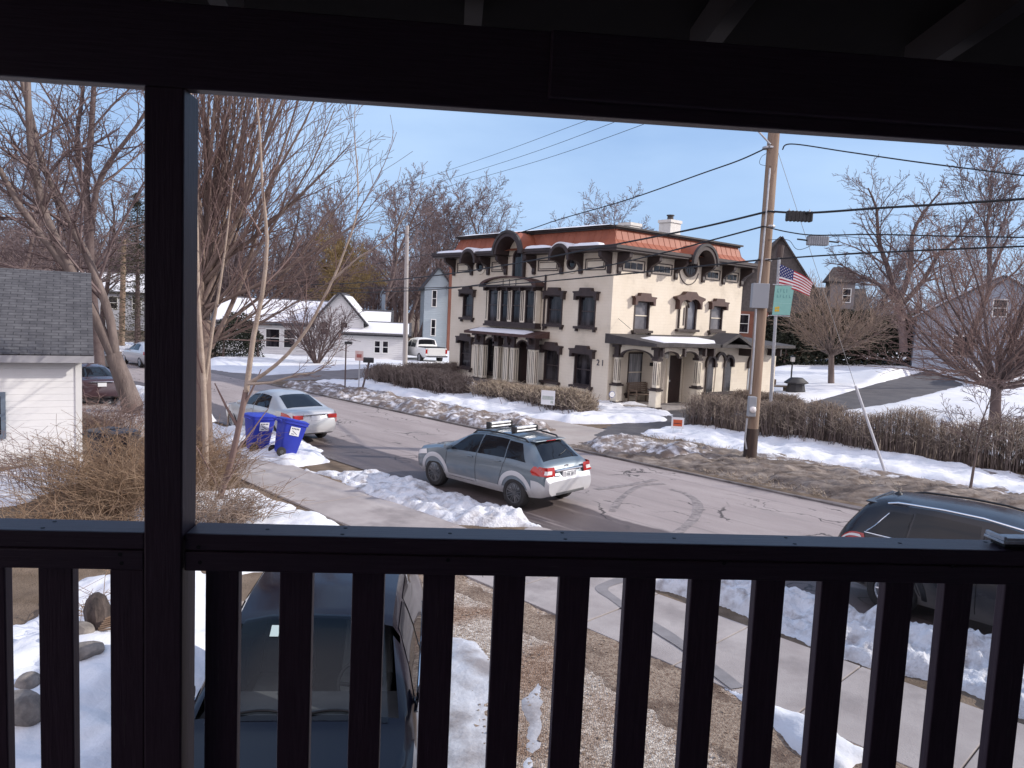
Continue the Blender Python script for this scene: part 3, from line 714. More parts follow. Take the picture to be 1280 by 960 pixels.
def rect(o, z): return [(-o, -o, z), (MU+o, -o, z), (MU+o, MV+o, z), (-o, MV+o, z)]
steps = [(b_, zz0), (b_-.36, zz0+.12), (b_-.62, zz0+.38), (b_-.80, zz1)]
for i in range(3):
    A, B = rect(*steps[i]), rect(*steps[i+1])
    m.add(A+B, [(k, (k+1) % 4, 4+(k+1) % 4, 4+k) for k in range(4)])
roof = m.build('mansard_roof', mansard_m, man)
m = MB(); slab(m, steps[-1][0]+.10, zz1+.002, zz1+.08); slab(m, steps[-1][0]+.22, zz1+.082, zz1+.17)
m.build('roof_trim', flat_m, roof)
m = MB()
for k in range(24):
    x = .2+(MU-.4)*k/23
    P = [Vector((x, -s[0]-.004, s[1])) for s in steps]; m.tube(P, .016, 4)
for k in range(29):
    y = .2+(MV-.4)*k/28
    P = [Vector((-s[0]-.004, y, s[1])) for s in steps]; m.tube(P, .016, 4)
m.build('standing_seam', mansard_m, roof)
# chimneys
chim_m = M('white_chimney_paint', (.62, .60, .56), (.70, .68, .64), scale=3, rough=.8, bump=.5, bscale=12)
for (u0, u1, v0, v1, z1, pot) in ((7.4, 8.35, 5.6, 6.5, 10.05, False), (9.95, 10.95, 4.6, 5.5, 10.45, True)):
    m = MB(); m.box(u0, u1, v0, v1, zz1+.1, z1-.18); m.box(u0-.06, u1+.06, v0-.06, v1+.06, z1-.178, z1)
    c = m.build('chimney', chim_m, man)
    if pot:
        m = MB(); m.lathe([(.2, 0), (.18, .26), (.24, .28), (.24, .34)], ((u0+u1)/2, (v0+v1)/2, z1+.002), 14); m.build('chimney_pot', flat_m, c)
# ---- round windows under eyebrow arches, arched dormers that break the eave
def oculus(fn, a, z, r, hr):
    m = MB(); ring(m, fn, a, z, r-.10, r+.02, .003, .09, 0, 2*PI, 24); w = m.build('window', brown_m, man)
    m = MB(); m.extrude(arch_pts(a, z, r-.1, 24, 0, 2*PI)[:-1], fn, .004, .02); m.build('pane', pane_m, w)
    m = MB(); ring(m, fn, a, z+.16, hr-.13, hr+.03, .003, OV+.12, -.12, PI+.12, 20); m.build('eyebrow', brown_m, w)
    m = MB(); ring(m, fn, a, z, r+.021, r+.19, .003, .06, 0, 2*PI, 24); m.build('surround', creamtrim_m, w)
oculus(L, 10.55, 6.98, .33, .72); oculus(L, 2.88, 6.98, .33, .72)
def arched_dormer(fn, a, zc, rw, rh, out, back, kind):
    m = MB(); ring(m, fn, a, zc, rh-.2, rh, .003, out, 0, PI, 24); dm = m.build('dormer', brown_m, man)
    m2 = MB(); ring(m2, fn, a, zc, rh+.003, rh+.09, -back, out-.12, .12, PI-.12, 24); m2.build('dormer_roof', mansard_m, dm)
    m3 = MB(); ring(m3, fn, a, zc, rh+.002, rh+.14, out-.118, out+.05, 0, PI, 24); m3.build('dormer_moulding', flat_m, dm)
    m4 = MB(); m4.extrude(arch_pts(a, zc, rh-.201, 24), fn, .003, .10); m4.build('tympanum', creamtrim_m, dm)
    return dm
dm = arched_dormer(L, 6.95, 7.5, .45, 1.12, OV+.15, 1.0, 0)
w = MB(); ring(w, L, 6.95, 7.35, .36, .47, .101, .2); pbox(w, L, 6.48, 6.59, 6.3, 7.35, .003, .2); pbox(w, L, 7.31, 7.42, 6.3, 7.35, .003, .2); pbox(w, L, 6.4, 7.5, 6.2, 6.298, .003, .22)
wd = w.build('window', brown_m, man)
p = MB(); p.extrude([(6.59, 6.3), (7.31, 6.3)] + arch_pts(6.95, 7.35, .36), L, .101, .14); p.build('pane', pane_m, wd)
dm = arched_dormer(R, 5.93, 7.25, .5, .98, OV+.15, .9, 0)
w = MB(); ring(w, R, 5.93, 7.22, .46, .58, .003, .14, 0, 2*PI, 28); wd = w.build('window', brown_m, man)
p = MB(); p.extrude(arch_pts(5.93, 7.22, .46, 28, 0, 2*PI)[:-1], R, .105, .12); p.build('pane', pane_m, wd)
w = MB()
for k in range(5):
    x = 5.93-.4+.2*k; hh = math.sqrt(max(0, .46**2-(x-5.93)**2)); pbox(w, R, x-.015, x+.015, 7.22-hh, 7.22+hh, .121, .135)
w.build('glazing_bars', brown_m, wd)
# scalloped apron line below the round window
w = MB(); ring(w, R, 5.93, 7.1, .84, .88, .003, .03, PI*1.08, PI*1.92, 18); w.build('apron_moulding', brown_m, man)
# ---- snow that still lies on the eave, the deck and the porch roofs
def snow_long(v0, v1, u0, u1, z, th, seed, name='roof_snow', par=man):
    mb = MB(); n, k = max(12, int((v1-v0)*4)), 6
    pts = []
    for i in range(n+1):
        v = v0+(v1-v0)*i/n
        wob = float(fbm(np.array([v]), np.array([u0*3.1]), .7, 3, seed)[0])
        for j in range(k+1):
            t = j/k; u = u0+wob*.12*(1-t)+(u1-u0)*t
            e1 = min(1, 9*min(i, n-i)/n, 4*min(t, 1-t))
            pts.append((u, v, z+th*math.sqrt(max(0, e1))*(1+.5*wob)-.01))
    mb.add(pts, [(i*(k+1)+j, (i+1)*(k+1)+j, (i+1)*(k+1)+j+1, i*(k+1)+j+1) for i in range(n) for j in range(k)])
    return mb.build(name, roofsnow_m, par, smooth=60)
for v0, v1 in ((.2, 2.05), (3.72, 5.7), (8.2, 9.7), (11.4, 13.9)): snow_long(v0, v1, -OV-.02, -.35, 7.73, .16, int(v0*3) % 5)
snow_long(.3, MV+.2, -.1, 3.4, zz1+.175, .16, 2)
for a in (10.55, 2.88):
    mb = MB(); ring(mb, L, a, 7.14, .755, .84, .1, OV+.05, PI*.2, PI*.8, 14); mb.build('roof_snow', roofsnow_m, man)
# ---- oriel over the portico
OD = .42
m = MB(); m.box(-OD, -.004, 5.05, 9.45, 3.62, 3.8); m.box(-OD-.06, -.004, 5.0, 9.5, 3.50, 3.62); m.box(-OD, -.004, 5.05, 9.45, 5.55, 5.72)
m.build('oriel', brown_m, man)
o_ = panL(-OD+.02)
sg = [5.05, 5.24, 5.98, 6.36, 7.10, 7.44, 8.06, 8.34, 9.2, 9.45]
for k in range(0, len(sg), 2):
    m = MB(); m.box(-OD+.02, -.06, sg[k]+.01, sg[k+1]-.01, 3.802, 5.548); pr_ = m.build('oriel_pier', creamtrim_m, man)
    c = (sg[k]+sg[k+1])/2
    for dx in ((-.09, .05) if sg[k+1]-sg[k] > .3 else (-.02,)): m = MB(); pbox(m, o_, c+dx, c+dx+.045, 3.9, 5.45, .002, .025); m.build('pier_stripe', brown_m, pr_)
for k in range(1, len(sg)-1, 2):
    f = MB(); a0, a1 = sg[k], sg[k+1]; t = .06
    pbox(f, o_, a0, a0+t, 3.802, 5.548, -.10, -.02); pbox(f, o_, a1-t, a1, 3.802, 5.548, -.10, -.02); pbox(f, o_, a0+t, a1-t, 4.68, 4.74, -.08, -.03)
    w = f.build('window', brown_m, man); p = MB(); pbox(p, o_, a0+t, a1-t, 3.803, 5.547, -.14, -.09); p.build('pane', pane_m, w)
arc = lambda k: [(7.25-2.45*k*math.cos(PI*i/18), 5.80+.52*k*math.sin(PI*i/18)) for i in range(19)]
A1, A0 = arc(1.0), arc(.86); n = 19
m = MB(); vs = [L(a, z, d) for d in (.004, OD+.3) for a, z in A1+A0]
m.add(vs, [q for i in range(18) for q in ((i, i+1, n+i+1, n+i), (2*n+i, 2*n+i+1, 3*n+i+1, 3*n+i), (i, i+1, 2*n+i+1, 2*n+i), (n+i, n+i+1, 3*n+i+1, 3*n+i))]+[(0, n, 3*n, 2*n), (n-1, 2*n-1, 4*n-1, 3*n-1)])
oroof = m.build('oriel_roof', hood_m, man)
m = MB(); m.extrude(arc(.855), L, .006, OD+.06); m.build('tympanum', creamtrim_m, oroof)
m = MB()
for da in (-.55, 0, .55): m.add([L(7.25+da+q, z, OD+.075) for q, z in ((-.03, 5.8), (.03, 5.8), (.03, 6.16), (-.03, 6.16))], [(0, 1, 2, 3)])
m.box(-OD-.3, -.004, 4.8, 9.7, 5.722, 5.798); m.build('arch_base', brown_m, oroof)
m = MB(); m.box(-OD-.33, -OD-.301, 4.8, 9.7, 5.70, 5.79); m.build('oriel_cornice', brown_m, man)
for a in (5.15, 6.17, 7.27, 8.2, 9.32): m = MB(); m.box(-OD-.25, -OD-.002, a-.06, a+.06, 5.5, 5.70); m.build('oriel_bracket', brown_m, man)
# downpipe at the oriel's right
m = MB(); m.tube([(-.07, 4.78, 3.45), (-.07, 4.78, 5.9), (-.07, 4.78, 6.4)], .05, 8); m.build('downpipe', brown_m, man)
# ---- portico
PD = .58
m = MB(); m.box(-PD-.35, -.004, 4.5, 10.1, .28, .44); m.box(-PD-.3, -.004, 4.55, 10.05, -.2, .278); m.build('portico_deck', M('portico_boards', (.10, .085, .08), rough=.8), man)
m = MB()
m.add([(-.004, 4.3, 3.38), (-.004, 10.5, 3.38), (-PD-.5, 10.5, 3.16), (-PD-.5, 4.3, 3.16), (-.004, 4.3, 3.02), (-.004, 10.5, 3.02), (-PD-.5, 10.5, 3.02), (-PD-.5, 4.3, 3.02)],
      [(0, 1, 2, 3), (4, 7, 6, 5), (0, 3, 7, 4), (1, 5, 6, 2), (2, 6, 7, 3), (0, 4, 5, 1)])
m.build('portico_roof', hood_m, man)
mb = MB(); pts = []
for i in range(21):
    for j in range(6):
        s, t = i/20, j/5; v = 5.2+5.1*s; u = -PD-.45+t*(PD+.35); z = 3.16+(u+PD+.5)/(PD+.5)*.22
        pts.append((u, v, z+.10*math.sqrt(min(1, 8*min(s, 1-s), 5*min(t, 1-t)+.0))-.008))
mb.add(pts, [(i*6+j, (i+1)*6+j, (i+1)*6+j+1, i*6+j+1) for i in range(20) for j in range(5)]); mb.build('roof_snow', roofsnow_m, man, smooth=60)
def striped_post(a, u, z0, z1, w=.17, par=man, cap=True):
    """cream square post with dark grooves, dark capital and foot"""
    m = MB(); m.box(u-w/2, u+w/2, a-w/2, a+w/2, z0, z1-.62); c = m.build('column', creamtrim_m, par)
    m = MB()
    for s in (-1, 1):
        m.box(u-w/2-.012, u-w/2-.001, a+s*w*.22-.016, a+s*w*.22+.016, z0+.12, z1-.72)
        m.box(u+s*w*.22-.016, u+s*w*.22+.016, a-w/2-.012, a-w/2-.001, z0+.12, z1-.72)
    m.build('groove', brown_m, c)
    m = MB(); m.box(u-w*.75, u+w*.75, a-w*.75, a+w*.75, z1-.618, z1-.50); m.box(u-w*.55, u+w*.55, a-w*.55, a+w*.55, z1-.498, z1-.12); m.box(u-w*.9, u+w*.9, a-w*.9, a+w*.9, z1-.118, z1-.002)
    m.build('capital', brown_m, c)
    m = MB(); m.box(u-w*.7, u+w*.7, a-w*.7, a+w*.7, z0-.06, z0-.002); m.build('foot', brown_m, c)
for a in (9.68, 9.2, 7.85, 6.98, 6.46, 5.06, 4.76): striped_post(a, -PD, .5, 3.02, .34 if a > 5.5 else .27)
def arch_bay(fn, a0, a1, zs, rise, zt, t):
    c = (a0+a1)/2; r = (a1-a0)/2
    P = [(a0, zt), (a0, zs)] + [(c+r*math.cos(PI-PI*i/12), zs+rise*math.sin(PI*i/12)) for i in range(13)] + [(a1, zt)]
    m = MB(); m.extrude(P, fn, -t, t); o = m.build('arch_spandrel', creamtrim_m, man)
    m = MB(); pt = lambda k, q: (c+r*k*math.cos(q), zs+rise*k*math.sin(q)); Q = [PI-PI*i/14 for i in range(15)]
    P = [pt(1, q) for q in Q] + [pt(.86, q) for q in Q[::-1]]
    vs = [fn(a, z, d) for d in (-t*1.6, t*1.6) for a, z in P]; n = len(P)
    m.add(vs, [(i, i+1, n-2-i, n-1-i) for i in range(14)] + [(n+i, n+i+1, 2*n-2-i, 2*n-1-i) for i in range(14)] + [(i, (i+1) % n, n+(i+1) % n, n+i) for i in range(n)])
    m.build('arch_moulding', brown_m, o)
pL = panL(-PD)
for a0, a1 in ((8.04, 9.0), (5.18, 6.26)): arch_bay(pL, a0, a1, 2.45, .42, 3.015, .06)
for a in (9.45, 7.85, 6.7, 4.9): m = MB(); m.box(-PD-.42, -PD-.2, a-.06, a+.06, 2.66, 3.0); m.build('bracket', brown_m, man)
# house number
cu = bpy.data.curves.new('house_number', 'FONT'); cu.body = '21'; cu.size = .42; cu.extrude = .01; cu.space_character = 1.45
to = bpy.data.objects.new('tmp', cu); COL.objects.link(to)
dg = bpy.context.evaluated_depsgraph_get(); me = bpy.data.meshes.new_from_object(to.evaluated_get(dg)); bpy.data.objects.remove(to)
me.name = 'house_number'; me.materials.clear(); me.materials.append(ink_m)
hn = bpy.data.objects.new('house_number', me); COL.objects.link(hn); hn.parent = man
hn.matrix_local = Matrix(((0, 0, -1, -.025), (-1, 0, 0, .78), (0, 1, 0, 1.9), (0, 0, 0, 1)))
# ---- corner porch and the one-storey wing on the sunny side
PF = 2.75; WV = 2.3; WU = 4.0; WE = 11.4
Rw = panR(-WV)
m = MB(); m.box(-.15, WU-.002, -PF-.15, -.004, -.2, .14); m.build('porch_deck', M('porch_concrete', (.30, .27, .25), (.36, .33, .31), scale=3, rough=.9), man)
tri = [(4.85, 5.4), (6.45, 7.0)]
arches = [(5.12, 2.2, .30), (6.72, 2.2, .30)]
m = MB(); wall_open(m, Rw, WU, WE, -.3, 3.12, [])
m.add([(WU, -WV, -.3), (WU, -1.4, -.3), (WU, -1.4, 3.12), (WU, -WV, 3.12)], [(0, 1, 2, 3)])
m.add([(WE, -WV, -.3), (WE, 3, -.3), (WE, 3, 3.12), (WE, -WV, 3.12)], [(0, 1, 2, 3)])
m.add([(2.55, -1.4, -.3), (WU, -1.4, -.3), (WU, -1.4, 3.12), (2.55, -1.4, 3.12)], [(0, 1, 2, 3)])
m.add([(2.55, -1.4, -.3), (2.55, -.002, -.3), (2.55, -.002, 3.12), (2.55, -1.4, 3.12)], [(0, 1, 2, 3)])
m.add([(4.95, -WV-.02, 3.12), (7.25, -WV-.02, 3.12), (6.1, -WV-.02, 3.66)], [(0, 1, 2)])
m.build('wing_wall', cream_m, man)
RD = panR(-1.4)
m = MB(); pbox(m, RD, 2.85, 3.85, .16, 2.55, .003, .07); dr = m.build('door', door_m, man)
m = MB(); pbox(m, RD, 2.74, 2.848, .16, 2.7, .003, .12); pbox(m, RD, 3.852, 3.95, .16, 2.7, .003, .12); pbox(m, RD, 2.85, 3.85, 2.552, 2.7, .003, .12); m.build('frame', creamtrim_m, dr)
m = MB(); pbox(m, RD, 2.92, 2.97, 1.2, 1.32, .071, .11); m.build('handle', chrome_m, dr)
m = MB(); m.box(2.53-.12, 2.548, -.75, -.6, 1.95, 2.12); m.build('letter_box', black_m, man)
m = MB(); m.lathe([(.0, 0), (.09, .05), (.12, .22), (.06, .30), (.02, .34), (.015, .5)], (2.0, -2.0, 2.42), 8); m.build('hanging_lantern', M('lantern_glass', (.6, .58, .54), rough=.3), man)
# triple arched window
w = MB()
for ca in (5.12, 5.95, 6.72): ring(w, Rw, ca, 2.2 if ca != 5.95 else 2.35, .30, .44, .003, .14)
for x0, x1 in ((4.68, 4.80), (5.42, 5.62), (6.25, 6.42), (7.04, 7.16)): pbox(w, Rw, x0, x1, 2.0, 2.2, .003, .14)
pbox(w, Rw, 4.78, 4.84, .72, 2.0, .003, .07); pbox(w, Rw, 6.30, 6.42, .72, 2.0, .003, .07)
wa = w.build('window', brown_m, man)
for ca, a0, a1 in ((5.12, 4.84, 5.42), (6.72, 6.42, 7.02)): p = MB(); p.extrude([(a0, .72), (a1, .72), (a1, 2.2)] + arch_pts(ca, 2.2, .29), Rw, .004, .03); p.build('pane', pane_m, wa)
p = MB(); p.extrude([(5.6, .72), (6.28, .72), (6.28, 2.35)] + arch_pts(5.95, 2.35, .29), Rw, .004, .04); p.build('blind_panel', creamtrim_m, wa)
s = MB(); pbox(s, Rw, 4.55, 7.3, .58, .718, .003, .2)
for b in (4.62, 5.85, 7.08): pbox(s, Rw, b, b+.14, .42, .578, .003, .14)
s.build('sill', brown_m, wa)
w = MB(); ring(w, Rw, 9.0, 2.15, .36, .50, .003, .14); pbox(w, Rw, 8.5, 8.62, 1.9, 2.15, .003, .14); pbox(w, Rw, 9.38, 9.5, 1.9, 2.15, .003, .14); wa = w.build('window', brown_m, man)
p = MB(); p.extrude([(8.65, .72), (9.35, .72), (9.35, 2.15)] + arch_pts(9.0, 2.15, .35), Rw, .004, .03); p.build('pane', curtain_m, wa)
s = MB(); pbox(s, Rw, 8.4, 9.6, .58, .718, .003, .2); s.build('sill', brown_m, wa)
# wing + porch roof: low slope with a deep dark fascia and a small gable over the triple window
m = MB()
E0 = 3.05; FO = PF+.45
m.add([(-.35, -FO, 3.2), (WE+.4, -FO, 3.2), (WE+.4, .0, 3.52), (-.35, -.004, 3.52), (-.35, -FO, 3.05), (WE+.4, -FO, 3.05), (WE+.4, 0, 3.05), (-.35, -.004, 3.05)],
      [(0, 1, 2, 3), (4, 7, 6, 5), (0, 4, 5, 1), (1, 5, 6, 2), (0, 3, 7, 4)])
m.build('porch_roof', flat_m, man)
m = MB(); Rf = panR(-FO)
m.extrude([(4.7, 3.205), (6.1, 3.78), (7.5, 3.205), (7.5, 3.06), (6.1, 3.6), (4.7, 3.06)], Rf, -1.2, .06); m.build('gable_trim', flat_m, man)
mb = MB(); pts = []
for i in range(29):
    for j in range(6):
        s, t = i/28, j/5; u = .6+5.0*s; v = -FO+.3+1.7*t+.12*math.sin(s*9)*(1-t)
        z = 3.2+(v+FO)/FO*.32
        pts.append((u, v, z+.13*math.sqrt(min(1, 7*min(s, 1-s), 5*min(t, 1-t)))-.01))
mb.add(pts, [(i*6+j, (i+1)*6+j, (i+1)*6+j+1, i*6+j+1) for i in range(28) for j in range(5)]); mb.build('roof_snow', roofsnow_m, man, smooth=60)
def pedestal_post(u, v):
    m = MB(); m.box(u-.2, u+.2, v-.2, v+.2, .22, .98); p = m.build('pedestal', creamtrim_m, man)
    m = MB(); m.box(u-.25, u+.25, v-.25, v+.25, .142, .218); m.box(u-.25, u+.25, v-.25, v+.25, .982, 1.06); m.build('pedestal_moulding', brown_m, p)
    striped_post(v, u, 1.13, 3.0, .25)
pedestal_post(.32, -PF); pedestal_post(3.6, -PF+.1); pedestal_post(.32, -.32)
fV = lambda a, z, d: Vector((.32-d, a, z))
for (a0, a1, fn) in ((.5, 1.95, panR(-PF)), (1.96, 3.42, panR(-PF)), (-PF+.2, -.5, fV)): arch_bay(fn, a0, a1, 2.5, .34, 2.995, .045)
for u in (.32, 1.955, 3.6): m = MB(); m.box(u-.06, u+.06, -FO+.1, -PF-.19, 2.6, 2.98); m.build('bracket', brown_m, man)
for u in (4.3, 7.7, 10.5): m = MB(); m.box(u-.06, u+.06, -FO+.1, -WV-.003, 2.6, 2.98); m.build('bracket', brown_m, man)
# bench on the corner porch
bw = M('weathered_bench_wood', (.13, .095, .07), (.19, .145, .11), scale=5, rough=.8)
bc = Vector((1.75, -.75, .14)); MW = Matrix.Rotation(MA, 4, 'Z'); BL = MO + MW @ bc
bench = thing('bench', 'slatted wooden bench under the curtained window on the mansion corner porch', 'bench', BL, MA)
m = MB()
for k in range(5): m.box(-.75, .75, -.28+k*.11, -.19+k*.11, .40, .43)
m.build('seat', bw, bench)
m = MB()
for k in range(5): m.box(-.75, .75, .30+k*.015, .325+k*.015, .50+k*.1, .58+k*.1)
m.build('backrest', bw, bench)
for sx in (-.7, .64):
    m = MB(); m.box(sx, sx+.06, -.27, -.21, 0, .62); m.box(sx, sx+.06, .24, .30, 0, .95); m.box(sx, sx+.06, -.28, .29, .622, .66); m.build('side_frame', bw, bench)
# ================================================================== vehicles: lofted bodies, bored wheel arches, panes and lamps that follow the skin
def smooth_prof(pts, x, k=.0):
    xs = [p[0] for p in pts]; zs = [p[1] for p in pts]
    f = lambda q: np.interp(q, xs, zs)
    if k <= 0: return f(x)
    return sum(f(x+o*k)*w for o, w in ((-1, .1), (-.5, .25), (0, .3), (.5, .25), (1, .1)))
class Body:
    """x: 0 front -> L rear, y: across, z up.  ring parameter s: 0 underside .. 5 shoulder .. 9 roof edge .. 11 centre line"""
    def __init__(s, L, top, belt, half, tumble, bot, k=.10):
        s.L = L; s.top, s.belt, s.half, s.tumble, s.bot, s.k = top, belt, half, tumble, bot, k
    def ring(s, x):
        t = float(smooth_prof(s.top, x, s.k)); b = float(smooth_prof(s.belt, x, .15)); w = float(smooth_prof(s.half, x, .06)); tw = float(smooth_prof(s.tumble, x, .12)); o = float(smooth_prof(s.bot, x, .06))
        t = max(t, o+.12); b = min(b, t-.02); tw = min(tw, w*.97)
        h = b-o; g = t-b
        cr = min(.05, g*.12)
        P = [(0, o), (w*.86, o), (w*.965, o+.22*h), (w, o+.55*h), (w*.995, o+.82*h), (w*.965, b)]
        sw = w*.945
        for q in (.25, .55, .85):
            bul = .028*math.sin(PI*q)*min(1, g/.3)
            P.append((sw+(tw-sw)*q+bul, b+g*.94*q))
        P += [(tw*.965, t-.018*min(1, g/.1)), (tw*.55, t+cr*.8), (0, t+cr)]
        return P
    def P(s, x, q, side=1):
        r = s.ring(x); i = min(int(q), len(r)-2); f = q-i
        y = r[i][0]+(r[i+1][0]-r[i][0])*f; z = r[i][1]+(r[i+1][1]-r[i][1])*f
        return Vector((x, y*side, z))
    def yside(s, x, z):
        r = s.ring(x)
        for i in range(1, 9):
            if r[i][1] <= z <= r[i+1][1]:
                return r[i][0]+(r[i+1][0]-r[i][0])*(z-r[i][1])/max(1e-6, r[i+1][1]-r[i][1])
        return r[3][0]
    def mesh(s, n=72, wheels=(), wr=.36, split=None, skip=None):
        mb = MB(); L = s.L
        xs = [L*(.5-.5*math.cos(PI*(i/n)))*.45+L*(i/n)*.55 for i in range(n+1)]
        rings = []
        for x in xs:
            r = s.ring(x)
            rings.append([(x, y, z) for y, z in r] + [(x, -y, z) for y, z in r[-2:0:-1]])
        m = len(rings[0])
        for r in rings: mb.v += r
        for i in range(n):
            for k in range(m):
                a, b = i*m+k, i*m+(k+1) % m
                c = [sum(mb.v[j][q] for j in (a, b, a+m, b+m))/4 for q in range(3)]
                kk = min(k, m-1-k)
                if skip and skip(c[0], kk, c): continue
                mb.f.append((a, b, b+m, a+m)); mb.m.append(split(c[0], abs(c[1]), c[2], kk) if split else 0)
        mb.f.append(tuple(range(m))[::-1]); mb.m.append(split(0, 0, .4, 2) if split else 0)
        mb.f.append(tuple(range(n*m, n*m+m))); mb.m.append(split(L, 0, .4, 2) if split else 0)
        return mb
def patch(body, x00, s0, x10, x11, s1, x01, n=10, k=4, off=.006, side=1, thick=True):
    """pane on the skin: lower edge x00..x10 at s0, upper edge x01..x11 at s1"""
    G = [[None]*(k+1) for _ in range(n+1)]
    for i in range(n+1):
        for j in range(k+1):
            a, b = i/n, j/k
            q = s0+(s1-s0)*b; x = (x00+(x10-x00)*a)*(1-b)+(x01+(x11-x01)*a)*b
            p = body.P(x, q); e = .01
            du = body.P(x+e, q)-body.P(x-e, q); dv = body.P(x, min(10.99, q+.05))-body.P(x, max(0, q-.05))
            nn = du.cross(dv)
            if nn.length > 1e-9: nn.normalize()
            if nn.y < 0 and abs(nn.y) > abs(nn.z): nn = -nn
            if abs(nn.y) <= abs(nn.z) and nn.z < 0: nn = -nn
            p = p+nn*off
            G[i][j] = (p.x, p.y*side, p.z)
    mb = MB(); mb.add([G[i][j] for i in range(n+1) for j in range(k+1)], [(i*(k+1)+j, (i+1)*(k+1)+j, (i+1)*(k+1)+j+1, i*(k+1)+j+1) for i in range(n) for j in range(k)])
    return mb
def top_patch(body, x0, x1, s_out0=9.6, s_out1=9.6, n=10, k=14, off=.006, inset=0):
    """pane across the car's upper skin between stations x0 and x1 (windscreen, rear window)"""
    pts = []
    for i in range(n+1):
        x = x0+(x1-x0)*i/n; so = s_out0+(s_out1-s_out0)*i/n
        for j in range(k+1):
            t = -1+2*j/k; q = 11-(11-so)*abs(t)
            p = body.P(x, q, 1 if t >= 0 else -1); e = .02
            a, b = body.P(x-e, 10.9), body.P(x+e, 10.9)
            nn = Vector((-(b.z-a.z), 0, b.x-a.x)).normalized()
            p = p+nn*off; pts.append(p)
    mb = MB(); mb.add(pts, [(i*(k+1)+j, (i+1)*(k+1)+j, (i+1)*(k+1)+j+1, i*(k+1)+j+1) for i in range(n) for j in range(k)])
    return mb
def bore(o, cyl):
    c = cyl.build('cutter', arch_m)
    md = o.modifiers.new('b', 'BOOLEAN'); md.operation = 'DIFFERENCE'; md.object = c; md.solver = 'EXACT'
    try: md.material_mode = 'TRANSFER'
    except Exception: pass
    dg = bpy.context.evaluated_depsgraph_get(); me = bpy.data.meshes.new_from_object(o.evaluated_get(dg))
    o.modifiers.clear(); old = o.data; o.data = me
    bpy.data.objects.remove(c)
    return o
def wheel(car, x, y, r, w, side, spokes=10, rim=alloy_m, style=0, tread=True):
    xf = lambda p: Vector((x+p.x, y+side*p.z, r+p.y))
    ri = r*.66
    m = MB(); m.lathe([(ri, -w/2+.02), (ri+.02, -w/2), (r-.035, -w/2), (r-.006, -w/2+.03), (r, -w/2+.05), (r, w/2-.05), (r-.006, w/2-.03), (r-.035, w/2), (ri+.02, w/2+.004), (ri, w/2-.012), (ri, -w/2+.02)], n=28, xf=xf)
    ty = m.build('wheel', rubber_m, car, smooth=35)
    m = MB(); m.lathe([(ri+.001, -w/2+.03), (ri-.012, w/2-.02), (ri-.03, w/2-.02), (ri-.035, 0), (.0, 0)], n=28, xf=xf)
    m.build('rim_barrel', darkrim_m if rim is not darkrim_m else arch_m, ty, smooth=35)
    m = MB()
    for k in range(spokes):
        a = 2*PI*k/spokes
        da = .10 if style == 0 else .16
        for s_ in ((-1, 1) if style == 1 else (0,)):
            p0 = Vector((.05*math.cos(a), .05*math.sin(a), w/2-.045)); p1 = Vector(((ri-.02)*math.cos(a+s_*da*1.6), (ri-.02)*math.sin(a+s_*da*1.6), w/2-.02))
            m.tube([xf(p0), xf((p0+p1)/2+Vector((0, 0, .004))), xf(p1)], [.022, .017, .020], 6)
    m.lathe([(.0, w/2-.02), (.055, w/2-.022), (.06, w/2-.06)], n=14, xf=xf)
    m.lathe([(ri-.03, w/2-.03), (ri-.03, w/2-.012), (ri-.004, w/2-.008), (ri-.002, w/2-.03)], n=28, xf=xf)
    m.build('rim', rim, ty, smooth=35)
def bx(m, x0, x1, y0, y1, z0, z1): m.box(min(x0, x1), max(x0, x1), min(y0, y1), max(y0, y1), z0, z1)
def shell(car, body, paint, wheels, wr, split=None, mats=None, skip=None, n=72, tw=.26):
    mb = body.mesh(n, split=split, skip=skip)
    o = mb.build('body', mats or [paint], car, smooth=38)
    cy = MB()
    for xw in wheels:
        for sd in (1, -1):
            y = sd*(body.ring(xw)[3][0])
            cy.lathe([(wr, -.32), (wr, .32)], n=32, xf=lambda p, xw=xw, y=y: Vector((xw+p.x, y+p.z, wr_z[0]+p.y)))
    return o, cy
wr_z = [.33]
def make_car(name, label, cat, loc, rz, body, paint, wheels, r, tw, wr, glass, detail=2, split=None, mats=None, rim=alloy_m, spokes=10, style=0, skip=None, group=None):
    car = thing(name, label, cat, loc, rz, group)
    wr_z[0] = r
    o, cy = shell(car, body, paint, wheels, wr, split, mats, skip)
    bore(o, cy)
    o.data.polygons.foreach_set('use_smooth', [True]*len(o.data.polygons)); o.data.set_sharp_from_angle(angle=rad(38))
    for xw in wheels:
        for sd in (1, -1): wheel(car, xw, sd*(body.ring(xw)[3][0]-tw/2-.005), r, tw, sd, spokes, rim, style)
    return car, o
def mirror(car, x, y, z, mat, side, sc=1):
    m = MB(); m.lathe([(.0, -.115), (.06, -.10), (.075, -.02), (.075, .04), (.06, .10), (0, .115)], n=12, xf=lambda p: Vector((x+p.x*1.0*sc+.02, y+side*(.09+p.z*.95)*sc, z+p.y*.95*sc)))
    m.tube([(x, y-side*.02, z-.04), (x, y+side*.07, z-.01)], .025, 8)
    mm = m.build('wing_mirror', mat, car, smooth=40)
def seam(body, car, pts, mat, w=.006, name='door_seam', side=1):
    P = []
    for i in range(len(pts)-1):
        for k in range(8):
            t = k/8; x = pts[i][0]+(pts[i+1][0]-pts[i][0])*t; q = pts[i][1]+(pts[i+1][1]-pts[i][1])*t
            p = body.P(x, q); P.append((p.x, (p.y+.001)*side, p.z))
    p = body.P(*pts[-1]); P.append((p.x, (p.y+.001)*side, p.z))
    m = MB(); m.tube(P, w, 5); return m.build(name, mat, car)
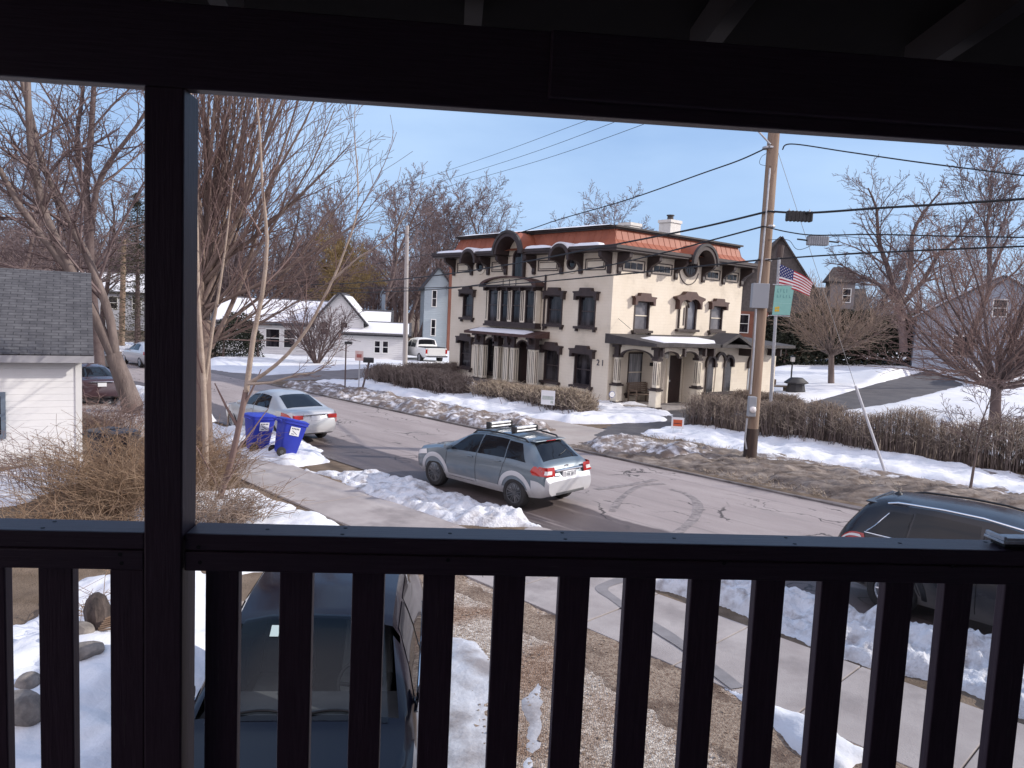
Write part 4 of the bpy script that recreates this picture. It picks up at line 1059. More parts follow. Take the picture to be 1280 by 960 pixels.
def door_handle(body, car, x, q, mat, side=1):
    p = body.P(x, q); m = MB(); bx(m, x-.09, x+.09, side*(p.y+.005), side*(p.y+.035), p.z-.016, p.z+.016)
    return m.build('door_handle', mat, car, bevel=.008)
def arch_flare(body, car, xw, r, r0, r1, mat, side, a0=-.05, a1=PI+.05, off=.012):
    mb = MB(); n = 22; vs = []
    for i in range(n+1):
        a = a0+(a1-a0)*i/n
        for rr, o in ((r0, off), ((r0+r1)/2, off+.006), (r1, off*.6)):
            x = xw+rr*math.cos(a); z = r+rr*math.sin(a)
            y = body.yside(x, max(z, body.ring(x)[1][1]+.02))
            vs.append((x, side*(y+o), z))
    mb.add(vs, [(i*3+j, (i+1)*3+j, (i+1)*3+j+1, i*3+j+1) for i in range(n) for j in range(2)])
    mb.add([], [])
    return mb.build('arch_flare', mat, car, smooth=50)
def road_z(h=0.008): return h
def place(front_px, heading):  # unused hook
    return None
# body frame -> world: local +x points to the REAR of the car, so rz turns -x onto the heading
def rz_for(heading):  # heading of the nose, clockwise from +Y
    d = Vector((math.sin(heading), math.cos(heading)))
    return math.atan2(-d.y, -d.x)

# ------------------------------------------------ the grey-blue hatchback
def wheel_solve(body_half, rzw, wheel_pts, xw):
    """location of the car so that its two seen tyre contacts fall on the given ground points"""
    c, s = math.cos(rzw), math.sin(rzw)
    acc = Vector((0, 0))
    for (X, Y), (x, y) in zip(wheel_pts, xw): acc += Vector((X-(c*x-s*y), Y-(s*x+c*y)))
    return acc/len(xw)
paint_blue = M('grey_blue_car_paint', (.12, .158, .19), (.135, .172, .205), scale=1, rough=.32, metal=.25, coat=.8)
clad_m = M('silver_cladding', (.50, .50, .52), (.56, .56, .58), scale=2, rough=.42, metal=.25, coat=.3)
grime(paint_blue, .30, .62); grime(clad_m, .30, .60, (.36, .335, .32))
L1 = 4.42
hb = Body(L1,
    top=[(0, .62), (.05, .78), (.25, .91), (.70, 1.00), (1.12, 1.06), (1.95, 1.46), (2.35, 1.515), (2.9, 1.52), (3.55, 1.475), (3.74, 1.43), (4.14, 1.10), (4.24, 1.05), (4.33, .86), (4.37, .76), (4.42, .70)],
    belt=[(0, .60), (.2, .80), (1.0, .98), (2.2, 1.03), (3.4, 1.07), (4.1, 1.04), (4.26, 1.0), (4.34, .82), (4.42, .66)],
    half=[(0, .56), (.06, .70), (.25, .82), (.7, .885), (2.2, .89), (3.6, .885), (4.1, .86), (4.30, .83), (4.38, .80), (4.42, .72)],
    tumble=[(0, .5), (.3, .70), (1.1, .72), (1.95, .60), (2.9, .60), (3.7, .56), (4.14, .68), (4.30, .76), (4.42, .6)],
    bot=[(0, .36), (.25, .27), (.9, .26), (3.6, .27), (4.2, .34), (4.42, .42)], k=.06)
WX = (.89, 3.525); R1 = .345
hd = math.atan2(-.70, .714) - rad(3.0)
rz1 = rz_for(hd)
wl = [gp(541, 607), gp(648, 636)]
# left side of the car faces the viewer: local y<0 or >0 ?  nose along -x, up z -> left side is -y
loc = wheel_solve(None, rz1, [(wl[0].x, wl[0].y), (wl[1].x, wl[1].y)], [(WX[0], -.80), (WX[1], -.80)])
def split1(x, y, z, k): return 1 if k <= 1 or (x > 4.0 and k <= 2) or (x > 4.365) else 0
car, ob = make_car('hatchback', 'grey blue hatchback with silver lower panels and ski rack parked by the snow bank', 'car', (loc.x, loc.y, .012), rz1, hb, paint_blue, WX, R1, .23, .40, carglass_m, split=split1, mats=[paint_blue, clad_m], rim=darkrim_m, spokes=8, style=1)
def add_panes(car, body, sides, ws, rw, sw, fade=9.5):
    top_patch(body, *ws, off=.005).build('windscreen', carglass_m, car, smooth=60)
    top_patch(body, *rw, off=.005).build('rear_window', carglass_m, car, smooth=60)
    for sd in (1, -1):
        for w in sides: patch(body, *w, side=sd).build('side_window', carglass_m, car, smooth=60)
add_panes(car, hb, [(1.32, 5.15, 2.29, 2.31, 8.5, 1.80), (2.33, 5.15, 3.17, 3.11, 8.5, 2.35), (3.20, 5.15, 3.80, 3.50, 8.3, 3.14)], (1.17, 1.93, 9.3, 9.3), (3.74, 4.12, 9.3, 9.15), None)
for sd in (1, -1):
    seam(hb, car, [(1.32, 5.1), (1.30, 2.4), (1.35, 1.6), (2.25, 1.6)], black_m, side=sd)
    seam(hb, car, [(2.30, 8), (2.31, 5), (2.30, 1.6)], black_m, side=sd)
    seam(hb, car, [(3.16, 8), (3.22, 5), (3.13, 3.4), (3.02, 2)], black_m, side=sd)
    door_handle(hb, car, 2.12, 4.4, paint_blue, sd); door_handle(hb, car, 3.0, 4.5, paint_blue, sd)
    mirror(car, 1.42, sd*.86, 1.07, paint_blue, sd)
    for xw in WX: arch_flare(hb, car, xw, R1, .395, .50, clad_m, sd)
    m = MB(); pts = [(x, sd*(hb.ring(x)[9][0]-.02), hb.ring(x)[9][1]+.05-(.05 if x in (1.9, 3.6) else 0)) for x in (1.9, 2.0, 2.4, 2.9, 3.4, 3.5, 3.6)]
    m.tube(pts, .020, 8); m.build('roof_rail', black_m, car, smooth=50)
    patch(hb, .07, 3.9, .62, .55, 4.9, .12, n=8, k=3, off=.008, side=sd).build('headlight', clearlens_m, car, smooth=50)
    m = MB(); bx(m, 4.36, 4.405, sd*.52, sd*.66, .50, .535); m.build('reflector', redlens_m, car, bevel=.008)
# tailgate furniture
def corner_lamp(body, car, z0, z1, xside, yin, xr0, dx, white):
    """lamp glass that runs along the side and turns the rear corner; columns follow the body outline at each height"""
    rows = 5
    for sd in (1, -1):
        G = []
        for j in range(rows+1):
            t = j/rows; z = z0+(z1-z0)*t; row = []
            n1, n2 = 7, 5
            lo = xside[0]+(xside[1]-xside[0])*abs(t-.45)*1.1
            for i in range(n1+1):
                x = lo+(xr0-.03-lo)*i/n1; row.append((x, sd*(body.yside(x, min(z, body.ring(x)[6][1]))+.012), z))
            yb = body.yside(xr0-.05, min(z, body.ring(xr0-.05)[6][1]))
            for i in range(n2+1):
                y = yb-.03+(yin-yb+.03)*i/n2; row.append((xr0+dx*(1-t)+.012, sd*y, z-.01*i/n2))
            G.append(row)
        m = len(G[0]); w_c = [(i, j) for i in range(white[0], white[1]) for j in range(white[2], white[3])]
        for nm, mt, cells in (('tail_lamp', redlens_m, [(i, j) for i in range(m-1) for j in range(rows) if (i, j) not in w_c]), ('reversing_lamp', clearlens_m, w_c)):
            mb = MB(); mb.v = [p for r in G for p in r]
            for i, j in cells: mb.f.append((j*m+i, j*m+i+1, (j+1)*m+i+1, (j+1)*m+i)); mb.m.append(0)
            us = sorted({v for f in mb.f for v in f}); rm = {v: i for i, v in enumerate(us)}; mb.v = [mb.v[v] for v in us]; mb.f = [tuple(rm[v] for v in f) for f in mb.f]
            mb.build(nm, mt, car, smooth=50)
corner_lamp(hb, car, .84, 1.03, (3.97, 4.10), .50, 4.335, .035, (7, 11, 1, 3))
m = MB(); bx(m, 4.26, 4.375, -.46, .46, .905, .945); m.build('tailgate_grip', chrome_m, car, bevel=.01)
m = MB(); bx(m, 4.30, 4.378, -.24, .24, .735, .90); nb = m.build('number_plate_recess', clad_m, car, bevel=.01)
m = MB(); bx(m, 4.3785, 4.386, -.155, .155, .745, .895); npl = m.build('number_plate', plate_m, car, bevel=.004)
m = MB()
for k in range(6):
    if k == 3: continue
    y = -.105+k*.042; bx(m, 4.3865, 4.388, y-.012, y+.012, .79, .855)
bx(m, 4.3865, 4.388, -.10, .10, .870, .882); m.build('plate_characters', ink_m, npl)
m = MB(); bx(m, 4.28, 4.425, -.50, .50, .40, .475); m.build('rear_skid_panel', M('grey_plastic', (.09, .09, .095), rough=.6), car, bevel=.02)
m = MB(); m.lathe([(.045, 0), (.05, .008), (.0, .012)], n=18, xf=lambda p: Vector((4.275+p.z*.9, p.x*1.5, .985+p.y*.7))); m.build('badge', chrome_m, car)
m = MB(); bx(m, 4.34, 4.372, -.50, -.30, .80, .82); bx(m, 4.345, 4.375, -.50, -.36, .765, .78); m.build('model_lettering', chrome_m, car)
m = MB(); q0, q1 = hb.P(4.05, 11), hb.P(3.93, 10.4)
m.tube([q0+Vector((.03, 0, .02)), q0+Vector((-.02, .18, .05)), hb.P(3.98, 10.2)+Vector((.02, 0, .022))], .009, 6); m.build('rear_wiper', black_m, car)
m = MB(); bx(m, 3.60, 3.80, -.52, .52, 1.472, 1.498); sp = m.build('roof_spoiler', paint_blue, car, bevel=.012)
m = MB(); bx(m, 3.801, 3.808, -.16, .16, 1.476, 1.494); m.build('brake_lamp', redlens_m, sp)
m = MB(); bx(m, -.012, .03, -.42, .42, .52, .66); m.build('grille', black_m, car, bevel=.01)
# ski rack: cross bars carrying two clamp arms
m = MB()
for x in (2.35, 3.15): m.tube([(x, -.60, 1.60), (x, .60, 1.60)], .018, 8)
rk = m.build('roof_rack', black_m, car, smooth=50)
for x in (2.35, 3.15):
    m = MB(); bx(m, x-.06, x+.06, -.50, .16, 1.62, 1.655); bx(m, x-.06, x+.06, -.50, .16, 1.69, 1.73); m.build('ski_clamp', M('aluminium_bar', (.72, .72, .73), rough=.35, metal=.3) if x < 3 else bpy.data.materials['aluminium_bar'], rk, bevel=.008)
    m = MB(); bx(m, x-.05, x+.05, -.49, .15, 1.656, 1.689); bx(m, x-.065, x+.065, -.56, -.505, 1.61, 1.74); bx(m, x-.065, x+.065, .165, .22, 1.61, 1.74); m.build('clamp_pad', black_m, rk, bevel=.008)

# ------------------------------------------------ silver saloon behind the bins
def sedan_body(L=4.85):
    return Body(L, top=[(0, .55), (.06, .68), (.3, .80), (1.1, .93), (1.35, .98), (2.15, 1.38), (2.6, 1.45), (3.1, 1.44), (3.5, 1.36), (4.25, 1.06), (4.7, 1.03), (4.78, 1.0), (4.85, .72)],
        belt=[(0, .52), (.3, .74), (1.2, .90), (2.5, .97), (4.2, 1.0), (4.7, .96), (4.85, .66)],
        half=[(0, .50), (.08, .70), (.35, .84), (.9, .91), (2.6, .92), (4.0, .91), (4.55, .85), (4.78, .76), (4.85, .66)],
        tumble=[(0, .45), (.4, .74), (1.3, .78), (2.2, .60), (3.1, .60), (3.5, .60), (4.25, .74), (4.7, .72), (4.85, .58)],
        bot=[(0, .30), (.3, .20), (1, .19), (3.9, .20), (4.5, .27), (4.85, .38)], k=.10)
def build_sedan(label, loc, rz, paint, detail=True, group=None, rim=alloy_m, cat='car', name='saloon_car'):
    b = sedan_body(); WX = (.95, 3.75)
    car, o = make_car(name, label, cat, (loc[0], loc[1], .012), rz, b, paint, WX, .325, .215, .37, carglass_m, rim=rim, spokes=10, group=group)
    add_panes(car, b, [(1.62, 5.25, 2.48, 2.50, 8.2, 2.08), (2.54, 5.25, 3.50, 3.28, 8.2, 2.56)], (1.40, 2.16, 9.3, 9.3), (3.46, 4.20, 9.3, 9.3), None)
    for sd in (1, -1):
        patch(b, 4.32, 3.7, 4.845, 4.80, 4.9, 4.28, n=10, k=3, off=.01, side=sd).build('tail_lamp', redlens_m, car, smooth=50)
        patch(b, .07, 3.6, .75, .60, 4.85, .12, n=8, k=3, off=.008, side=sd).build('headlight', clearlens_m, car, smooth=50)
        mirror(car, 1.68, sd*.89, .99, paint, sd, .9)
        if detail:
            seam(b, car, [(1.60, 5), (1.5, 2.2), (1.6, 1.5)], black_m, side=sd); seam(b, car, [(2.52, 8), (2.53, 5), (2.52, 1.6)], black_m, side=sd); seam(b, car, [(3.5, 5.2), (3.45, 4), (3.3, 2)], black_m, side=sd)
            door_handle(b, car, 2.35, 4.4, paint, sd); door_handle(b, car, 3.3, 4.4, paint, sd)
            m = MB(); bx(m, 4.70, 4.862, sd*.42, sd*.72, .80, .93); m.build('tail_lamp', redlens_m, car, bevel=.02)
    m = MB(); bx(m, 4.80, 4.868, -.155, .155, .76, .90); m.build('number_plate', plate_m, car, bevel=.004)
    m = MB(); bx(m, 4.78, 4.864, -.40, .40, .925, .955); m.build('boot_trim', chrome_m, car, bevel=.008)
    m = MB(); bx(m, -.012, .03, -.40, .40, .42, .58); m.build('grille', black_m, car, bevel=.01)
    m = MB(); bx(m, 4.6, 4.845, -.5, .5, .36, .42); m.build('rear_valance', black_m, car, bevel=.01)
    return car
silver_p = M('silver_car_paint', (.48, .485, .49), (.53, .535, .54), scale=1, rough=.3, metal=.35, coat=.7)
grime(silver_p, .28, .62, (.34, .32, .31))
rz2 = rz_for(math.atan2(-.70, .714))
pr = gp(401, 547)   # near rear tyre
loc = wheel_solve(None, rz2, [(pr.x, pr.y)], [(3.75, .82)])
build_sedan('silver saloon car parked on the street behind the blue recycling bins', loc, rz2, silver_p)

# ------------------------------------------------ sport utility cars
def suv_body(L=4.65, H=1.68, hood=1.08):
    return Body(L, top=[(0, .66), (.05, .86), (.25, .98), (1.05, hood), (1.25, hood+.04), (2.0, H-.08), (2.5, H-.01), (3.2, H), (4.0, H-.05), (4.22, H-.12), (4.50, 1.16), (4.58, 1.04), (4.65, .74)],
        belt=[(0, .62), (.25, .88), (1.1, 1.03), (2.4, 1.09), (3.6, 1.15), (4.4, 1.14), (4.65, .70)],
        half=[(0, .60), (.06, .76), (.3, .86), (.9, .915), (2.6, .92), (3.9, .915), (4.35, .87), (4.55, .80), (4.65, .70)],
        tumble=[(0, .55), (.3, .76), (1.2, .80), (2.0, .67), (3.2, .67), (4.2, .60), (4.5, .70), (4.65, .6)],
        bot=[(0, .36), (.3, .25), (1, .24), (3.8, .25), (4.4, .34), (4.65, .44)], k=.09)
black_p = M('black_car_paint', (.012, .011, .015), rough=.22, spec=.4, coat=.25)
grime(black_p, .30, .70, (.20, .185, .175), .6)
sb = suv_body(); WXs = (.92, 3.65)
rz3 = rz_for(math.atan2(.70, -.714))    # nose to the right and near
pw = gp(1112, 768)
loc = wheel_solve(None, rz3, [(pw.x, pw.y)], [(3.65, .84)])
car, o = make_car('sport_utility_car', 'black sport utility car parked behind the right end of the railing', 'car', (loc.x, loc.y, .012), rz3, sb, black_p, WXs, .36, .235, .42, carglass_m, rim=alloy_m, spokes=10)
add_panes(car, sb, [(1.62, 5.3, 2.50, 2.54, 8.2, 2.05), (2.57, 5.3, 3.50, 3.46, 8.2, 2.60), (3.53, 5.3, 4.08, 3.80, 7.9, 3.49)], (1.28, 2.0, 9.3, 9.3), (4.20, 4.48, 9.2, 9.1), None)
for sd in (1, -1):
    m = MB(); pts = [sb.P(x, q) for x, q in ((1.62, 5.15), (2.6, 5.15), (3.5, 5.15), (4.12, 5.2), (3.98, 6.3), (3.80, 8.0))]
    P = []
    for i in range(len(pts)-1):
        xq = [((1.62, 5.15), (2.6, 5.15), (3.5, 5.15), (4.12, 5.2), (3.98, 6.3), (3.80, 8.0))[j] for j in (i, i+1)]
        for k in range(6):
            t = k/6; p = sb.P(xq[0][0]+(xq[1][0]-xq[0][0])*t, xq[0][1]+(xq[1][1]-xq[0][1])*t); P.append((p.x, sd*(p.y+.008), p.z))
    m.tube(P, .011, 6); m.build('chrome_trim', chrome_m, car, smooth=60)
    patch(sb, 4.06, 4.0, 4.60, 4.55, 4.98, 4.12, n=10, k=4, off=.012, side=sd).build('tail_lamp', redlens_m, car, smooth=50)
    patch(sb, 4.14, 4.55, 4.52, 4.50, 4.8, 4.18, n=8, k=2, off=.018, side=sd).build('reversing_lamp', clearlens_m, car, smooth=50)
    m = MB(); P = [(x, sd*(sb.ring(x)[9][0]-.015), sb.ring(x)[9][1]+.035-(.03 if x in (1.95, 3.9) else 0)) for x in (1.95, 2.1, 2.6, 3.1, 3.6, 3.75, 3.9)]
    m.tube(P, .017, 8); m.build('roof_rail', chrome_m if sd > 0 else black_m, car, smooth=60)
    seam(sb, car, [(2.54, 8), (2.55, 5), (2.54, 1.6)], arch_m, side=sd); seam(sb, car, [(3.5, 8), (3.55, 5), (3.4, 3), (3.25, 1.8)], arch_m, side=sd)
    door_handle(sb, car, 2.38, 4.5, chrome_m, sd); door_handle(sb, car, 3.38, 4.5, chrome_m, sd)
    mirror(car, 1.68, sd*.90, 1.14, black_p, sd)
    for xw in WXs: arch_flare(sb, car, xw, .36, .418, .49, black_m, sd)
m = MB(); bx(m, 3.98, 4.25, -.57, .57, 1.575, 1.598); m.build('roof_spoiler', black_p, car, bevel=.014)
m = MB(); m.lathe([(.07, 0), (.05, .03), (.012, .06), (.004, .075)], (3.95, 0, 1.665), 12); m.tube([(3.95, 0, 1.72), (4.12, 0, 1.92)], [.004, .0025], 5); m.build('antenna', black_m, car)
m = MB(); bx(m, 4.58, 4.662, -.155, .155, .84, .98); m.build('number_plate', plate_m, car)

# dark car in the driveway below the railing, nose to the viewer
dark_p = M('midnight_blue_car_paint', (.009, .008, .014), rough=.15, spec=.3, coat=.15)
db = suv_body(4.6, 1.70, 1.10)
HD = rad(180-5.5)
rz4 = rz_for(HD)
base = Vector((-1.38, 4.15))
ddir = Vector((math.sin(HD), math.cos(HD)))
WINX = (1.24, 2.02)
def skip4(x, k, c): return WINX[0]+.06 < x < WINX[1]-.06 and k >= 9
car, o = make_car('sport_utility_car', 'dark blue sport utility car in the driveway below the railing, windscreen towards the porch', 'car', (base.x, base.y, .014), rz4, db, dark_p, WXs, .36, .235, .42, carglass_m, rim=alloy_m, spokes=10, skip=None)
# open the windscreen so that the seats show through the glass
bm = bmesh.new(); bm.from_mesh(o.data)
dl = [f for f in bm.faces if WINX[0]+.05 < f.calc_center_median().x < WINX[1]-.04 and f.normal.z > .2 and f.calc_center_median().z > 1.08 and abs(f.calc_center_median().y) < .70]
bmesh.ops.delete(bm, geom=dl, context='FACES'); bm.to_mesh(o.data); bm.free()
ws_m = bpy.data.materials.new('windscreen_glass'); ws_m.use_nodes = True
nt = ws_m.node_tree; nt.nodes.clear(); o_ = nt.nodes.new('ShaderNodeOutputMaterial')
gl = nt.nodes.new('ShaderNodeBsdfGlossy'); gl.inputs['Roughness'].default_value = .02; tr = nt.nodes.new('ShaderNodeBsdfTransparent'); tr.inputs['Color'].default_value = (.80, .86, .85, 1)
fr = nt.nodes.new('ShaderNodeFresnel'); fr.inputs['IOR'].default_value = 1.5; mxs = nt.nodes.new('ShaderNodeMixShader')
nt.links.new(fr.outputs[0], mxs.inputs[0]); nt.links.new(tr.outputs[0], mxs.inputs[1]); nt.links.new(gl.outputs[0], mxs.inputs[2]); nt.links.new(mxs.outputs[0], o_.inputs[0])
top_patch(db, WINX[0], WINX[1], 9.25, 9.25, off=.006).build('windscreen', ws_m, car, smooth=60)
top_patch(db, 4.20, 4.46, 9.2, 9.1, off=.005).build('rear_window', carglass_m, car, smooth=60)
for sd in (1, -1):
    for w_ in [(1.62, 5.3, 2.50, 2.54, 8.2, 2.05), (2.57, 5.3, 3.50, 3.46, 8.2, 2.60)]: patch(db, *w_, side=sd).build('side_window', carglass_m, car, smooth=60)
    m = MB(); P = []
    for x in np.linspace(1.55, 3.6, 20): p = db.P(float(x), 5.12); P.append((p.x, sd*(p.y+.008), p.z))
    m.tube(P, .010, 6); m.build('chrome_trim', chrome_m, car, smooth=60)
    mirror(car, 1.66, sd*.90, 1.14, dark_p, sd, 1.15)
    patch(db, .06, 3.9, .65, .55, 4.9, .12, n=8, k=3, off=.008, side=sd).build('headlight', clearlens_m, car, smooth=50)
    seam(db, car, [(2.54, 8), (2.55, 5), (2.54, 1.6)], arch_m, side=sd); door_handle(db, car, 2.38, 4.5, dark_p, sd)
int_m = M('grey_car_interior', (.08, .083, .092), (.11, .113, .122), scale=6, rough=.7)
seat_m = M('grey_car_seat', (.30, .31, .33), (.36, .37, .39), scale=6, rough=.6)
m = MB(); m.add([(1.22, -.78, 1.07), (1.22, .78, 1.07), (1.95, .78, 1.02), (1.95, -.78, 1.02), (1.97, .78, .6), (1.97, -.78, .6)], [(0, 1, 2, 3), (3, 2, 4, 5)]); m.build('dashboard', int_m, car)
for sy in (-.38, .38):
    m = MB(); m.box(2.35, 2.90, sy-.25, sy+.25, .62, .76); m.add([(2.80, sy-.25, .76), (2.80, sy+.25, .76), (3.02, sy+.22, 1.36), (3.02, sy-.22, 1.36), (2.93, sy-.25, .76), (2.93, sy+.25, .76), (3.12, sy+.22, 1.36), (3.12, sy-.22, 1.36)], [(0, 1, 2, 3), (4, 7, 6, 5), (0, 3, 7, 4), (1, 5, 6, 2), (2, 6, 7, 3)])
    m.box(3.04, 3.12, sy-.13, sy+.13, 1.39, 1.56); m.build('seat', seat_m, car, bevel=.03)
# steering wheel on the car's own left (seen at the right of the picture)
m = MB(); cx, cy_, cz = 2.08, -.38, 1.02; pts = []
for k in range(25):
    a = 2*PI*k/24; pts.append((cx+.09*math.sin(a)*1.0, cy_+.185*math.cos(a), cz+.165*math.sin(a)))
m.tube(pts, .016, 7, cap=False); m.tube([(cx, cy_-.17, cz), (cx-.02, cy_, cz-.01), (cx, cy_+.17, cz)], .018, 6); m.tube([(cx-.01, cy_, cz), (cx-.25, cy_, cz-.06)], .035, 8); m.build('steering_wheel', black_m, car, smooth=60)
m = MB(); m.box(1.3, 3.3, -.8, .8, .45, .5); m.build('cabin_floor', int_m, car)
# stickers behind the glass, wipers on the cowl
stk = M('pale_sticker', (.50, .62, .60), rough=.5)
for (x, y, w_, h_) in ((1.86, .30, .035, .045), (1.42, -.50, .05, .045)):
    p = db.P(x, 10.5); zc = db.P(x, 11-abs(y)/.6*.9).z+.0095
    dzx = (db.P(x+.05, 10.6).z-db.P(x-.05, 10.6).z)/.1
    m = MB(); m.add([(x-h_, y-w_, zc-h_*dzx+.004), (x+h_, y-w_, zc+h_*dzx+.004), (x+h_, y+w_, zc+h_*dzx+.004), (x-h_, y+w_, zc-h_*dzx+.004)], [(0, 1, 2, 3)]); m.build('windscreen_sticker', stk, car)
m = MB()
for y0, y1 in ((.55, -.02), (.0, -.55)):
    P = []
    for t in np.linspace(0, 1, 8):
        y = y0+(y1-y0)*t; x = 1.25+.05*math.sin(t*PI)*1.0; p = db.P(x, 11-min(1.6, abs(y)/.62)); P.append((x, y, p.z+.024))
    m.tube(P, .011, 6)
m.build('wiper', black_m, car)

# ------------------------------------------------ cars farther along the street
dk = M('dark_red_brown_paint', (.055, .03, .035), rough=.25, coat=.8)
wh_p = M('pale_silver_paint', (.55, .56, .58), rough=.3, metal=.2, coat=.6)
gr_p = M('dark_grey_paint', (.05, .05, .055), rough=.3, coat=.6)
p = gp(137, 483); build_sedan('dark red saloon with lit red tail lamps seen left of the leaning trunk', (p.x-.2, p.y-3.0), rz2, dk, False)
p = gp(184, 457); loc = wheel_solve(None, rz2, [(p.x, p.y)], [(2.4, 0)]); build_sedan('pale silver saloon parked far up the street right of the leaning trunk', loc, rz2, wh_p, False)
p = gp(112, 462); loc = wheel_solve(None, rz2, [(p.x, p.y)], [(3, 0)]); build_sedan('dark grey saloon far up the street half hidden by the garage corner', loc, rz2, gr_p, False)
# ------------------------------------------------ white pickup by the far blue house
pk = thing('pickup_truck', 'white pickup truck parked at the small white house with its tailgate to the street', 'truck', (0, 0, 0))
pb = Body(5.7, top=[(0, .75), (.06, 1.0), (.4, 1.10), (1.35, 1.18), (1.5, 1.22), (2.1, 1.80), (2.6, 1.88), (3.6, 1.86), (3.75, 1.80), (3.86, 1.30), (3.9, 1.22), (5.6, 1.22), (5.7, 1.20)],
    belt=[(0, .7), (.3, 1.0), (1.5, 1.12), (3.8, 1.15), (5.7, 1.16)], half=[(0, .72), (.1, .88), (.5, .97), (5.4, .97), (5.7, .94)],
    tumble=[(0, .6), (.5, .86), (1.5, .86), (2.2, .72), (3.7, .72), (3.9, .92), (5.7, .90)], bot=[(0, .45), (.5, .38), (5.2, .45), (5.7, .55)], k=.04)
bpy.data.objects.remove(pk)
p = gp(545, 455); rz5 = rz_for(math.atan2(-.70, .714)+rad(14))
loc = wheel_solve(None, rz5, [(p.x, p.y)], [(5.7, 0)])
pk, o = make_car('pickup_truck', 'white pickup truck parked beyond the pale hedge with its tailgate to the street', 'truck', (loc.x, loc.y, .02), rz5, pb, white_m, (1.0, 4.5), .40, .26, .46, carglass_m)
top_patch(pb, 1.5, 2.1, 9.3, 9.3, off=.006).build('windscreen', carglass_m, pk); top_patch(pb, 3.74, 3.88, 9.2, 9.2, off=.008).build('rear_window', carglass_m, pk)
for sd in (1, -1):
    for w_ in [(1.75, 5.2, 2.6, 2.62, 8.2, 2.18), (2.68, 5.2, 3.62, 3.58, 8.2, 2.7)]: patch(pb, *w_, side=sd).build('side_window', carglass_m, pk)
    m = MB(); bx(m, 5.55, 5.715, sd*.78, sd*.93, .80, 1.12); m.build('tail_lamp', redlens_m, pk)
m = MB(); bx(m, 5.702, 5.72, -.72, .72, .72, 1.18); m.build('tailgate', white_m, pk, bevel=.01)
m = MB(); bx(m, 5.7, 5.85, -.92, .92, .50, .66); m.build('bumper', chrome_m, pk, bevel=.02)
m = MB(); bx(m, 4.0, 5.6, -.82, .82, 1.20, 1.285); m.build('bed_cover', black_m, pk)

# ------------------------------------------------ recycling bins
bin_m = M('blue_bin_plastic', (.025, .04, .36), (.03, .05, .42), scale=3, rough=.45, spec=.4)
def make_bin(label, loc, rz, tilt, bin_m=bin_m, group='wheeled recycling bins on the snow bank'):
    t = thing('recycling_bin', label, 'bin', loc, rz, group); t.rotation_euler = (rad(tilt[0]), rad(tilt[1]), rz)
    m = MB(); n = 6
    def ring(z, wx, wy, r=.06):
        P = []
        for cx, cy_, a0 in ((1, 1, 0), (-1, 1, PI/2), (-1, -1, PI), (1, -1, 1.5*PI)):
            for k in range(4):
                a = a0+k*PI/6; P.append((cx*(wx-r)+r*math.cos(a), cy_*(wy-r)+r*math.sin(a), z))
        return P
    R = [ring(.06, .20, .22), ring(.10, .225, .245), ring(.92, .29, .335), ring(.925, .315, .36), ring(.99, .315, .36)]
    k = len(R[0]); vs = sum(R, []); fs = [(i*k+j, i*k+(j+1) % k, (i+1)*k+(j+1) % k, (i+1)*k+j) for i in range(4) for j in range(k)] + [tuple(range(k))[::-1]]
    m.add(vs, fs); m.build('bin_body', bin_m, t, smooth=40)
    m = MB(); A, B, C_ = ring(.992, .325, .37), ring(1.03, .33, .375), ring(1.07, .24, .28)
    m.add(A+B+C_, [(i*k+j, i*k+(j+1) % k, (i+1)*k+(j+1) % k, (i+1)*k+j) for i in range(2) for j in range(k)] + [tuple(range(k))[::-1], tuple(range(2*k, 3*k))]); m.build('lid', bin_m, t, smooth=40)
    m = MB(); m.tube([(-.24, .40, .93), (-.24, .46, .97), (.24, .46, .97), (.24, .40, .93)], .018, 8); m.build('handle', bin_m, t, smooth=50)
    for sx in (-1, 1):
        m = MB(); m.lathe([(.0, -.03), (.10, -.03), (.13, -.02), (.13, .02), (.10, .03), (0, .03)], n=18, xf=lambda p, sx=sx: Vector((sx*.285+p.z, .24+p.x, .13+p.y)))
        w_ = m.build('wheel', rubber_m, t, smooth=40)
        m = MB(); m.lathe([(.0, .032), (.055, .031), (.06, .02)], n=12, xf=lambda p, sx=sx: Vector((sx*(.285+p.z), .24+p.x, .13+p.y))); m.build('hub', darkrim_m, w_)
    return t
def bin_sticker(t):
    m = MB(); m.add([(-.285, -.14, .62), (-.285, .14, .62), (-.301, .14, .86), (-.301, -.14, .86)], [(0, 1, 2, 3)])
    s = m.build('sticker', plate_m, t)
    m = MB(); q = lambda y, z: (-(.287+(z-.62)*.066), y, z)
    for y in (-.09, -.045, .0, .045, .09): m.add([q(y-.014, .79), q(y+.014, .79), q(y+.014, .83), q(y-.014, .83)], [(0, 1, 2, 3)])
    m.add([q(-.09, .66), q(-.06, .66), q(.09, .75), q(.06, .75)], [(0, 1, 2, 3)]); m.add([q(.0, .655), q(.09, .655), q(.09, .67), q(.0, .67)], [(0, 1, 2, 3)])
    m.build('sticker_print', ink_m, s)

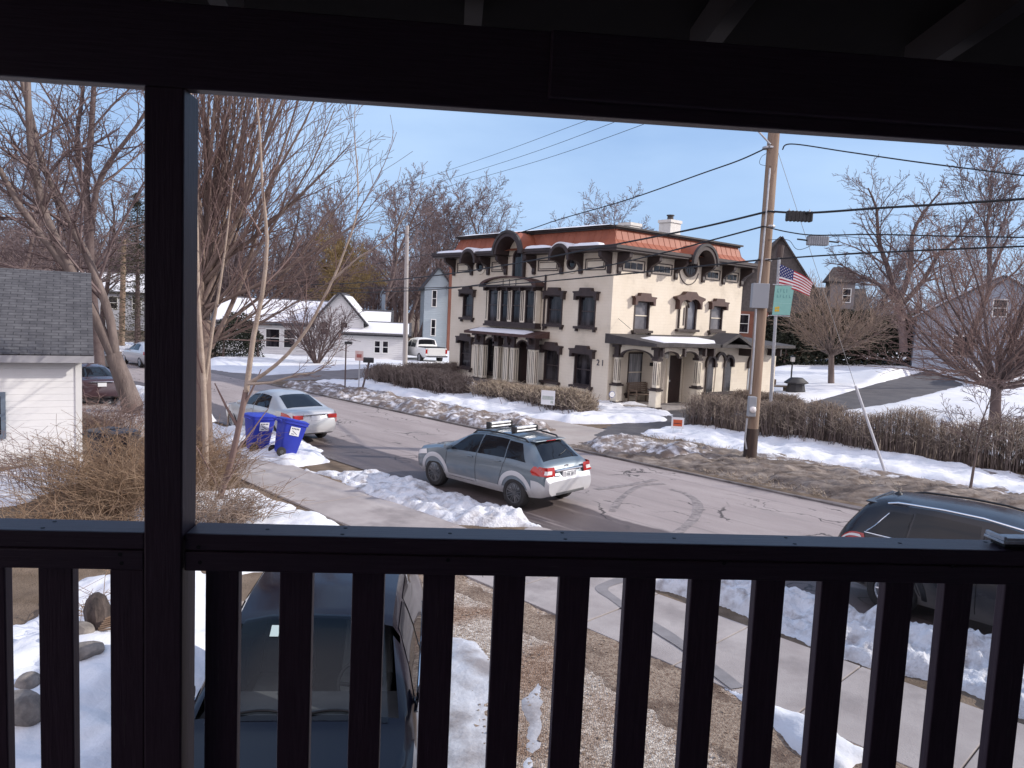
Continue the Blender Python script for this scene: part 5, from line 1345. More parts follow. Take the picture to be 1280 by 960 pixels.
b = make_bin('blue recycling bin leaning over on the snow, nearer of the pair with its wheels showing', gp(355, 573)+Vector((0, 0, .05)), rad(130), (15, 3)); bin_sticker(b)
b = make_bin('blue recycling bin standing upright behind the leaning one, beside the pale sapling', gp(321, 567)+Vector((0, 0, .08)), rad(136), (4, -2)); bin_sticker(b)
dkbin = M('dark_bin_plastic', (.016, .018, .03), (.022, .025, .04), scale=3, rough=.4)
make_bin('dark lidded bin half hidden behind the dry brush, left of the porch post', gp(150, 592), rad(150), (0, 0), dkbin, 'dark bins behind the brush')
make_bin('dark lidded bin behind the dry brush, nearer the white garage', gp(133, 590), rad(155), (0, 0), dkbin, 'dark bins behind the brush')
# ================================================================== bare trees
from math import sin, cos
def tubes_np(name, lines, mat, parent, sides):
    """lines: list of (pts (n,3), radii (n,)) -> one mesh of tapering tubes"""
    byn = {}
    for p, r in lines: byn.setdefault(len(p), []).append((p, r))
    VV = []; FF = []; base = 0
    ang = np.arange(sides)*2*np.pi/sides; ca, sa = np.cos(ang), np.sin(ang)
    for n, ls in byn.items():
        P = np.array([l[0] for l in ls], dtype=np.float64); R = np.array([l[1] for l in ls], dtype=np.float64)
        T = np.empty_like(P); T[:, 1:-1] = P[:, 2:]-P[:, :-2]; T[:, 0] = P[:, 1]-P[:, 0]; T[:, -1] = P[:, -1]-P[:, -2]
        T /= np.linalg.norm(T, axis=2, keepdims=True)+1e-9
        ax = np.where(np.abs(T[:, :1, 2:3]) > .8, np.array([1., 0, 0]), np.array([0, 0, 1.]))
        U = np.cross(T, ax); U /= np.linalg.norm(U, axis=2, keepdims=True)+1e-9
        W = np.cross(T, U)
        V = P[:, :, None, :] + (U[:, :, None, :]*ca[None, None, :, None] + W[:, :, None, :]*sa[None, None, :, None])*R[:, :, None, None]
        m = len(ls); V = V.reshape(-1, 3)
        i = np.arange(m)[:, None, None]*(n*sides); j = np.arange(n-1)[None, :, None]*sides; k = np.arange(sides)[None, None, :]; k2 = (k+1) % sides
        a = base+i+j+k; b = base+i+j+k2
        FF.append(np.stack([a, b, b+sides, a+sides], -1).reshape(-1, 4)); VV.append(V); base += len(V)
    return np_mesh(name, np.concatenate(VV), np.concatenate(FF), mat, parent)
class Tree:
    def __init__(s, seed, levels=4, n=(8, 7, 6, 5), ang=(45, 45, 40, 40), ln=(.55, .5, .5, .5), rr=(.5, .5, .55, .6), start=(.3, .25, .2, .15), up=(.25, .2, .15, .1), wob=.16, rmin=.006, seg=.55, shrink=.5):
        s.r = random.Random(seed); s.lv, s.n, s.ang, s.ln, s.rr, s.st, s.up, s.wob, s.rmin, s.seg, s.shrink = levels, n, ang, ln, rr, start, up, wob, rmin, seg, shrink
        s.big = []; s.fine = []
    def g(s, a, lv): return a[min(lv, len(a)-1)]
    def grow(s, p, d, L, r, lv, r1=None):
        R = s.r; n = max(3, min(9, int(L/s.seg)+2)) if lv < 2 else (4 if lv == 2 else 3)
        st = L/(n-1); pts = [Vector(p)]; d = Vector(d).normalized()
        for i in range(n-1):
            d = (d + Vector((R.gauss(0, s.wob), R.gauss(0, s.wob), R.gauss(0, s.wob*.6)+s.g(s.up, lv)*st*.35))).normalized()
            pts.append(pts[-1]+d*st)
        rad_ = [max(s.rmin, r+((r1 if r1 is not None else r*.28)-r)*i/(n-1)) for i in range(n)]
        s.line(pts, rad_, lv, L)
    def line(s, pts, rad_, lv, L=None):
        R = s.r
        (s.big if lv < 2 else s.fine).append(([tuple(p) for p in pts], rad_))
        if lv >= s.lv: return
        if L is None: L = sum((pts[i+1]-pts[i]).length for i in range(len(pts)-1))
        n = len(pts); cnt = s.g(s.n, lv); cnt = max(1, int(cnt*R.uniform(.75, 1.25)))
        az = R.uniform(0, 2*PI)
        for k in range(cnt):
            t = s.g(s.st, lv)+(1-s.g(s.st, lv))*(k+R.random())/cnt
            f = t*(n-1); i = min(int(f), n-2); q = pts[i].lerp(pts[i+1], f-i); d = (pts[i+1]-pts[i]).normalized()
            az += 2.4+R.uniform(-.5, .5); a = rad(s.g(s.ang, lv)*R.uniform(.7, 1.3))
            u = d.cross(Vector((0, 0, 1)) if abs(d.z) < .95 else Vector((1, 0, 0))).normalized(); w = d.cross(u)
            nd = d*cos(a)+(u*cos(az)+w*sin(az))*sin(a)
            if nd.z < -.15: nd.z *= .3
            rl = rad_[i]+(rad_[i+1]-rad_[i])*(f-i)
            s.grow(q, nd, L*s.g(s.ln, lv)*R.uniform(.7, 1.2)*(1-s.shrink*(t-s.g(s.st, lv))), max(s.rmin, min(rl*.85, rl*s.g(s.rr, lv)*R.uniform(.8, 1.2))), lv+1)
    def build(s, name, label, base, mat, tmat, group=None, cat='tree', bigs=7, rz=0):
        t = thing(name, label, cat, base, rz, group)
        off = Vector(base)
        if s.big: tubes_np('trunk', [([tuple(Vector(p)-off) for p in L], r) for L, r in s.big], mat, t, bigs)
        if s.fine: tubes_np('crown', [([tuple(Vector(p)-off) for p in L], r) for L, r in s.fine], tmat, t, 3)
        return t
def limb(tr, pix, Y, r0, r1, lv, yd=None):
    pts = [at(x, y, Y+(yd[i] if yd else 0)) for i, (x, y) in enumerate(pix)]
    # resample smoothly
    out = []
    for i in range(len(pts)-1):
        p0, p1, p2, p3 = pts[max(0, i-1)], pts[i], pts[i+1], pts[min(len(pts)-1, i+2)]
        for k in range(2):
            t = k/2; out.append(.5*((2*p1)+(p2-p0)*t+(2*p0-5*p1+4*p2-p3)*t*t+(3*p1-p0-3*p2+p3)*t**3))
    out.append(pts[-1]); n = len(out)
    tr.line(out, [r0+(r1-r0)*i/(n-1) for i in range(n)], lv)

# the leaning twin-trunked tree by the garage
T = Tree(3, levels=4, n=(5, 17, 11, 7), ang=(40, 48, 42, 40), ln=(.4, .36, .42, .45), rr=(.45, .5, .55, .6), start=(.5, .15, .15, .15), up=(.2, .15, .08, .02), rmin=.0072, wob=.17)
Y = 27.4; b0 = gp(168, 520)
T.big.append(([tuple(at(x, y, Y)) for x, y in ((170, 524), (163, 500), (152, 470), (141, 443))], [.46, .36, .31, .28]))
limb(T, [(142, 446), (118, 395), (95, 352), (78, 315), (57, 270), (46, 225), (38, 180), (35, 120), (33, 50), (30, -30)], Y, .20, .08, 1)
limb(T, [(92, 345), (58, 302), (28, 262), (0, 212), (-28, 150), (-45, 60)], Y, .15, .06, 1, yd=[0, -.1, -.4, -.6, -.8, -1])
limb(T, [(144, 446), (138, 400), (125, 360), (108, 318), (80, 264), (53, 205), (40, 150), (25, 90), (15, 20)], Y, .17, .07, 1, yd=[0, .1, .2, .4, .6, .7, .8, .8, .8])
limb(T, [(60, 222), (85, 190), (110, 185), (150, 160)], Y+.4, .09, .03, 2)
T.build('bare_tree', 'leaning bare tree forking low beside the white garage', b0, bark_m, twig_grey_m)
# darker tree behind it
T = Tree(8, levels=4, n=(7, 13, 9, 6), ang=(35, 42, 40, 40), ln=(.42, .40, .42, .45), start=(.3, .15, .15, .15), rmin=.010)
Y = 36; b0 = gp(128, 492)
limb(T, [(128, 492), (122, 430), (114, 360), (112, 300), (107, 235), (112, 190), (116, 130), (120, 60), (122, -20)], Y, .27, .07, 1)
limb(T, [(113, 300), (120, 240), (135, 205), (158, 175), (182, 140), (205, 90)], Y, .15, .05, 1)
limb(T, [(108, 250), (98, 205), (97, 160), (104, 110), (98, 60)], Y, .15, .05, 1)
T.build('bare_tree', 'dark bare tree rising behind the leaning trunk to the left of the porch post', at(128, 492, Y), bark_dark_m, twig_grey_m)
# upright many-stemmed tree right of the post
T = Tree(21, levels=3, n=(9, 15, 9, 4), ang=(22, 24, 30, 30), ln=(.45, .36, .42, .45), rr=(.5, .5, .55, .6), start=(.2, .12, .12, .12), up=(.5, .5, .35, .2), rmin=.0052, wob=.08, seg=.5)
Y = 17.7; b0 = gp(258, 602)
T.big.append(([tuple(at(x, y, Y)) for x, y in ((258, 606), (257, 575), (254, 520), (253, 450), (256, 400))], [.24, .21, .20, .19, .16]))
R2 = random.Random(9)
for i in range(27):
    f = i/26; x_top = 188+f*268+R2.uniform(-8, 8)
    y_top = -60 if f < .72 else -60+(f-.72)/.28*330
    y0 = R2.uniform(330, 440); dz = R2.uniform(-1.3, 1.3)
    x0 = 255+R2.uniform(-5, 5); pts = []
    for t in (0, .25, .5, .75, 1):
        e = t**(1.0 if f < .5 else .85)
        pts.append((x0+(x_top-x0)*e+R2.uniform(-4, 4), y0+(y_top-y0)*t**1.08))
    limb(T, pts, Y, R2.uniform(.040, .068), .009, 1, yd=[0, dz*.4, dz*.8, dz, dz*1.1])
for (x1, y1) in ((440, 335), (425, 290), (190, 330)):
    limb(T, [(256, 430), (256+(x1-256)*.4, 430+(y1-430)*.3), (x1, y1)], Y, .045, .010, 1, yd=[0, .3, .6])
T.build('bare_tree', 'tall vase shaped bare tree with many upright stems right of the porch post', b0, bark_warm_m, twig_red_m)
# pale sapling arching over the street
T = Tree(5, levels=3, n=(5, 11, 5, 3), ang=(30, 32, 35, 30), ln=(.35, .26, .45, .5), start=(.35, .25, .2, .2), up=(.3, .3, .2, .1), rmin=.0048, seg=.35, wob=.10)
Y = 15.2
limb(T, [(262, 668), (273, 630), (286, 590), (297, 545), (308, 488)], Y, .085, .066, 2)
limb(T, [(308, 490), (317, 420), (328, 367), (334, 300), (328, 235), (325, 170), (318, 90)], Y, .060, .014, 1)
limb(T, [(309, 480), (332, 466), (359, 443), (386, 408), (402, 378), (419, 343), (430, 315), (446, 268), (447, 215), (443, 170), (444, 132)], Y-.3, .042, .006, 1)
limb(T, [(416, 350), (448, 322), (478, 303), (505, 272), (528, 228)], Y-.5, .022, .005, 1)
limb(T, [(446, 268), (462, 240), (480, 206), (496, 165)], Y-.4, .014, .005, 2)
limb(T, [(436, 295), (455, 268), (475, 245), (500, 225)], Y-.2, .014, .005, 2)
limb(T, [(310, 480), (340, 478), (372, 468), (392, 466), (412, 452), (425, 430)], Y-.9, .026, .006, 1)
T.build('sapling', 'pale barked sapling leaning right with a long branch arching over the street', at(262, 668, Y), bark_pale_m, twig_red_m)
T = Tree(6, levels=3, n=(6, 6, 4), ang=(28, 30, 30), ln=(.3, .4, .5), start=(.25, .2, .2), up=(.4, .3, .2), rmin=.0048, seg=.35, wob=.09)
Y = 16.2
limb(T, [(258, 650), (257, 560), (254, 470), (248, 380), (246, 290), (243, 200), (238, 110)], Y, .075, .02, 1)
limb(T, [(256, 480), (266, 410), (276, 350), (284, 290), (292, 220)], Y+.2, .045, .01, 1)
T.build('sapling', 'thin pale sapling standing straight against the right edge of the porch post', at(258, 650, Y), bark_pale_m, twig_red_m)

# ---- background trees: a few grown crowns, then copies turned and scaled, each with its own label
def proto(seed, H, spread, r, rmin, kind, lv=4):
    T = Tree(seed, levels=lv, n={'vase': (11, 11, 9, 5), 'round': (13, 11, 9, 4), 'tall': (16, 10, 8, 4)}[kind], ang={'vase': (26, 30, 34, 34), 'round': (52, 42, 40, 36), 'tall': (38, 38, 40, 36)}[kind],
             ln={'vase': (.62, .46, .42, .45), 'round': (.60, .46, .42, .42), 'tall': (.40, .42, .42, .42)}[kind], start={'vase': (.25, .2, .15, .1), 'round': (.22, .18, .15, .1), 'tall': (.28, .2, .15, .1)}[kind], up=(.25, .2, .1, .05), rmin=rmin, wob=.13)
    T.grow(Vector((0, 0, -.1)), Vector((.02, .01, 1)), H, r, 0, r*.25)
    return T
def plant(T, label, base, mat, tmat, rz=0, scale=1, name='bare_tree', group='bare trees of the background'):
    b = Vector(base); t = T.build(name, label, (0, 0, 0), mat, tmat, group); t.location = b; t.rotation_euler = (0, 0, rz); t.scale = (scale,)*3
    return t
pA = plant(proto(31, 15, 1, .28, .016, 'tall'), 'tall bare tree behind the streetlight post between the white house and mansion', at(470, 440, 72), bark_dark_m, far_twig_m)
pB = plant(proto(32, 14, 1, .26, .016, 'vase'), 'bare fan shaped tree beside the blue house left of the mansion', at(522, 440, 80), bark_dark_m, far_twig_m)
pC = plant(proto(33, 13, 1, .30, .016, 'round'), 'wide rounded bare tree far behind the left end of the mansion roof', at(617, 400, 88), bark_dark_m, far_twig_m)
def cp(p, label, base, rz, sc):
    o = dup(p, Vector(base), rz, label); o.scale = (sc,)*3; return o
cp(pC, 'rounded bare tree showing above the middle of the mansion roof', at(716, 400, 92), 2.1, .98)
cp(pA, 'slim bare tree just left of the grey streetlight post', at(492, 440, 84), 1.3, 1.12)
cp(pB, 'bare tree behind the gabled white house', at(452, 440, 86), 2.6, 1.05)
cp(pA, 'bare tree directly behind the blue house', at(548, 430, 95), 4.0, 1.0)
cp(pB, 'bare tree in the row behind the pale pickup truck', at(505, 430, 98), .5, 1.2)
for k, (x, Yd, p, sc, lab) in enumerate([(10, 62, pA, 1.0, 'bare tree above the left end of the garage roof'), (48, 75, pB, 1.1, 'bare tree above the middle of the garage roof'), (85, 66, pC, .95, 'rounded bare tree above the right end of the garage roof'), (128, 85, pA, 1.15, 'bare tree behind the far pale cars'), (215, 80, pB, 1.1, 'bare tree hidden partly by the porch post'),
        (-20, 70, pB, 1.15, 'bare tree at the very left edge beyond the garage'), (285, 82, pC, 1.1, 'rounded bare tree behind the many stemmed tree'), (335, 92, pA, 1.15, 'bare tree far behind the left wing of the white house'), (372, 96, pB, 1.1, 'bare tree behind the snowy roof of the white house')]):
    cp(p, lab, at(x, 430, Yd), k*1.7, sc)
# multi-stemmed ornamental tree in front of the white house
T = Tree(44, levels=3, n=(6, 13, 8), ang=(30, 32, 34), ln=(.5, .45, .45), start=(.1, .15, .15), up=(.3, .25, .15), rmin=.013, wob=.12)
b0 = gp(396, 455); R_ = random.Random(4)
for k in range(13):
    a = 2*PI*k/13; T.grow(b0+Vector((.12*cos(a), .12*sin(a), 0)), Vector((cos(a)*.75*R_.uniform(.4, 1.2), sin(a)*.75*R_.uniform(.4, 1.2), 1)), R_.uniform(3.4, 4.6), .075, 1)
T.build('bare_tree', 'low many stemmed bare tree in the snowy yard before the white house', b0, bark_dark_m, twig_grey_m)
# willow: dense fine yellowish crown
T = Tree(50, levels=4, n=(12, 12, 9, 4), ang=(45, 40, 40, 50), ln=(.5, .5, .5, .6), start=(.2, .15, .1, .1), up=(.2, .1, -.1, -.6), rmin=.020, wob=.14)
T.grow(Vector((0, 0, 0)), Vector((0, 0, 1)), 10.5, .4, 0, .1)
plant(T, 'dense yellowish willow behind the gabled white house', at(432, 445, 78), bark_dark_m, twig_yellow_m, name='willow_tree', group=None)
# right-hand side
def leaders(T, p, n, L, spread, r, seed):
    R = random.Random(seed)
    for k in range(n):
        a = 2.4*k+R.uniform(-.3, .3); q = rad(spread*math.sqrt((k+.5)/n)*R.uniform(.85, 1.15))
        T.grow(p+Vector((0, 0, -R.random()*.35)), Vector((math.cos(a)*math.sin(q), math.sin(a)*math.sin(q), math.cos(q))), L*R.uniform(.85, 1.12)*(1 if q < 1.1 else .9), r*R.uniform(.7, 1.1), 1)
T = Tree(61, levels=3, n=(16, 12, 8, 3), ang=(48, 30, 32, 32), ln=(.9, .40, .42, .4), rr=(.42, .5, .55, .6), start=(.1, .2, .15, .1), up=(.1, .12, .1, .05), rmin=.010, wob=.07, shrink=.45)
b0 = gp(1039, 481); sc = b0.y/46.0
top = at(1039, 440, b0.y)
T.big.append(([(b0.x, b0.y, b0.z-.1), tuple(top)], [.20*sc, .16*sc])); leaders(T, top, 30, 4.3*sc, 76, .055*sc, 4)
T.build('bare_tree', 'small dome shaped bare tree on the snow right of the covered grill', b0, bark_m, twig_tan_m)
T = Tree(62, levels=3, n=(20, 15, 10, 4), ang=(58, 34, 36, 34), ln=(.62, .42, .42, .42), rr=(.4, .5, .55, .6), start=(.04, .15, .15, .1), up=(.15, .2, .15, .1), rmin=.0085, wob=.10, shrink=.4)
b0 = gp(1243, 540)
tp = at(1246, 478, b0.y)
T.big.append(([(b0.x, b0.y, b0.z-.1), tuple(tp)], [.25, .20])); leaders(T, tp, 30, 7.2, 84, .085, 5)
T.build('bare_tree', 'broad reddish bare tree behind the long hedge near the right edge', b0, bark_dark_m, twig_red_m)
T = Tree(63, levels=4, n=(8, 13, 10, 6), ang=(36, 42, 40, 36), ln=(.5, .45, .45, .45), start=(.3, .15, .15, .1), up=(.2, .15, .1, .05), rmin=.015, wob=.2)
Y = 64; b0 = at(1128, 440, Y)
limb(T, [(1128, 440), (1126, 405), (1120, 370)], Y, .42, .36, 2)
limb(T, [(1122, 380), (1098, 355), (1075, 345), (1050, 330)], Y, .2, .05, 1)
limb(T, [(1122, 378), (1110, 335), (1098, 300), (1096, 262), (1085, 235)], Y+1, .26, .06, 1)
limb(T, [(1124, 378), (1138, 335), (1140, 295), (1155, 265), (1175, 240)], Y-1, .26, .06, 1)
limb(T, [(1124, 385), (1155, 350), (1172, 320), (1195, 300), (1215, 270)], Y, .22, .06, 1)
T.build('bare_tree', 'dark crooked bare tree rising above the evergreen hedge on the right', b0, bark_dark_m, twig_grey_m)
for k, (x, Yd, p, sc, lab) in enumerate([(1210, 58, pB, 1.0, 'reddish bare tree before the grey blue house on the right'), (1180, 82, pC, .9, 'bare tree far behind the crooked tree'), (1085, 95, pB, .85, 'small distant bare tree right of the dark roofed house'), (1060, 100, pC, .75, 'distant low bare tree under the hanging cable box'), (1150, 98, pA, .75, 'distant thin bare tree between the crooked tree and grey blue house'), (1262, 50, pB, .72, 'reddish bare tree close before the grey blue house gable')]):
    cp(p, lab, at(x, 445, Yd), k*2.3+.4, sc)
# street sapling on the verge
T = Tree(70, levels=3, n=(16, 10, 5), ang=(48, 38, 34), ln=(.5, .42, .45), rr=(.4, .5, .6), start=(.32, .2, .15), up=(.2, .2, .1), rmin=.006, wob=.07, seg=.4)
b0 = gp(1212, 614); T.grow(b0-Vector((0, 0, .1)), Vector((0, 0, 1)), 2.9, .042, 0, .012)
T.build('sapling', 'thin young tree on the verge behind the black parked car', b0, bark_m, twig_grey_m)
# conifer by the left post and the evergreen screen on the right
def conifer(label, base, H, r, seed):
    R = random.Random(seed); t = thing('conifer', label, 'tree', base)
    m = MB(); m.tube([(0, 0, -.1), (0, 0, H*.5), (0, 0, H)], [.25, .15, .02], 8); m.build('trunk', bark_dark_m, t)
    V = []; F = []; k = 0
    for i in range(700):
        z = H*(.08+.92*R.random()**1.1); L = r*(1-z/H)**.75*R.uniform(.55, 1.15)+.15; a = R.uniform(0, 2*PI)
        for j in range(12):
            q = (j+R.random())/12; x = L*q
            c = Vector((cos(a)*x, sin(a)*x, z-.28*x*q+R.uniform(-.12, .12)))+Vector((R.gauss(0, .14), R.gauss(0, .14), 0))*(.3+q)
            d = Vector((cos(a+R.gauss(0, .6)), sin(a+R.gauss(0, .6)), R.uniform(-.3, .5)))*R.uniform(.14, .30); w = d.cross(Vector((R.gauss(0, 1), R.gauss(0, 1), 1))).normalized()*R.uniform(.02, .05)
            V += [c-w, c+w, c+d]; F.append((k, k+1, k+2)); k += 3
    np_mesh('crown', [tuple(v) for v in V], F, needle_m, t, False)
conifer('brownish conifer showing between bare trees left of the porch post', at(172, 440, 58), 12.0, 4.0, 1)
def leaf_mass(name, label, cat, poly, H, n, mat, seed, size=.16, stem=None):
    R = random.Random(seed); xs = [p[0] for p in poly]; ys = [p[1] for p in poly]
    V = []; F = []; k = 0
    P = [Vector((p[0], p[1], 0)) for p in poly]
    base = sum(P, Vector())/len(P); base.z = terr(base.x, base.y)
    cnt = 0; Q = []
    while cnt < n:
        if not Q:
            rs = np.random.RandomState(R.randint(0, 99999)); qx = rs.uniform(min(xs), max(xs), 20000); qy = rs.uniform(min(ys), max(ys), 20000)
            Q = list(zip(qx, qy, edge_dist(poly, qx, qy), vnoise(qx, qy, .45, 2)))
        x, y, d, nz_ = (float(q) for q in Q.pop())
        hh = H*(.8+.35*nz_)
        if d < R.uniform(-.25, .1): continue
        z = terr(x, y)+hh*min(1, .55+d*.5)*(1-R.random()**2.2*.98); cnt += 1
        c = Vector((x, y, z)); d_ = Vector((R.gauss(0, 1), R.gauss(0, 1), R.gauss(.3, .7))).normalized()*size*R.uniform(.6, 1.4); w = d_.cross(Vector((R.gauss(0, 1), R.gauss(0, 1), R.gauss(0, 1)))).normalized()*size*.35
        V += [c-w-base, c+w-base, c+d_-base]; F.append((k, k+1, k+2)); k += 3
    t = thing(name, label, cat, base)
    np_mesh('foliage', [tuple(v) for v in V], F, mat, t, False)
    m = MB()
    for p in P: m.tube([p.lerp(Vector((base.x, base.y, 0)), .2)-Vector((base.x, base.y, 0)), p.lerp(Vector((base.x, base.y, 0)), .25)-Vector((base.x, base.y, 0))+Vector((0, 0, H*.8))], [.10, .03], 6)
    m.build('stem', bark_dark_m, t)
    return t
def strip(p0, p1, w):
    a, b = Vector((p0[0], p0[1])), Vector((p1[0], p1[1])); d = (b-a).normalized(); n_ = Vector((-d.y, d.x))*w/2
    return [a+n_, b+n_, b-n_, a-n_]
leaf_mass('evergreen_hedge', 'tall dark evergreen hedge across the back of the snowy yard', 'hedge', strip(at(955, 445, 66), at(1085, 445, 68), 4.0), 4.6, 15000, everg_m, 3, .30)
leaf_mass('evergreen_hedge', 'dark evergreen screen behind the broad reddish tree on the right', 'hedge', strip(at(1078, 445, 67), at(1215, 440, 72), 4.0), 4.0, 12000, everg_m, 4, .30)
leaf_mass('yew_shrub', 'dark yew clump against the left corner of the white house', 'shrub', strip(at(268, 450, 55), at(322, 450, 57), 2.4), 3.2, 6000, everg_m, 6, .16)

# ---- clipped bare hedges: upright branching stems
def twig_hedge(label, p0, p1, w, H, n, mat, seed, lumps=.12, rmin=.007, name='hedge'):
    R = random.Random(seed); a, b = Vector((p0[0], p0[1], 0)), Vector((p1[0], p1[1], 0)); d = (b-a).normalized(); nn = Vector((-d.y, d.x, 0)); L = (b-a).length
    base = (a+b)/2; lines = []; fine = []
    S_ = [R.uniform(-.25, L+.25) for i in range(n)]; T_ = [R.gauss(0, .26)*w for i in range(n)]; NV = vnoise(np.array(S_), np.array(T_), .7, 1); NG = vnoise(np.array(S_), np.zeros(n), 1.3, 4)
    for i in range(n):
        s = S_[i]; t = T_[i]; e = min(1, .55+.9*min(max(0, s+.25), L+.25-s))
        if lumps > .12 and NG[i] < .2 and R.random() < .7: continue
        hh = H*(1+lumps*2*(float(NV[i])-.5))*e
        p = a+d*s+nn*t*e; p.z = -.03
        lean = nn*t*R.uniform(.2, .9)+d*R.gauss(0, .10)
        top = p+lean*.6+Vector((R.gauss(0, .05), R.gauss(0, .05), hh*R.uniform(.86, 1.02)*(1-.22*abs(t)/w)))
        mid = p.lerp(top, .5)+Vector((R.gauss(0, .03), R.gauss(0, .03), 0))
        lines.append(([tuple(q-base) for q in (p, mid, top)], [rmin*1.6, rmin*1.2, rmin*.7]))
        for k in range(5):
            u = R.uniform(.35, .98); q = p.lerp(top, u); dd = Vector((R.gauss(0, .16), R.gauss(0, .16), R.uniform(.05, .28)))
            en = q+dd; en.z = min(en.z, hh*R.uniform(.93, 1.04))
            fine.append(([tuple(z-base) for z in (q, q.lerp(en, .5)+Vector((R.gauss(0, .015), R.gauss(0, .015), 0)), en)], [rmin*.9, rmin*.75, rmin*.55]))
    t_ = thing(name, label, 'hedge', base)
    tubes_np('stems', lines, bark_m, t_, 3); tubes_np('twigs', fine, mat, t_, 3)
    return t_
twig_hedge('grey brown clipped hedge at the left corner of the mansion front lawn', xy(-35.5, 24.0), xy(-28.4, 24.4), 1.5, 1.25, 1500, hedge_m, 1, rmin=.011)
twig_hedge('tan clipped hedge below the mansion portico, behind the white yard sign', xy(-27.4, 24.9), xy(-20.9, 25.2), 1.4, 1.1, 1700, hedge_pale_m, 2, rmin=.010)
twig_hedge('dark low hedge row running back beside the mansion toward the pickup', xy(-35.6, 26.2), xy(-35.8, 33), 1.2, 1.2, 900, hedge_m, 3, rmin=.012)
hA, hB = gp(866, 531), gp(1290, 592)
hd_ = (Vector((hB.x, hB.y))-Vector((hA.x, hA.y))).normalized(); hn_ = Vector((.714, .70))*.7
twig_hedge('long bare hedge along the far sidewalk behind the utility pole', Vector((hA.x, hA.y))-hn_*.2, Vector((hB.x, hB.y))-hn_*.2+hd_*8, 1.1, 1.6, 3000, hedge_tan_m, 4, lumps=.2, rmin=.0085)
sh = gp(925, 507)
twig_hedge('short tan hedge beside the drive, between the long hedge and the mansion wing', (sh.x-1.0, sh.y-2.0), (sh.x+2.0, sh.y-3.0), 1.3, 1.1, 700, hedge_tan_m, 5, rmin=.010)

# ---- dry brush on our side
def brush(label, base, n, H, spread, seed, bend=(0, 0), mat=brush_m, rmin=.0045, name='brush'):
    R = random.Random(seed); big = []; fine = []
    for i in range(n):
        a = R.uniform(0, 2*PI); q = R.random()**.6*spread*.45; p = Vector((cos(a)*q, sin(a)*q, -.03))
        L = H*R.uniform(.5, 1.15); out = Vector((cos(a), sin(a), 0))*R.uniform(.1, 1.5)+Vector((bend[0], bend[1], 0))*R.uniform(.3, 1.2)
        pts = []
        for k in range(5):
            t = k/4; pts.append(p+out*(t**1.6)*L*.55+Vector((R.gauss(0, .05), R.gauss(0, .05), R.gauss(0, .02)))*(.5+k)+Vector((0, 0, L*(t-.30*t*t*out.length))))
        big.append(([tuple(v) for v in pts], [rmin*1.5, rmin*1.35, rmin*1.15, rmin, rmin*.7]))
        for k in range(4):
            j = R.randint(1, 3); q_ = pts[j]; d = (pts[j+1]-pts[j]).normalized()*.7+Vector((R.gauss(0, .75), R.gauss(0, .75), R.uniform(-.3, .4)))
            e = q_+d*R.uniform(.15, .45)*H*.5
            fine.append(([tuple(q_), tuple(q_.lerp(e, .5)+Vector((0, 0, .02))), tuple(e)], [rmin*.8, rmin*.65, rmin*.5]))
    t = thing(name, label, 'shrub', base)
    tubes_np('stems', big, mat, t, 4); tubes_np('twigs', fine, mat, t, 3)
brush('tangled brown brush beside the bins, left of the porch post', gp(150, 620), 420, 1.7, 3.0, 1, (-.15, -.1))
brush('tangled brown brush nearest the railing at lower left', gp(95, 668), 300, 1.05, 3.4, 2, (-.3, -.1))
brush('thin brush arching before the white garage wall', gp(60, 612), 80, 1.6, 2.2, 3, (-.5, .1), twig_red_m)
brush('dry brush against the left edge of the porch post', gp(185, 640), 330, 1.7, 2.2, 4, (-.3, 0))
brush('straw coloured stems at the foot of the pale sapling', gp(272, 660), 230, 1.1, 1.3, 5, (.25, .1), twig_tan_m)
brush('brown shrub behind the thin straight sapling', gp(252, 610), 240, 1.7, 1.8, 6, (.1, .1))
brush('dry weeds along the foot of the garage wall', gp(35, 583), 60, .55, 1.8, 7, (0, -.1), bark_m)
brush('reddish brush behind the leaning trunk near the verge', gp(120, 540), 260, 1.3, 3.0, 8, (0, 0), twig_red_m, .006)
brush('few bare stems over the snow beside the rocks', gp(125, 780), 16, .8, .5, 9, (.1, -.1))
brush('bare stems in the lawn snow right of the straw coloured stems', gp(312, 655), 26, 1.0, .8, 10, (.3, 0))
# dry grass on the far verge
R = random.Random(77); V = []; F = []; k = 0
gb = np.array([R.uniform(-16, 16) for i in range(16000)]); gn = np.array([R.uniform(18.6, 23.4) for i in range(16000)]); gf = fbm(gb, gn, .55, 3, 3)
for b_, n_, f_ in zip(gb, gn, gf):
    if f_ < -.05: continue
    b_ = float(b_); n_ = float(n_)
    p = xy(b_, n_); c = Vector((p.x, p.y, .05)); a = R.uniform(0, 2*PI); d = Vector((cos(a), sin(a), R.uniform(.15, .9))).normalized()*R.uniform(.07, .24); w = Vector((-sin(a), cos(a), 0))*.010
    V += [c-w, c+w, c+d]; F.append((k, k+1, k+2)); k += 3
tag(np_mesh('dry_grass', [tuple(v) for v in V], F, M('dry_grass', (.20, .15, .105), (.44, .36, .27), scale=1.3, rough=.9), None, False), kind='stuff')
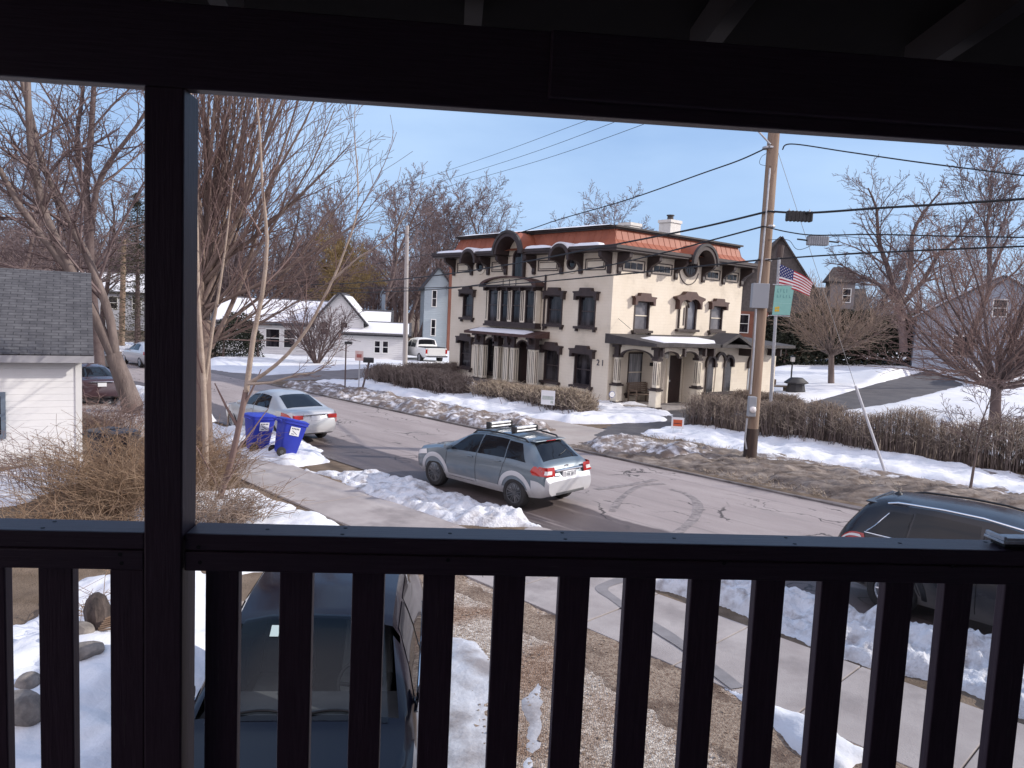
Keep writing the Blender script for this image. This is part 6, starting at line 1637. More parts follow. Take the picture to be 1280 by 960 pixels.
# leaf litter and twigs on the gravel and mulch
V = []; F = []; k = 0
for i in range(2600):
    x, y = R.uniform(-2.2, 4.5), R.uniform(5.0, 12.2); b_, n_ = bn(x, y)
    if not -9.5 < b_ < 2 or n_ > 7.8: continue
    c = Vector((x, y, .022)); a = R.uniform(0, 2*PI); s_ = R.uniform(.012, .035)
    V += [c+Vector((cos(a), sin(a), R.uniform(0, .4)))*s_, c+Vector((cos(a+2), sin(a+2), R.uniform(0, .3)))*s_*.7, c+Vector((cos(a+4), sin(a+4), 0))*s_]; F.append((k, k+1, k+2)); k += 3
tag(np_mesh('leaf_litter', [tuple(v) for v in V], F, M('dead_leaves', (.16, .09, .055), (.42, .34, .26), scale=9, rough=.8), None, False), kind='stuff')
# ================================================================== utility pole, wires, signs
pole_m = M('weathered_pole_wood', (.22, .155, .115), (.32, .245, .19), scale=5, rough=.9, bump=.6, bscale=20, stretch=(1, 1, .08), spec=.1, c=(.13, .09, .065), cscale=1.2, clo=.5, chi=.75)
PB = gp(937, 574); PT = at(970, 130, PB.y)
PTop = PB.lerp(PT, 13.0/PT.z); 
def pole_at(z): return PB.lerp(PTop, z/PTop.z)
pole = thing('utility_pole', 'tall weathered wooden utility pole carrying cables and a grey box', 'pole', PB)
m = MB(); m.tube([(0, 0, -.2)]+[tuple(pole_at(z)-PB) for z in (0.5, 2, 4, 6, 8, 10, 12, 13)], [.205, .20, .195, .19, .185, .18, .175, .165, .16], 16); m.build('shaft', pole_m, pole, smooth=60)
m = MB(); m.lathe([(.212, -.1), (.208, .9), (.2005, 1.0)], (0, 0, 0), 16, xf=lambda p: p+(pole_at(max(0, p.z))-PB)-Vector((0, 0, max(0, p.z)))); m.build('tarred_foot', M('tarred_wood', (.035, .025, .022), (.07, .045, .035), scale=7, rough=.85, stretch=(1, 1, .2)), pole, smooth=60)
def on_pole(px, py):
    q = at(px, py, PB.y); return q-PB
c0 = on_pole(946, 370)+Vector((0, -.1, 0)); w_, h_ = .24, .37
m = MB(); m.box(c0.x-w_, c0.x+w_, c0.y-.26, c0.y-.02, c0.z-h_, c0.z+h_); m.box(c0.x-w_-.015, c0.x+w_+.015, c0.y-.285, c0.y-.262, c0.z-h_-.01, c0.z+h_+.01); m.build('control_box', greybox_m, pole, bevel=.015)
c0 = on_pole(936, 506)+Vector((0, -.06, 0))
m = MB(); m.box(c0.x-.12, c0.x+.12, c0.y-.34, c0.y-.14, c0.z-.33, c0.z+.30); m.build('meter_box', greybox_m, pole, bevel=.02)
m = MB(); m.lathe([(.10, 0), (.10, .06), (.07, .09), (0, .10)], n=16, xf=lambda p: Vector((c0.x+p.x, c0.y-.341-p.z, c0.z-.1+p.y))); m.build('meter_dial', clearlens_m, pole, smooth=40)
for pts in ([(961, 212), (957, 262), (951, 330), (948, 355)], [(944, 386), (941, 440), (937, 492)], [(933, 522), (930, 548), (932, 560)]):
    m = MB(); m.tube([on_pole(*q)+Vector((-.03, -.19, 0)) for q in pts], .030, 8); m.build('conduit', steel_m, pole, smooth=60)
m = MB(); m.tube([on_pole(963, 182)+Vector((-.05, -.16, -.0)), on_pole(958, 172)+Vector((-.4, -.2, .2))], .03, 8)
m.build('bracket_arm', steel_m, pole)
d_ = Vector((SN.x, SN.y, 0)); zc = 12.35
m = MB(); q = pole_at(zc)-PB; m.tube([q-d_*1.2+Vector((0, 0, 0)), q+d_*1.2], .06, 6); m.build('crossarm', pole_m, pole)
for k in (-1.1, 0, 1.1):
    m = MB(); m.lathe([(.03, 0), (.05, .05), (.03, .08), (.05, .12), (.02, .18)], tuple(q+d_*k+Vector((0, 0, .06 if k else .72))), 10); m.build('insulator', black_m, pole)
for yy in (185, 265, 283, 325):
    q2 = on_pole(961 if yy < 300 else 957, yy); m = MB(); m.lathe([(.19, -.03), (.196, 0), (.19, .03)], tuple(q2), 16); m.build('cable_clamp', steel_m, pole)
def wire(label, pts, r, sag=None, name='overhead_cable', mat=cable_m, cat='cable'):
    m = MB(); out = []
    for i in range(len(pts)-1):
        p0, p1, p2, p3 = pts[max(0, i-1)], pts[i], pts[i+1], pts[min(len(pts)-1, i+2)]
        for k in range(10):
            t = k/10; out.append(.5*((2*p1)+(p2-p0)*t+(2*p0-5*p1+4*p2-p3)*t*t+(3*p1-p0-3*p2+p3)*t**3))
    out.append(pts[-1])
    base = pts[0].copy(); m.tube([q-base for q in out], r, 6)
    o = m.build(name, mat); o.location = base; return tag(o, label, cat)
def span(pix, Y0, Y1):
    """photo points of one span; depth runs from the pole to the far end so that 1/Y is linear along the picture"""
    x0, x1 = pix[0][0], pix[-1][0]
    return [at(x, y, 1/(1/Y0+(1/Y1-1/Y0)*(x-x0)/(x1-x0))) for x, y in pix]
Yp = PB.y-.2; YR = 18.4; YF = 72
wire('heavy black cable at splice box height running left past the mansion eave', span([(957, 265), (868, 286), (756, 308), (640, 330), (540, 345), (440, 354), (380, 356)], Yp, YF), .034)
wire('black cable drooping left from the pole across the mansion cornice', span([(954, 283), (894, 299), (825, 317), (737, 336), (612, 354), (540, 362), (430, 366), (360, 364)], Yp, YF), .026)
wire('lowest black cable leading left from the pole over the cream wall', span([(950, 325), (911, 329), (796, 341), (678, 352), (605, 357), (520, 360), (400, 360)], Yp, YF), .028)
wire('twisted service cable dropping left from the pole top over the mansion roof', span([(962, 183), (925, 200), (880, 216), (783, 250), (700, 274), (648, 291), (590, 304), (540, 317), (470, 330)], Yp, YF), .022)
wire('thin upper power line, leftmost of three crossing the sky', span([(985, 60), (860, 106), (727, 153), (630, 189), (532, 222), (470, 240), (420, 250)], Yp, YF), .010)
wire('thin upper power line, middle of three crossing the sky', span([(966, 68), (880, 106), (762, 155), (650, 196), (540, 230), (480, 246), (430, 256)], Yp, YF), .010)
wire('thin upper power line, rightmost of three crossing the sky', span([(950, 96), (900, 116), (800, 157), (670, 202), (545, 237), (490, 251), (440, 261)], Yp, YF), .010)
wire('heavy black cable carrying the black splice box to the right edge', span([(960, 264), (1010, 266), (1100, 260), (1200, 254), (1300, 247), (1420, 236)], Yp, YR-2), .034)
wire('cable with the grey amplifier running right from the pole', span([(955, 283), (985, 290), (1020, 294), (1090, 293), (1180, 295), (1300, 297), (1400, 298)], Yp, YR-2), .020)
wire('lowest black cable leading right from the pole', span([(957, 325), (1020, 320), (1130, 314), (1300, 307), (1400, 302)], Yp, YR-2), .024)
wire('service cable drooping from the pole top to the right edge', span([(978, 187), (990, 180), (1060, 190), (1150, 203), (1300, 222), (1400, 236)], Yp, YR-2), .020)
wire('slack loop of thin cable below the splice box', span([(960, 300), (985, 300), (1000, 312), (1040, 296), (1080, 298), (1110, 300)], Yp, Yp-1), .009)
wire('thin looped jumper hanging left of the pole top', span([(962, 190), (952, 196), (950, 205), (963.5, 208)], Yp, Yp-.3), .008)
wire('thin cable drooping to the roof of the mansion porch', [at(704, 339, 41), at(745, 374, 38.5), at(788, 411, 36.6)], .010)
gA = gp(1108, 594)
guy0 = pole_at(10.0)
wire('thin guy wire slanting from the pole to the verge inside a grey guard', [guy0, guy0.lerp(gA, .5)-Vector((0, 0, .08)), gA-Vector((0, 0, .1))], .007, name='guy_wire', mat=M('dull_guy_strand', (.16, .16, .17), rough=.6), cat='wire')
m = MB(); q1 = guy0.lerp(gA, .985)-Vector((0, 0, .02)); q0 = guy0.lerp(gA, .735)-Vector((0, 0, .06)); m.tube([q0-q1, Vector((0, 0, 0))], .042, 8); o = m.build('guy_guard', M('pale_grey_guard', (.50, .51, .54), rough=.5)); o.location = q1; tag(o, 'pale grey tube guarding the lower end of the guy wire', 'guard')
# splice box and amplifier hung from the strands
s0 = at(999, 270, Yp-.9); t = thing('splice_box', 'black ribbed splice box hanging on the heavy cable right of the pole', 'cable box', s0)
m = MB(); m.box(-.38, .38, -.09, .09, -.15, .13)
for k in range(7): m.box(-.36+k*.11, -.30+k*.11, -.105, .105, -.165, .14)
m.build('case', black_m, t, bevel=.015)
m = MB(); m.tube([(-.3, 0, .131), (-.3, 0, .20)], .02, 6); m.tube([(.3, 0, .131), (.3, 0, .20)], .02, 6); m.build('hanger', steel_m, t)
s0 = at(1022, 301, Yp-1.1); t = thing('line_amplifier', 'grey finned line amplifier hanging on the second cable right of the pole', 'cable box', s0)
m = MB(); m.box(-.30, .30, -.10, .10, -.12, .12)
for k in range(9): m.box(-.28+k*.065, -.25+k*.065, -.12, .12, -.14, .14)
m.build('case', greybox_m, t, bevel=.01)
m = MB(); m.tube([(-.31, 0, 0), (-.6, 0, .02)], .025, 6); m.tube([(.31, 0, 0), (.62, 0, -.02)], .025, 6); m.tube([(-.2, 0, .141), (-.2, 0, .18)], .02, 6); m.build('connector', black_m, t)
# steel post with flag and banner
Yq = 33.0
pq0 = at(962, 524, Yq); pq0.z = terr(pq0.x, pq0.y)
pqt = at(974, 322, Yq)
sp = thing('steel_post', 'grey steel post behind the utility pole holding a flag and a green banner', 'post', pq0)
m = MB(); m.tube([(0, 0, -.1), tuple(pqt-pq0)], [.075, .065], 12); m.build('post', M('dull_steel', (.33, .34, .36), (.40, .41, .43), scale=5, rough=.45, metal=.3), sp, smooth=60)
m = MB(); m.tube([tuple(pqt-pq0+Vector((.0, -.0, .002))), tuple(pqt-pq0+Vector((.02, 0, .52)))], [.15, .16], 10); m.build('post_cap', M('brown_cap', (.06, .04, .035), rough=.7), sp)
f0 = at(974, 330, Yq-.06); fb = at(971.5, 355, Yq-.06)
flag_b = M('flag_blue', (.025, .035, .14), rough=.8); flag_r = M('flag_red', (.38, .03, .045), rough=.8); flag_w = M('flag_white', (.70, .69, .70), rough=.8)
fl = thing('flag', 'striped flag with starred blue corner flying from the steel post', 'flag', f0)
m = MB(); nx = 26; FW, FH = 1.75, .98
def flag_p(s, t):   # s along the fly 0..1, t down 0..1
    dr = s**1.25
    return Vector((-.03*t+FW*.90*s*(1-.05*t), .16*math.sin(s*7+t*1.5)*s, -FH*t*(1-.42*s)-.78*dr*.95))
NS = 13
vs = [flag_p(i/nx, j/NS) for i in range(nx+1) for j in range(NS+1)]
m.v = [tuple(v) for v in vs]
for i in range(nx):
    for j in range(NS):
        a = i*(NS+1)+j; m.f.append((a, a+NS+1, a+NS+2, a+1)); m.m.append(2 if (j < 7 and i < nx*.4) else (0 if j % 2 == 0 else 1))
m.build('flag_cloth', [flag_r, flag_w, flag_b], fl)
m = MB()
for i in range(9):
    for j in range(7):
        if (i+j) % 2: continue
        s, t_ = (i+.7)/9*.39, (j+.6)/7*.52
        for off in (-.012,):
            c = flag_p(s, t_)+Vector((0, off, 0)); m.add([c+Vector((.022*math.cos(a), 0, .022*math.sin(a))) for a in [k*2*PI/5+.3 for k in range(5)]], [(0, 1, 2, 3, 4)])
m.build('star', flag_w, fl)
bc = at(978, 375, Yq-.1); bn_ = thing('banner', 'pale green street banner with a yellow emblem fixed to the steel post', 'banner', bc)
bg = M('banner_green', (.22, .47, .42), (.25, .50, .45), scale=3, rough=.7); bg2 = M('banner_pale', (.34, .60, .55), rough=.7); yel = M('emblem_yellow', (.62, .42, .03), rough=.6)
m = MB(); pl = [(-.40, -.66), (.37, -.64), (.46, .60), (-.36, .62)]; m.extrude(pl, lambda a, z, d: Vector((a, -d, z)), 0, .02); m.build('banner_cloth', bg, bn_)
m = MB()
for row, n_, h_ in ((.40, 4, .16), (.16, 5, .12)):
    for k in range(n_):
        x = -.24+k*.13; m.box(x-.012, x+.012, -.028, -.021, row-h_/2, row+h_/2)
        if k % 2 == 0: m.box(x+.0125, x+.05, -.028, -.021, row-h_/2, row-h_/2+.03)
m.build('faded_lettering', M('faded_letters', (.13, .30, .30), rough=.8), bn_)
m = MB(); m.box(-.36, .38, -.026, -.021, -.15, -.135); m.build('dividing_line', bg2, bn_)
m = MB()
for dx, dz in ((-.26, -.36), (-.16, -.34), (-.26, -.47), (-.16, -.46)): m.lathe([(.055, 0), (.055, .006), (0, .008)], n=10, xf=lambda p, dx=dx, dz=dz: Vector((dx+p.x, -.021-p.z, dz+p.y)))
m.build('emblem', yel, bn_)
m = MB(); m.tube([(-.46, 0, .65), (.44, -.01, .65)], .02, 8); m.tube([(-.48, 0, -.69), (.38, -.01, -.69)], .02, 8); m.build('banner_arm', steel_m, bn_)

# yard signs
def yard_sign(label, px, py, w, h, lift, rz, marks, base=None):
    b = gp(px, py) if base is None else base
    t = thing('yard_sign', label, 'sign', b, rz)
    m = MB(); m.box(-w/2, w/2, -.012, .012, lift, lift+h); bd = m.build('sign_board', M('sign_white', (.72, .72, .72), (.66, .66, .67), scale=3, rough=.6) if 'sign_white' not in bpy.data.materials else bpy.data.materials['sign_white'], t, bevel=.004)
    for q in (-.32, .32): m = MB(); m.tube([(w*q, 0, -.1), (w*q, 0, lift+.1)], .008, 6); m.build('wire_stake', steel_m, t)
    for (x0, x1, z0, z1, mt) in marks:
        m = MB(); m.box(x0*w-w/2, x1*w-w/2, -.0165, -.0122, lift+z0*h, lift+z1*h); m.build('sign_print', mt, bd)
grn = M('print_grey_green', (.33, .37, .34), (.45, .48, .45), scale=9, rough=.7); redp = M('print_orange_red', (.50, .09, .03), rough=.6)
yard_sign('white yard sign with a faded picture standing before the tan hedge', 684, 518, .62, .62, .42, rad(-20), [(.08, .92, .35, .62, grn), (.7, .9, .12, .3, grn)])
yard_sign('small white and red yard sign in the snow beside the mansion drive', 846, 545, .46, .42, .28, rad(-10), [(.14, .86, .22, .8, redp), (.2, .8, .42, .50, ink_m)])
b0 = MO+MW@Vector((-.45, -.75, 0)); b0.z = 0.1
t = thing('security_sign', 'small round blue sign on a stake at the mansion corner', 'sign', b0, rad(20))
m = MB(); m.tube([(0, 0, -.1), (0, 0, .5)], .012, 6); m.build('stake', steel_m, t)
m = MB(); m.lathe([(0, 0), (.17, .0), (.17, .02), (0, .022)], n=8, xf=lambda p: Vector((p.x, -p.z, .52+p.y))); sd = m.build('disc', M('sign_blue', (.02, .06, .25), rough=.5), t)
m = MB(); m.box(-.06, .06, -.03, -.0225, .505, .535); m.lathe([(.125, .0225), (.145, .0225), (.145, .026), (.125, .026)], n=8, xf=lambda p: Vector((p.x, -p.z, .52+p.y))); m.build('sign_print', white_m, sd)
# posts on the snow at the street corner
b0 = gp(431, 492); t = thing('sign_post', 'thin dark post with a small dark top at the street corner', 'post', b0)
m = MB(); hh = at(431, 430, b0.y).z; m.tube([(0, 0, -.1), (0, 0, hh)], .035, 8); m.build('post', bark_dark_m, t)
m = MB(); m.box(-.05, .28, -.1, .1, hh+.002, hh+.12); m.build('post_top', black_m, t)
b0 = gp(448, 492); t = thing('street_sign', 'small pinkish sign on a steel post beside the tilted mailbox', 'sign', b0)
hh = at(448, 440, b0.y).z; m = MB(); m.tube([(0, 0, -.1), (.03, 0, hh)], .03, 8); m.build('post', steel_m, t)
m = MB(); m.box(-.2, .2, -.055, -.035, hh-.42, hh+.06); s_ = m.build('sign_plate', M('faded_pink_sign', (.55, .38, .36), (.64, .52, .50), scale=6, rough=.6), t)
m = MB(); m.box(-.12, .12, -.062, -.0555, hh-.27, hh-.10); m.build('sign_symbol', M('dull_red_print', (.34, .10, .09), rough=.7), s_)
b0 = gp(447, 489)+Vector((.15, .2, 0)); t = thing('mailbox', 'dark mailbox on a slanting wooden post at the corner hedge', 'mailbox', b0)
m = MB(); m.tube([(0, 0, -.1), (.35, 0, 1.45)], .05, 6); m.build('post', bark_dark_m, t)
m = MB(); m.extrude([(-.12, 0), (.12, 0), (.12, .14)]+arch_pts(0, .14, .12, 8)[1:], lambda a, z, d: Vector((.35+d, a, 1.46+z)), -.28, .22); m.build('mailbox_body', black_m, t)
b0 = gp(506, 470); b0 = at(506, 462, 56); b0.z = 0; t = thing('street_light', 'plain grey street pole rising from the corner hedge', 'pole', b0)
tp = at(509, 282, 56); m = MB(); m.tube([(0, 0, -.1), tuple(tp-b0)], [.19, .13], 12); m.build('shaft', M('pale_pole_wood', (.34, .31, .30), (.42, .39, .37), scale=3, rough=.8, stretch=(1, 1, .1)), t, smooth=60)
m = MB(); m.tube([tuple(tp-b0+Vector((-.6, 0, -.5))), tuple(tp-b0+Vector((.6, 0, -.5)))], .05, 6); m.build('crossarm', bark_m, t)
b0 = at(152, 455, 60); b0.z = 0; t = thing('street_light', 'brown wooden pole far up the street beside the pale saloon', 'pole', b0)
tp = at(166, 300, 60); tp.x = b0.x+.2; m = MB(); m.tube([(0, 0, -.1), tuple(tp-b0)], [.24, .18], 10); m.build('shaft', pole_m, t, smooth=60)
m = MB(); m.tube([tuple(tp-b0+Vector((-.7, 0, -.4))), tuple(tp-b0+Vector((.7, 0, -.4)))], .05, 6); m.build('crossarm', bark_m, t)

# grill under its cover, lamp post, plank bench
b0 = gp(994, 494); t = thing('covered_grill', 'black covered grill standing on the snow behind the mansion wing', 'grill', b0, rad(15))
cov = M('black_grill_cover', (.012, .011, .014), (.022, .021, .024), scale=3, rough=.6, bump=.6, bscale=5)
def oval(z, a, b, n=8): return [(a*math.cos(2*PI*(k+.5)/n)*1.08, b*math.sin(2*PI*(k+.5)/n)*1.08, z) for k in range(n)]
m = MB(); Rr = [oval(.06, .60, .34), oval(.30, .57, .33), oval(.62, .50, .31), oval(.70, .50, .31)]
for i in range(3): m.add(Rr[i]+Rr[i+1], [(k, (k+1) % 8, 8+(k+1) % 8, 8+k) for k in range(8)])
m.add(Rr[0], [tuple(range(8))]); m.build('cover_skirt', cov, t, smooth=30)
m = MB(); Rr = [oval(.68, .56, .36), oval(.72, .72, .44), oval(.78, .72, .43), oval(1.02, .40, .26), oval(1.06, .34, .2)]
for i in range(4): m.add(Rr[i]+Rr[i+1], [(k, (k+1) % 8, 8+(k+1) % 8, 8+k) for k in range(8)])
m.add(Rr[-1], [tuple(range(8))]); m.add(Rr[0], [tuple(range(8))]); m.build('cover_hood', cov, t, smooth=30)
for sx in (-.45, .45):
    m = MB(); m.tube([(sx, -.15, -.05), (sx, -.15, .10)], .03, 6); m.build('leg', black_m, t)
b0 = gp(988, 484); t = thing('lamp_post', 'short black lamp post with a square lantern behind the covered grill', 'lamp', b0)
hh = at(991, 452, b0.y).z-b0.z; m = MB(); m.tube([(0, 0, -.1), (0, 0, hh)], .05, 8); m.build('post', black_m, t)
m = MB(); m.box(-.11, .11, -.11, .11, hh+.002, hh+.30); m.build('lantern', M('lamp_glass', (.55, .53, .50), rough=.2), t)
m = MB(); m.add([(-.15, -.15, hh+.302), (.15, -.15, hh+.302), (.15, .15, hh+.302), (-.15, .15, hh+.302), (0, 0, hh+.42)], [(0, 1, 2, 3), (0, 1, 4), (1, 2, 4), (2, 3, 4), (3, 0, 4)]); m.build('lantern_cap', black_m, t)
b0 = gp(972, 492); t = thing('plank_bench', 'low brown plank bench between the mansion wing and covered grill', 'bench', b0, rad(10))
m = MB(); m.box(-.6, .7, -.22, .22, .42, .50); m.build('seat', bw, t); 
for sx in (-.5, .5):
    m = MB(); m.box(sx-.06, sx+.06, -.2, .2, -.05, .418); m.build('leg', bw, t)
m = MB(); m.box(-.62, -.1, .1, .5, .52, .85); m.build('planter_box', bw, t)
# rocks and a stump in the snow by the steps
rock_m = M('lichened_rock', (.13, .115, .105), (.27, .24, .215), scale=6, rough=.9, bump=1, bscale=14)
def rock(label, b, sx, sy, sz, seed):
    R = random.Random(seed); bm = bmesh.new(); bmesh.ops.create_icosphere(bm, subdivisions=3, radius=1)
    dirs = [Vector((R.gauss(0, 1), R.gauss(0, 1), R.gauss(0, 1))).normalized() for _ in range(9)]; cut = [R.uniform(.62, .92) for _ in dirs]
    for v in bm.verts:
        for d, c in zip(dirs, cut):
            q = v.co.dot(d)
            if q > c: v.co -= d*(q-c)*.85
        v.co = Vector((v.co.x*sx, v.co.y*sy, v.co.z*sz))
    me = bpy.data.meshes.new('rock'); bm.to_mesh(me); bm.free(); me.materials.append(rock_m)
    me.polygons.foreach_set('use_smooth', [True]*len(me.polygons)); me.set_sharp_from_angle(angle=rad(25))
    o = bpy.data.objects.new('rock', me); COL.objects.link(o); o.location = b; o.rotation_euler = (0, 0, R.uniform(0, 6)); tag(o, label, 'rock')
rock('grey brown rock in the snow at the lower left edge', near_snow(16, 893)+Vector((0, 0, .03)), .30, .24, .20, 1)
rock('small flat rock in the snow between the two left balusters', near_snow(34, 856)+Vector((0, 0, .02)), .17, .13, .10, 2)
rock('dark flat rock capped with snow below the stump', near_snow(104, 817)+Vector((0, 0, .02)), .24, .17, .10, 3)
rock('grey rock half buried behind the stump', near_snow(98, 792)+Vector((0, 0, .02)), .18, .14, .12, 4)
b0 = near_snow(123, 786)-Vector((0, 0, .02)); t = thing('tree_stump', 'dark hollow stump leaning in the snow behind the rocks', 'stump', b0)
m = MB(); m.tube([(0, 0, -.2), (-.01, .02, .1), (-.03, .03, .26), (-.05, .05, .38), (-.06, .05, .44)], [.16, .14, .15, .11, .04], 9); m.build('stump', M('rotten_stump', (.035, .027, .025), (.10, .075, .065), scale=9, rough=.95, bump=1.5, bscale=16, stretch=(1, 1, .4)), t, smooth=30)
m = MB()
for k in range(6): m.tube([(.05+.02*k, -.12, .05+.03*k), (.45+.03*k, -.2+.05*k, .16+.04*k)], .014, 5)
m.build('loose_stick', brush_m, t)

# ================================================================== other houses
siding_m = M('white_lap_siding', (.70, .70, .70), (.76, .76, .75), scale=.8, rough=.6)
def lap(m, pitch=.14):
    N, L_, p = nodes_of(m); tc = [n for n in N if n.type == 'TEX_COORD'][0]
    sep = N.new('ShaderNodeSeparateXYZ'); L_.new(tc.outputs['Object'], sep.inputs['Vector'])
    dv = N.new('ShaderNodeMath'); dv.operation = 'DIVIDE'; dv.inputs[1].default_value = pitch; L_.new(sep.outputs['Z'], dv.inputs[0])
    fr = N.new('ShaderNodeMath'); fr.operation = 'FRACT'; L_.new(dv.outputs[0], fr.inputs[0])
    iv = N.new('ShaderNodeMath'); iv.operation = 'SUBTRACT'; iv.inputs[0].default_value = 1.0; L_.new(fr.outputs[0], iv.inputs[1])
    bp = N.new('ShaderNodeBump'); bp.inputs['Strength'].default_value = 1; bp.inputs['Distance'].default_value = .03; L_.new(iv.outputs[0], bp.inputs['Height']); L_.new(bp.outputs['Normal'], p.inputs['Normal'])
    return m
lap(siding_m, .16)
def shingles(name, a, b):
    m = M(name, a, b, scale=5, detail=9, rough=.9, spec=.15, stretch=(.8, 1, 1)); N, L_, p = nodes_of(m); tc = [n for n in N if n.type == 'TEX_COORD'][0]
    bt = N.new('ShaderNodeTexBrick'); bt.inputs['Scale'].default_value = 1; bt.inputs['Brick Width'].default_value = .32; bt.inputs['Row Height'].default_value = .135; bt.inputs['Mortar Size'].default_value = .012
    bt.inputs['Color1'].default_value = (1, 1, 1, 1); bt.inputs['Color2'].default_value = (.72, .72, .74, 1); bt.inputs['Mortar'].default_value = (.35, .35, .36, 1)
    L_.new(tc.outputs['Object'], bt.inputs['Vector'])
    mx = N.new('ShaderNodeMix'); mx.data_type = 'RGBA'; mx.blend_type = 'MULTIPLY'; mx.inputs['Factor'].default_value = .8
    L_.new(p.inputs['Base Color'].links[0].from_socket, mx.inputs['A']); L_.new(bt.outputs['Color'], mx.inputs['B']); L_.new(mx.outputs['Result'], p.inputs['Base Color'])
    return m
shingle_m = shingles('grey_shingles', (.085, .085, .092), (.13, .13, .138)); shingle_b = shingles('brown_shingles', (.10, .085, .08), (.15, .13, .12))
trimb_m = M('blue_grey_trim', (.15, .19, .24), rough=.55)
def gable(par, x0, x1, y0, y1, h, rise, wallm, roofm, axis='x', over=.3, snow=None, eave=None, th=.14):
    """axis = direction of the ridge"""
    m = MB()
    if axis == 'x':
        c = (y0+y1)/2
        m.add([(x0, y0, -.3), (x1, y0, -.3), (x1, y1, -.3), (x0, y1, -.3), (x0, y0, h), (x1, y0, h), (x1, y1, h), (x0, y1, h), (x0, c, h+rise), (x1, c, h+rise)], [(0, 1, 5, 4), (1, 2, 6, 9, 5), (2, 3, 7, 6), (3, 0, 4, 8, 7)])
    else:
        c = (x0+x1)/2
        m.add([(x0, y0, -.3), (x1, y0, -.3), (x1, y1, -.3), (x0, y1, -.3), (x0, y0, h), (x1, y0, h), (x1, y1, h), (x0, y1, h), (c, y0, h+rise), (c, y1, h+rise)], [(0, 1, 5, 8, 4), (1, 2, 6, 5), (2, 3, 7, 9, 6), (3, 0, 4, 7)])
    w = m.build('wall', wallm, par)
    def plane(side, mat, name, lift, t, trim=0, parent=par):
        # a roof slope as its own object in its own plane, so that shingles run along it
        if axis == 'x': half = (y1-y0)/2; ln = x1-x0+2*over
        else: half = (x1-x0)/2; ln = y1-y0+2*over
        sl_ = math.hypot(half, rise); ang = math.atan2(rise, half); ext = over/math.cos(ang)
        mb = MB(); mb.box(trim, ln-trim, -ext+trim, sl_-trim*1.5, lift, lift+t)
        o = mb.build(name, mat, parent, bevel=.03 if name == 'roof_snow' else 0)
        if axis == 'x':
            M4 = Matrix.Translation((x0-over, y0, h)) @ Matrix.Rotation(ang, 4, 'X') if side == 0 else Matrix.Translation((x1+over, y1, h)) @ Matrix.Rotation(PI, 4, 'Z') @ Matrix.Rotation(ang, 4, 'X')
        else:
            M4 = Matrix.Translation((x1, y0-over, h)) @ Matrix.Rotation(PI/2, 4, 'Z') @ Matrix.Rotation(ang, 4, 'X') if side == 0 else Matrix.Translation((x0, y1+over, h)) @ Matrix.Rotation(-PI/2, 4, 'Z') @ Matrix.Rotation(ang, 4, 'X')
        o.matrix_local = M4; return o
    for s in (0, 1):
        plane(s, roofm, 'roof', .004, th)
        if snow and s in snow: plane(s, roofsnow_m, 'roof_snow', th+.006, .07, .22)
    return w
def hwin(par, fn, a0, a1, z0, z1, fm, pm=pane_m, t=.09):
    f = MB()
    for q in ((a0-t, a0, z0-t, z1+t), (a1, a1+t, z0-t, z1+t), (a0, a1, z1, z1+t), (a0, a1, z0-t, z0), (a0, a1, (z0+z1)/2-.03, (z0+z1)/2+.03)): pbox(f, fn, *q, .003, .06)
    w = f.build('window', fm, par); p = MB(); pbox(p, fn, a0, a1, z0, z1, .004, .02); p.build('pane', pm, w)
fS = lambda y0: (lambda a, z, d: Vector((a, y0-d, z)))
# garage with the shingled roof
gR = gp(102, 578); hd2 = rad(60)
gdir = Vector((math.sin(hd2), math.cos(hd2)))
gz = math.pi/2-hd2
gar = thing('garage', 'white lap sided garage with grey shingled roof at the left edge', 'garage', (gR.x, gR.y, 0), gz)
GL = 9.0; GH = at(100, 438, gR.y).z-.05
gable(gar, -GL, 0, 0, 7.0, GH, 1.95, siding_m, shingle_m, 'x', over=.28)
m = MB(); m.box(-GL-.28, .29, -.33, -.283, GH-.24, GH-.05); m.build('gutter', M('pale_gutter', (.36, .36, .38), rough=.5), gar)
m = MB(); m.box(-.12, .02, -.02, -.003, -.2, GH-.02); m.build('corner_board', white_m, gar)
def gx(px, py):
    d = ray(px, py); n_ = Vector((-math.cos(hd2), math.sin(hd2))); t = (gR.x*n_.x+gR.y*n_.y)/(d.x*n_.x+d.y*n_.y); return (d.x*t-gR.x)*gdir.x+(d.y*t-gR.y)*gdir.y, EYE+d.z*t
x1, z1 = gx(2, 495); x2, z2 = gx(2, 543)
hwin(gar, fS(0), x1-.75, x1-.02, z2, z1, trimb_m, t=.10)
# gabled white house across the street
wH = at(330, 452, 60); wH.z = 0
wh = thing('white_house', 'white gabled house with snowy roofs and dark windows across the side street', 'house', wH, rad(8))
def lx(px, Y=60): return at(px, 440, Y).x-wH.x
gable(wh, lx(268), lx(400), .5, 7.0, 2.6, 1.9, siding_m, shingle_m, 'x', snow=(0,))
gable(wh, lx(392), lx(452), -.6, 7.4, 3.0, 2.2, siding_m, shingle_m, 'y', snow=(0, 1))
gable(wh, lx(428), lx(508), -1.2, 3.2, 2.05, .9, siding_m, shingle_m, 'x', snow=(0,), over=.25)
gable(wh, lx(446), lx(484), 3.3, 7.0, 2.6, 1.3, siding_m, shingle_m, 'x', snow=(0,), over=.2)
for a, b_, z0, z1, y in ((331, 347, .7, 2.1, .5), (353, 366, .7, 2.1, .5), (303, 316, .7, 2.0, .5)): hwin(wh, fS(y), lx(a), lx(b_), z0, z1, white_m)
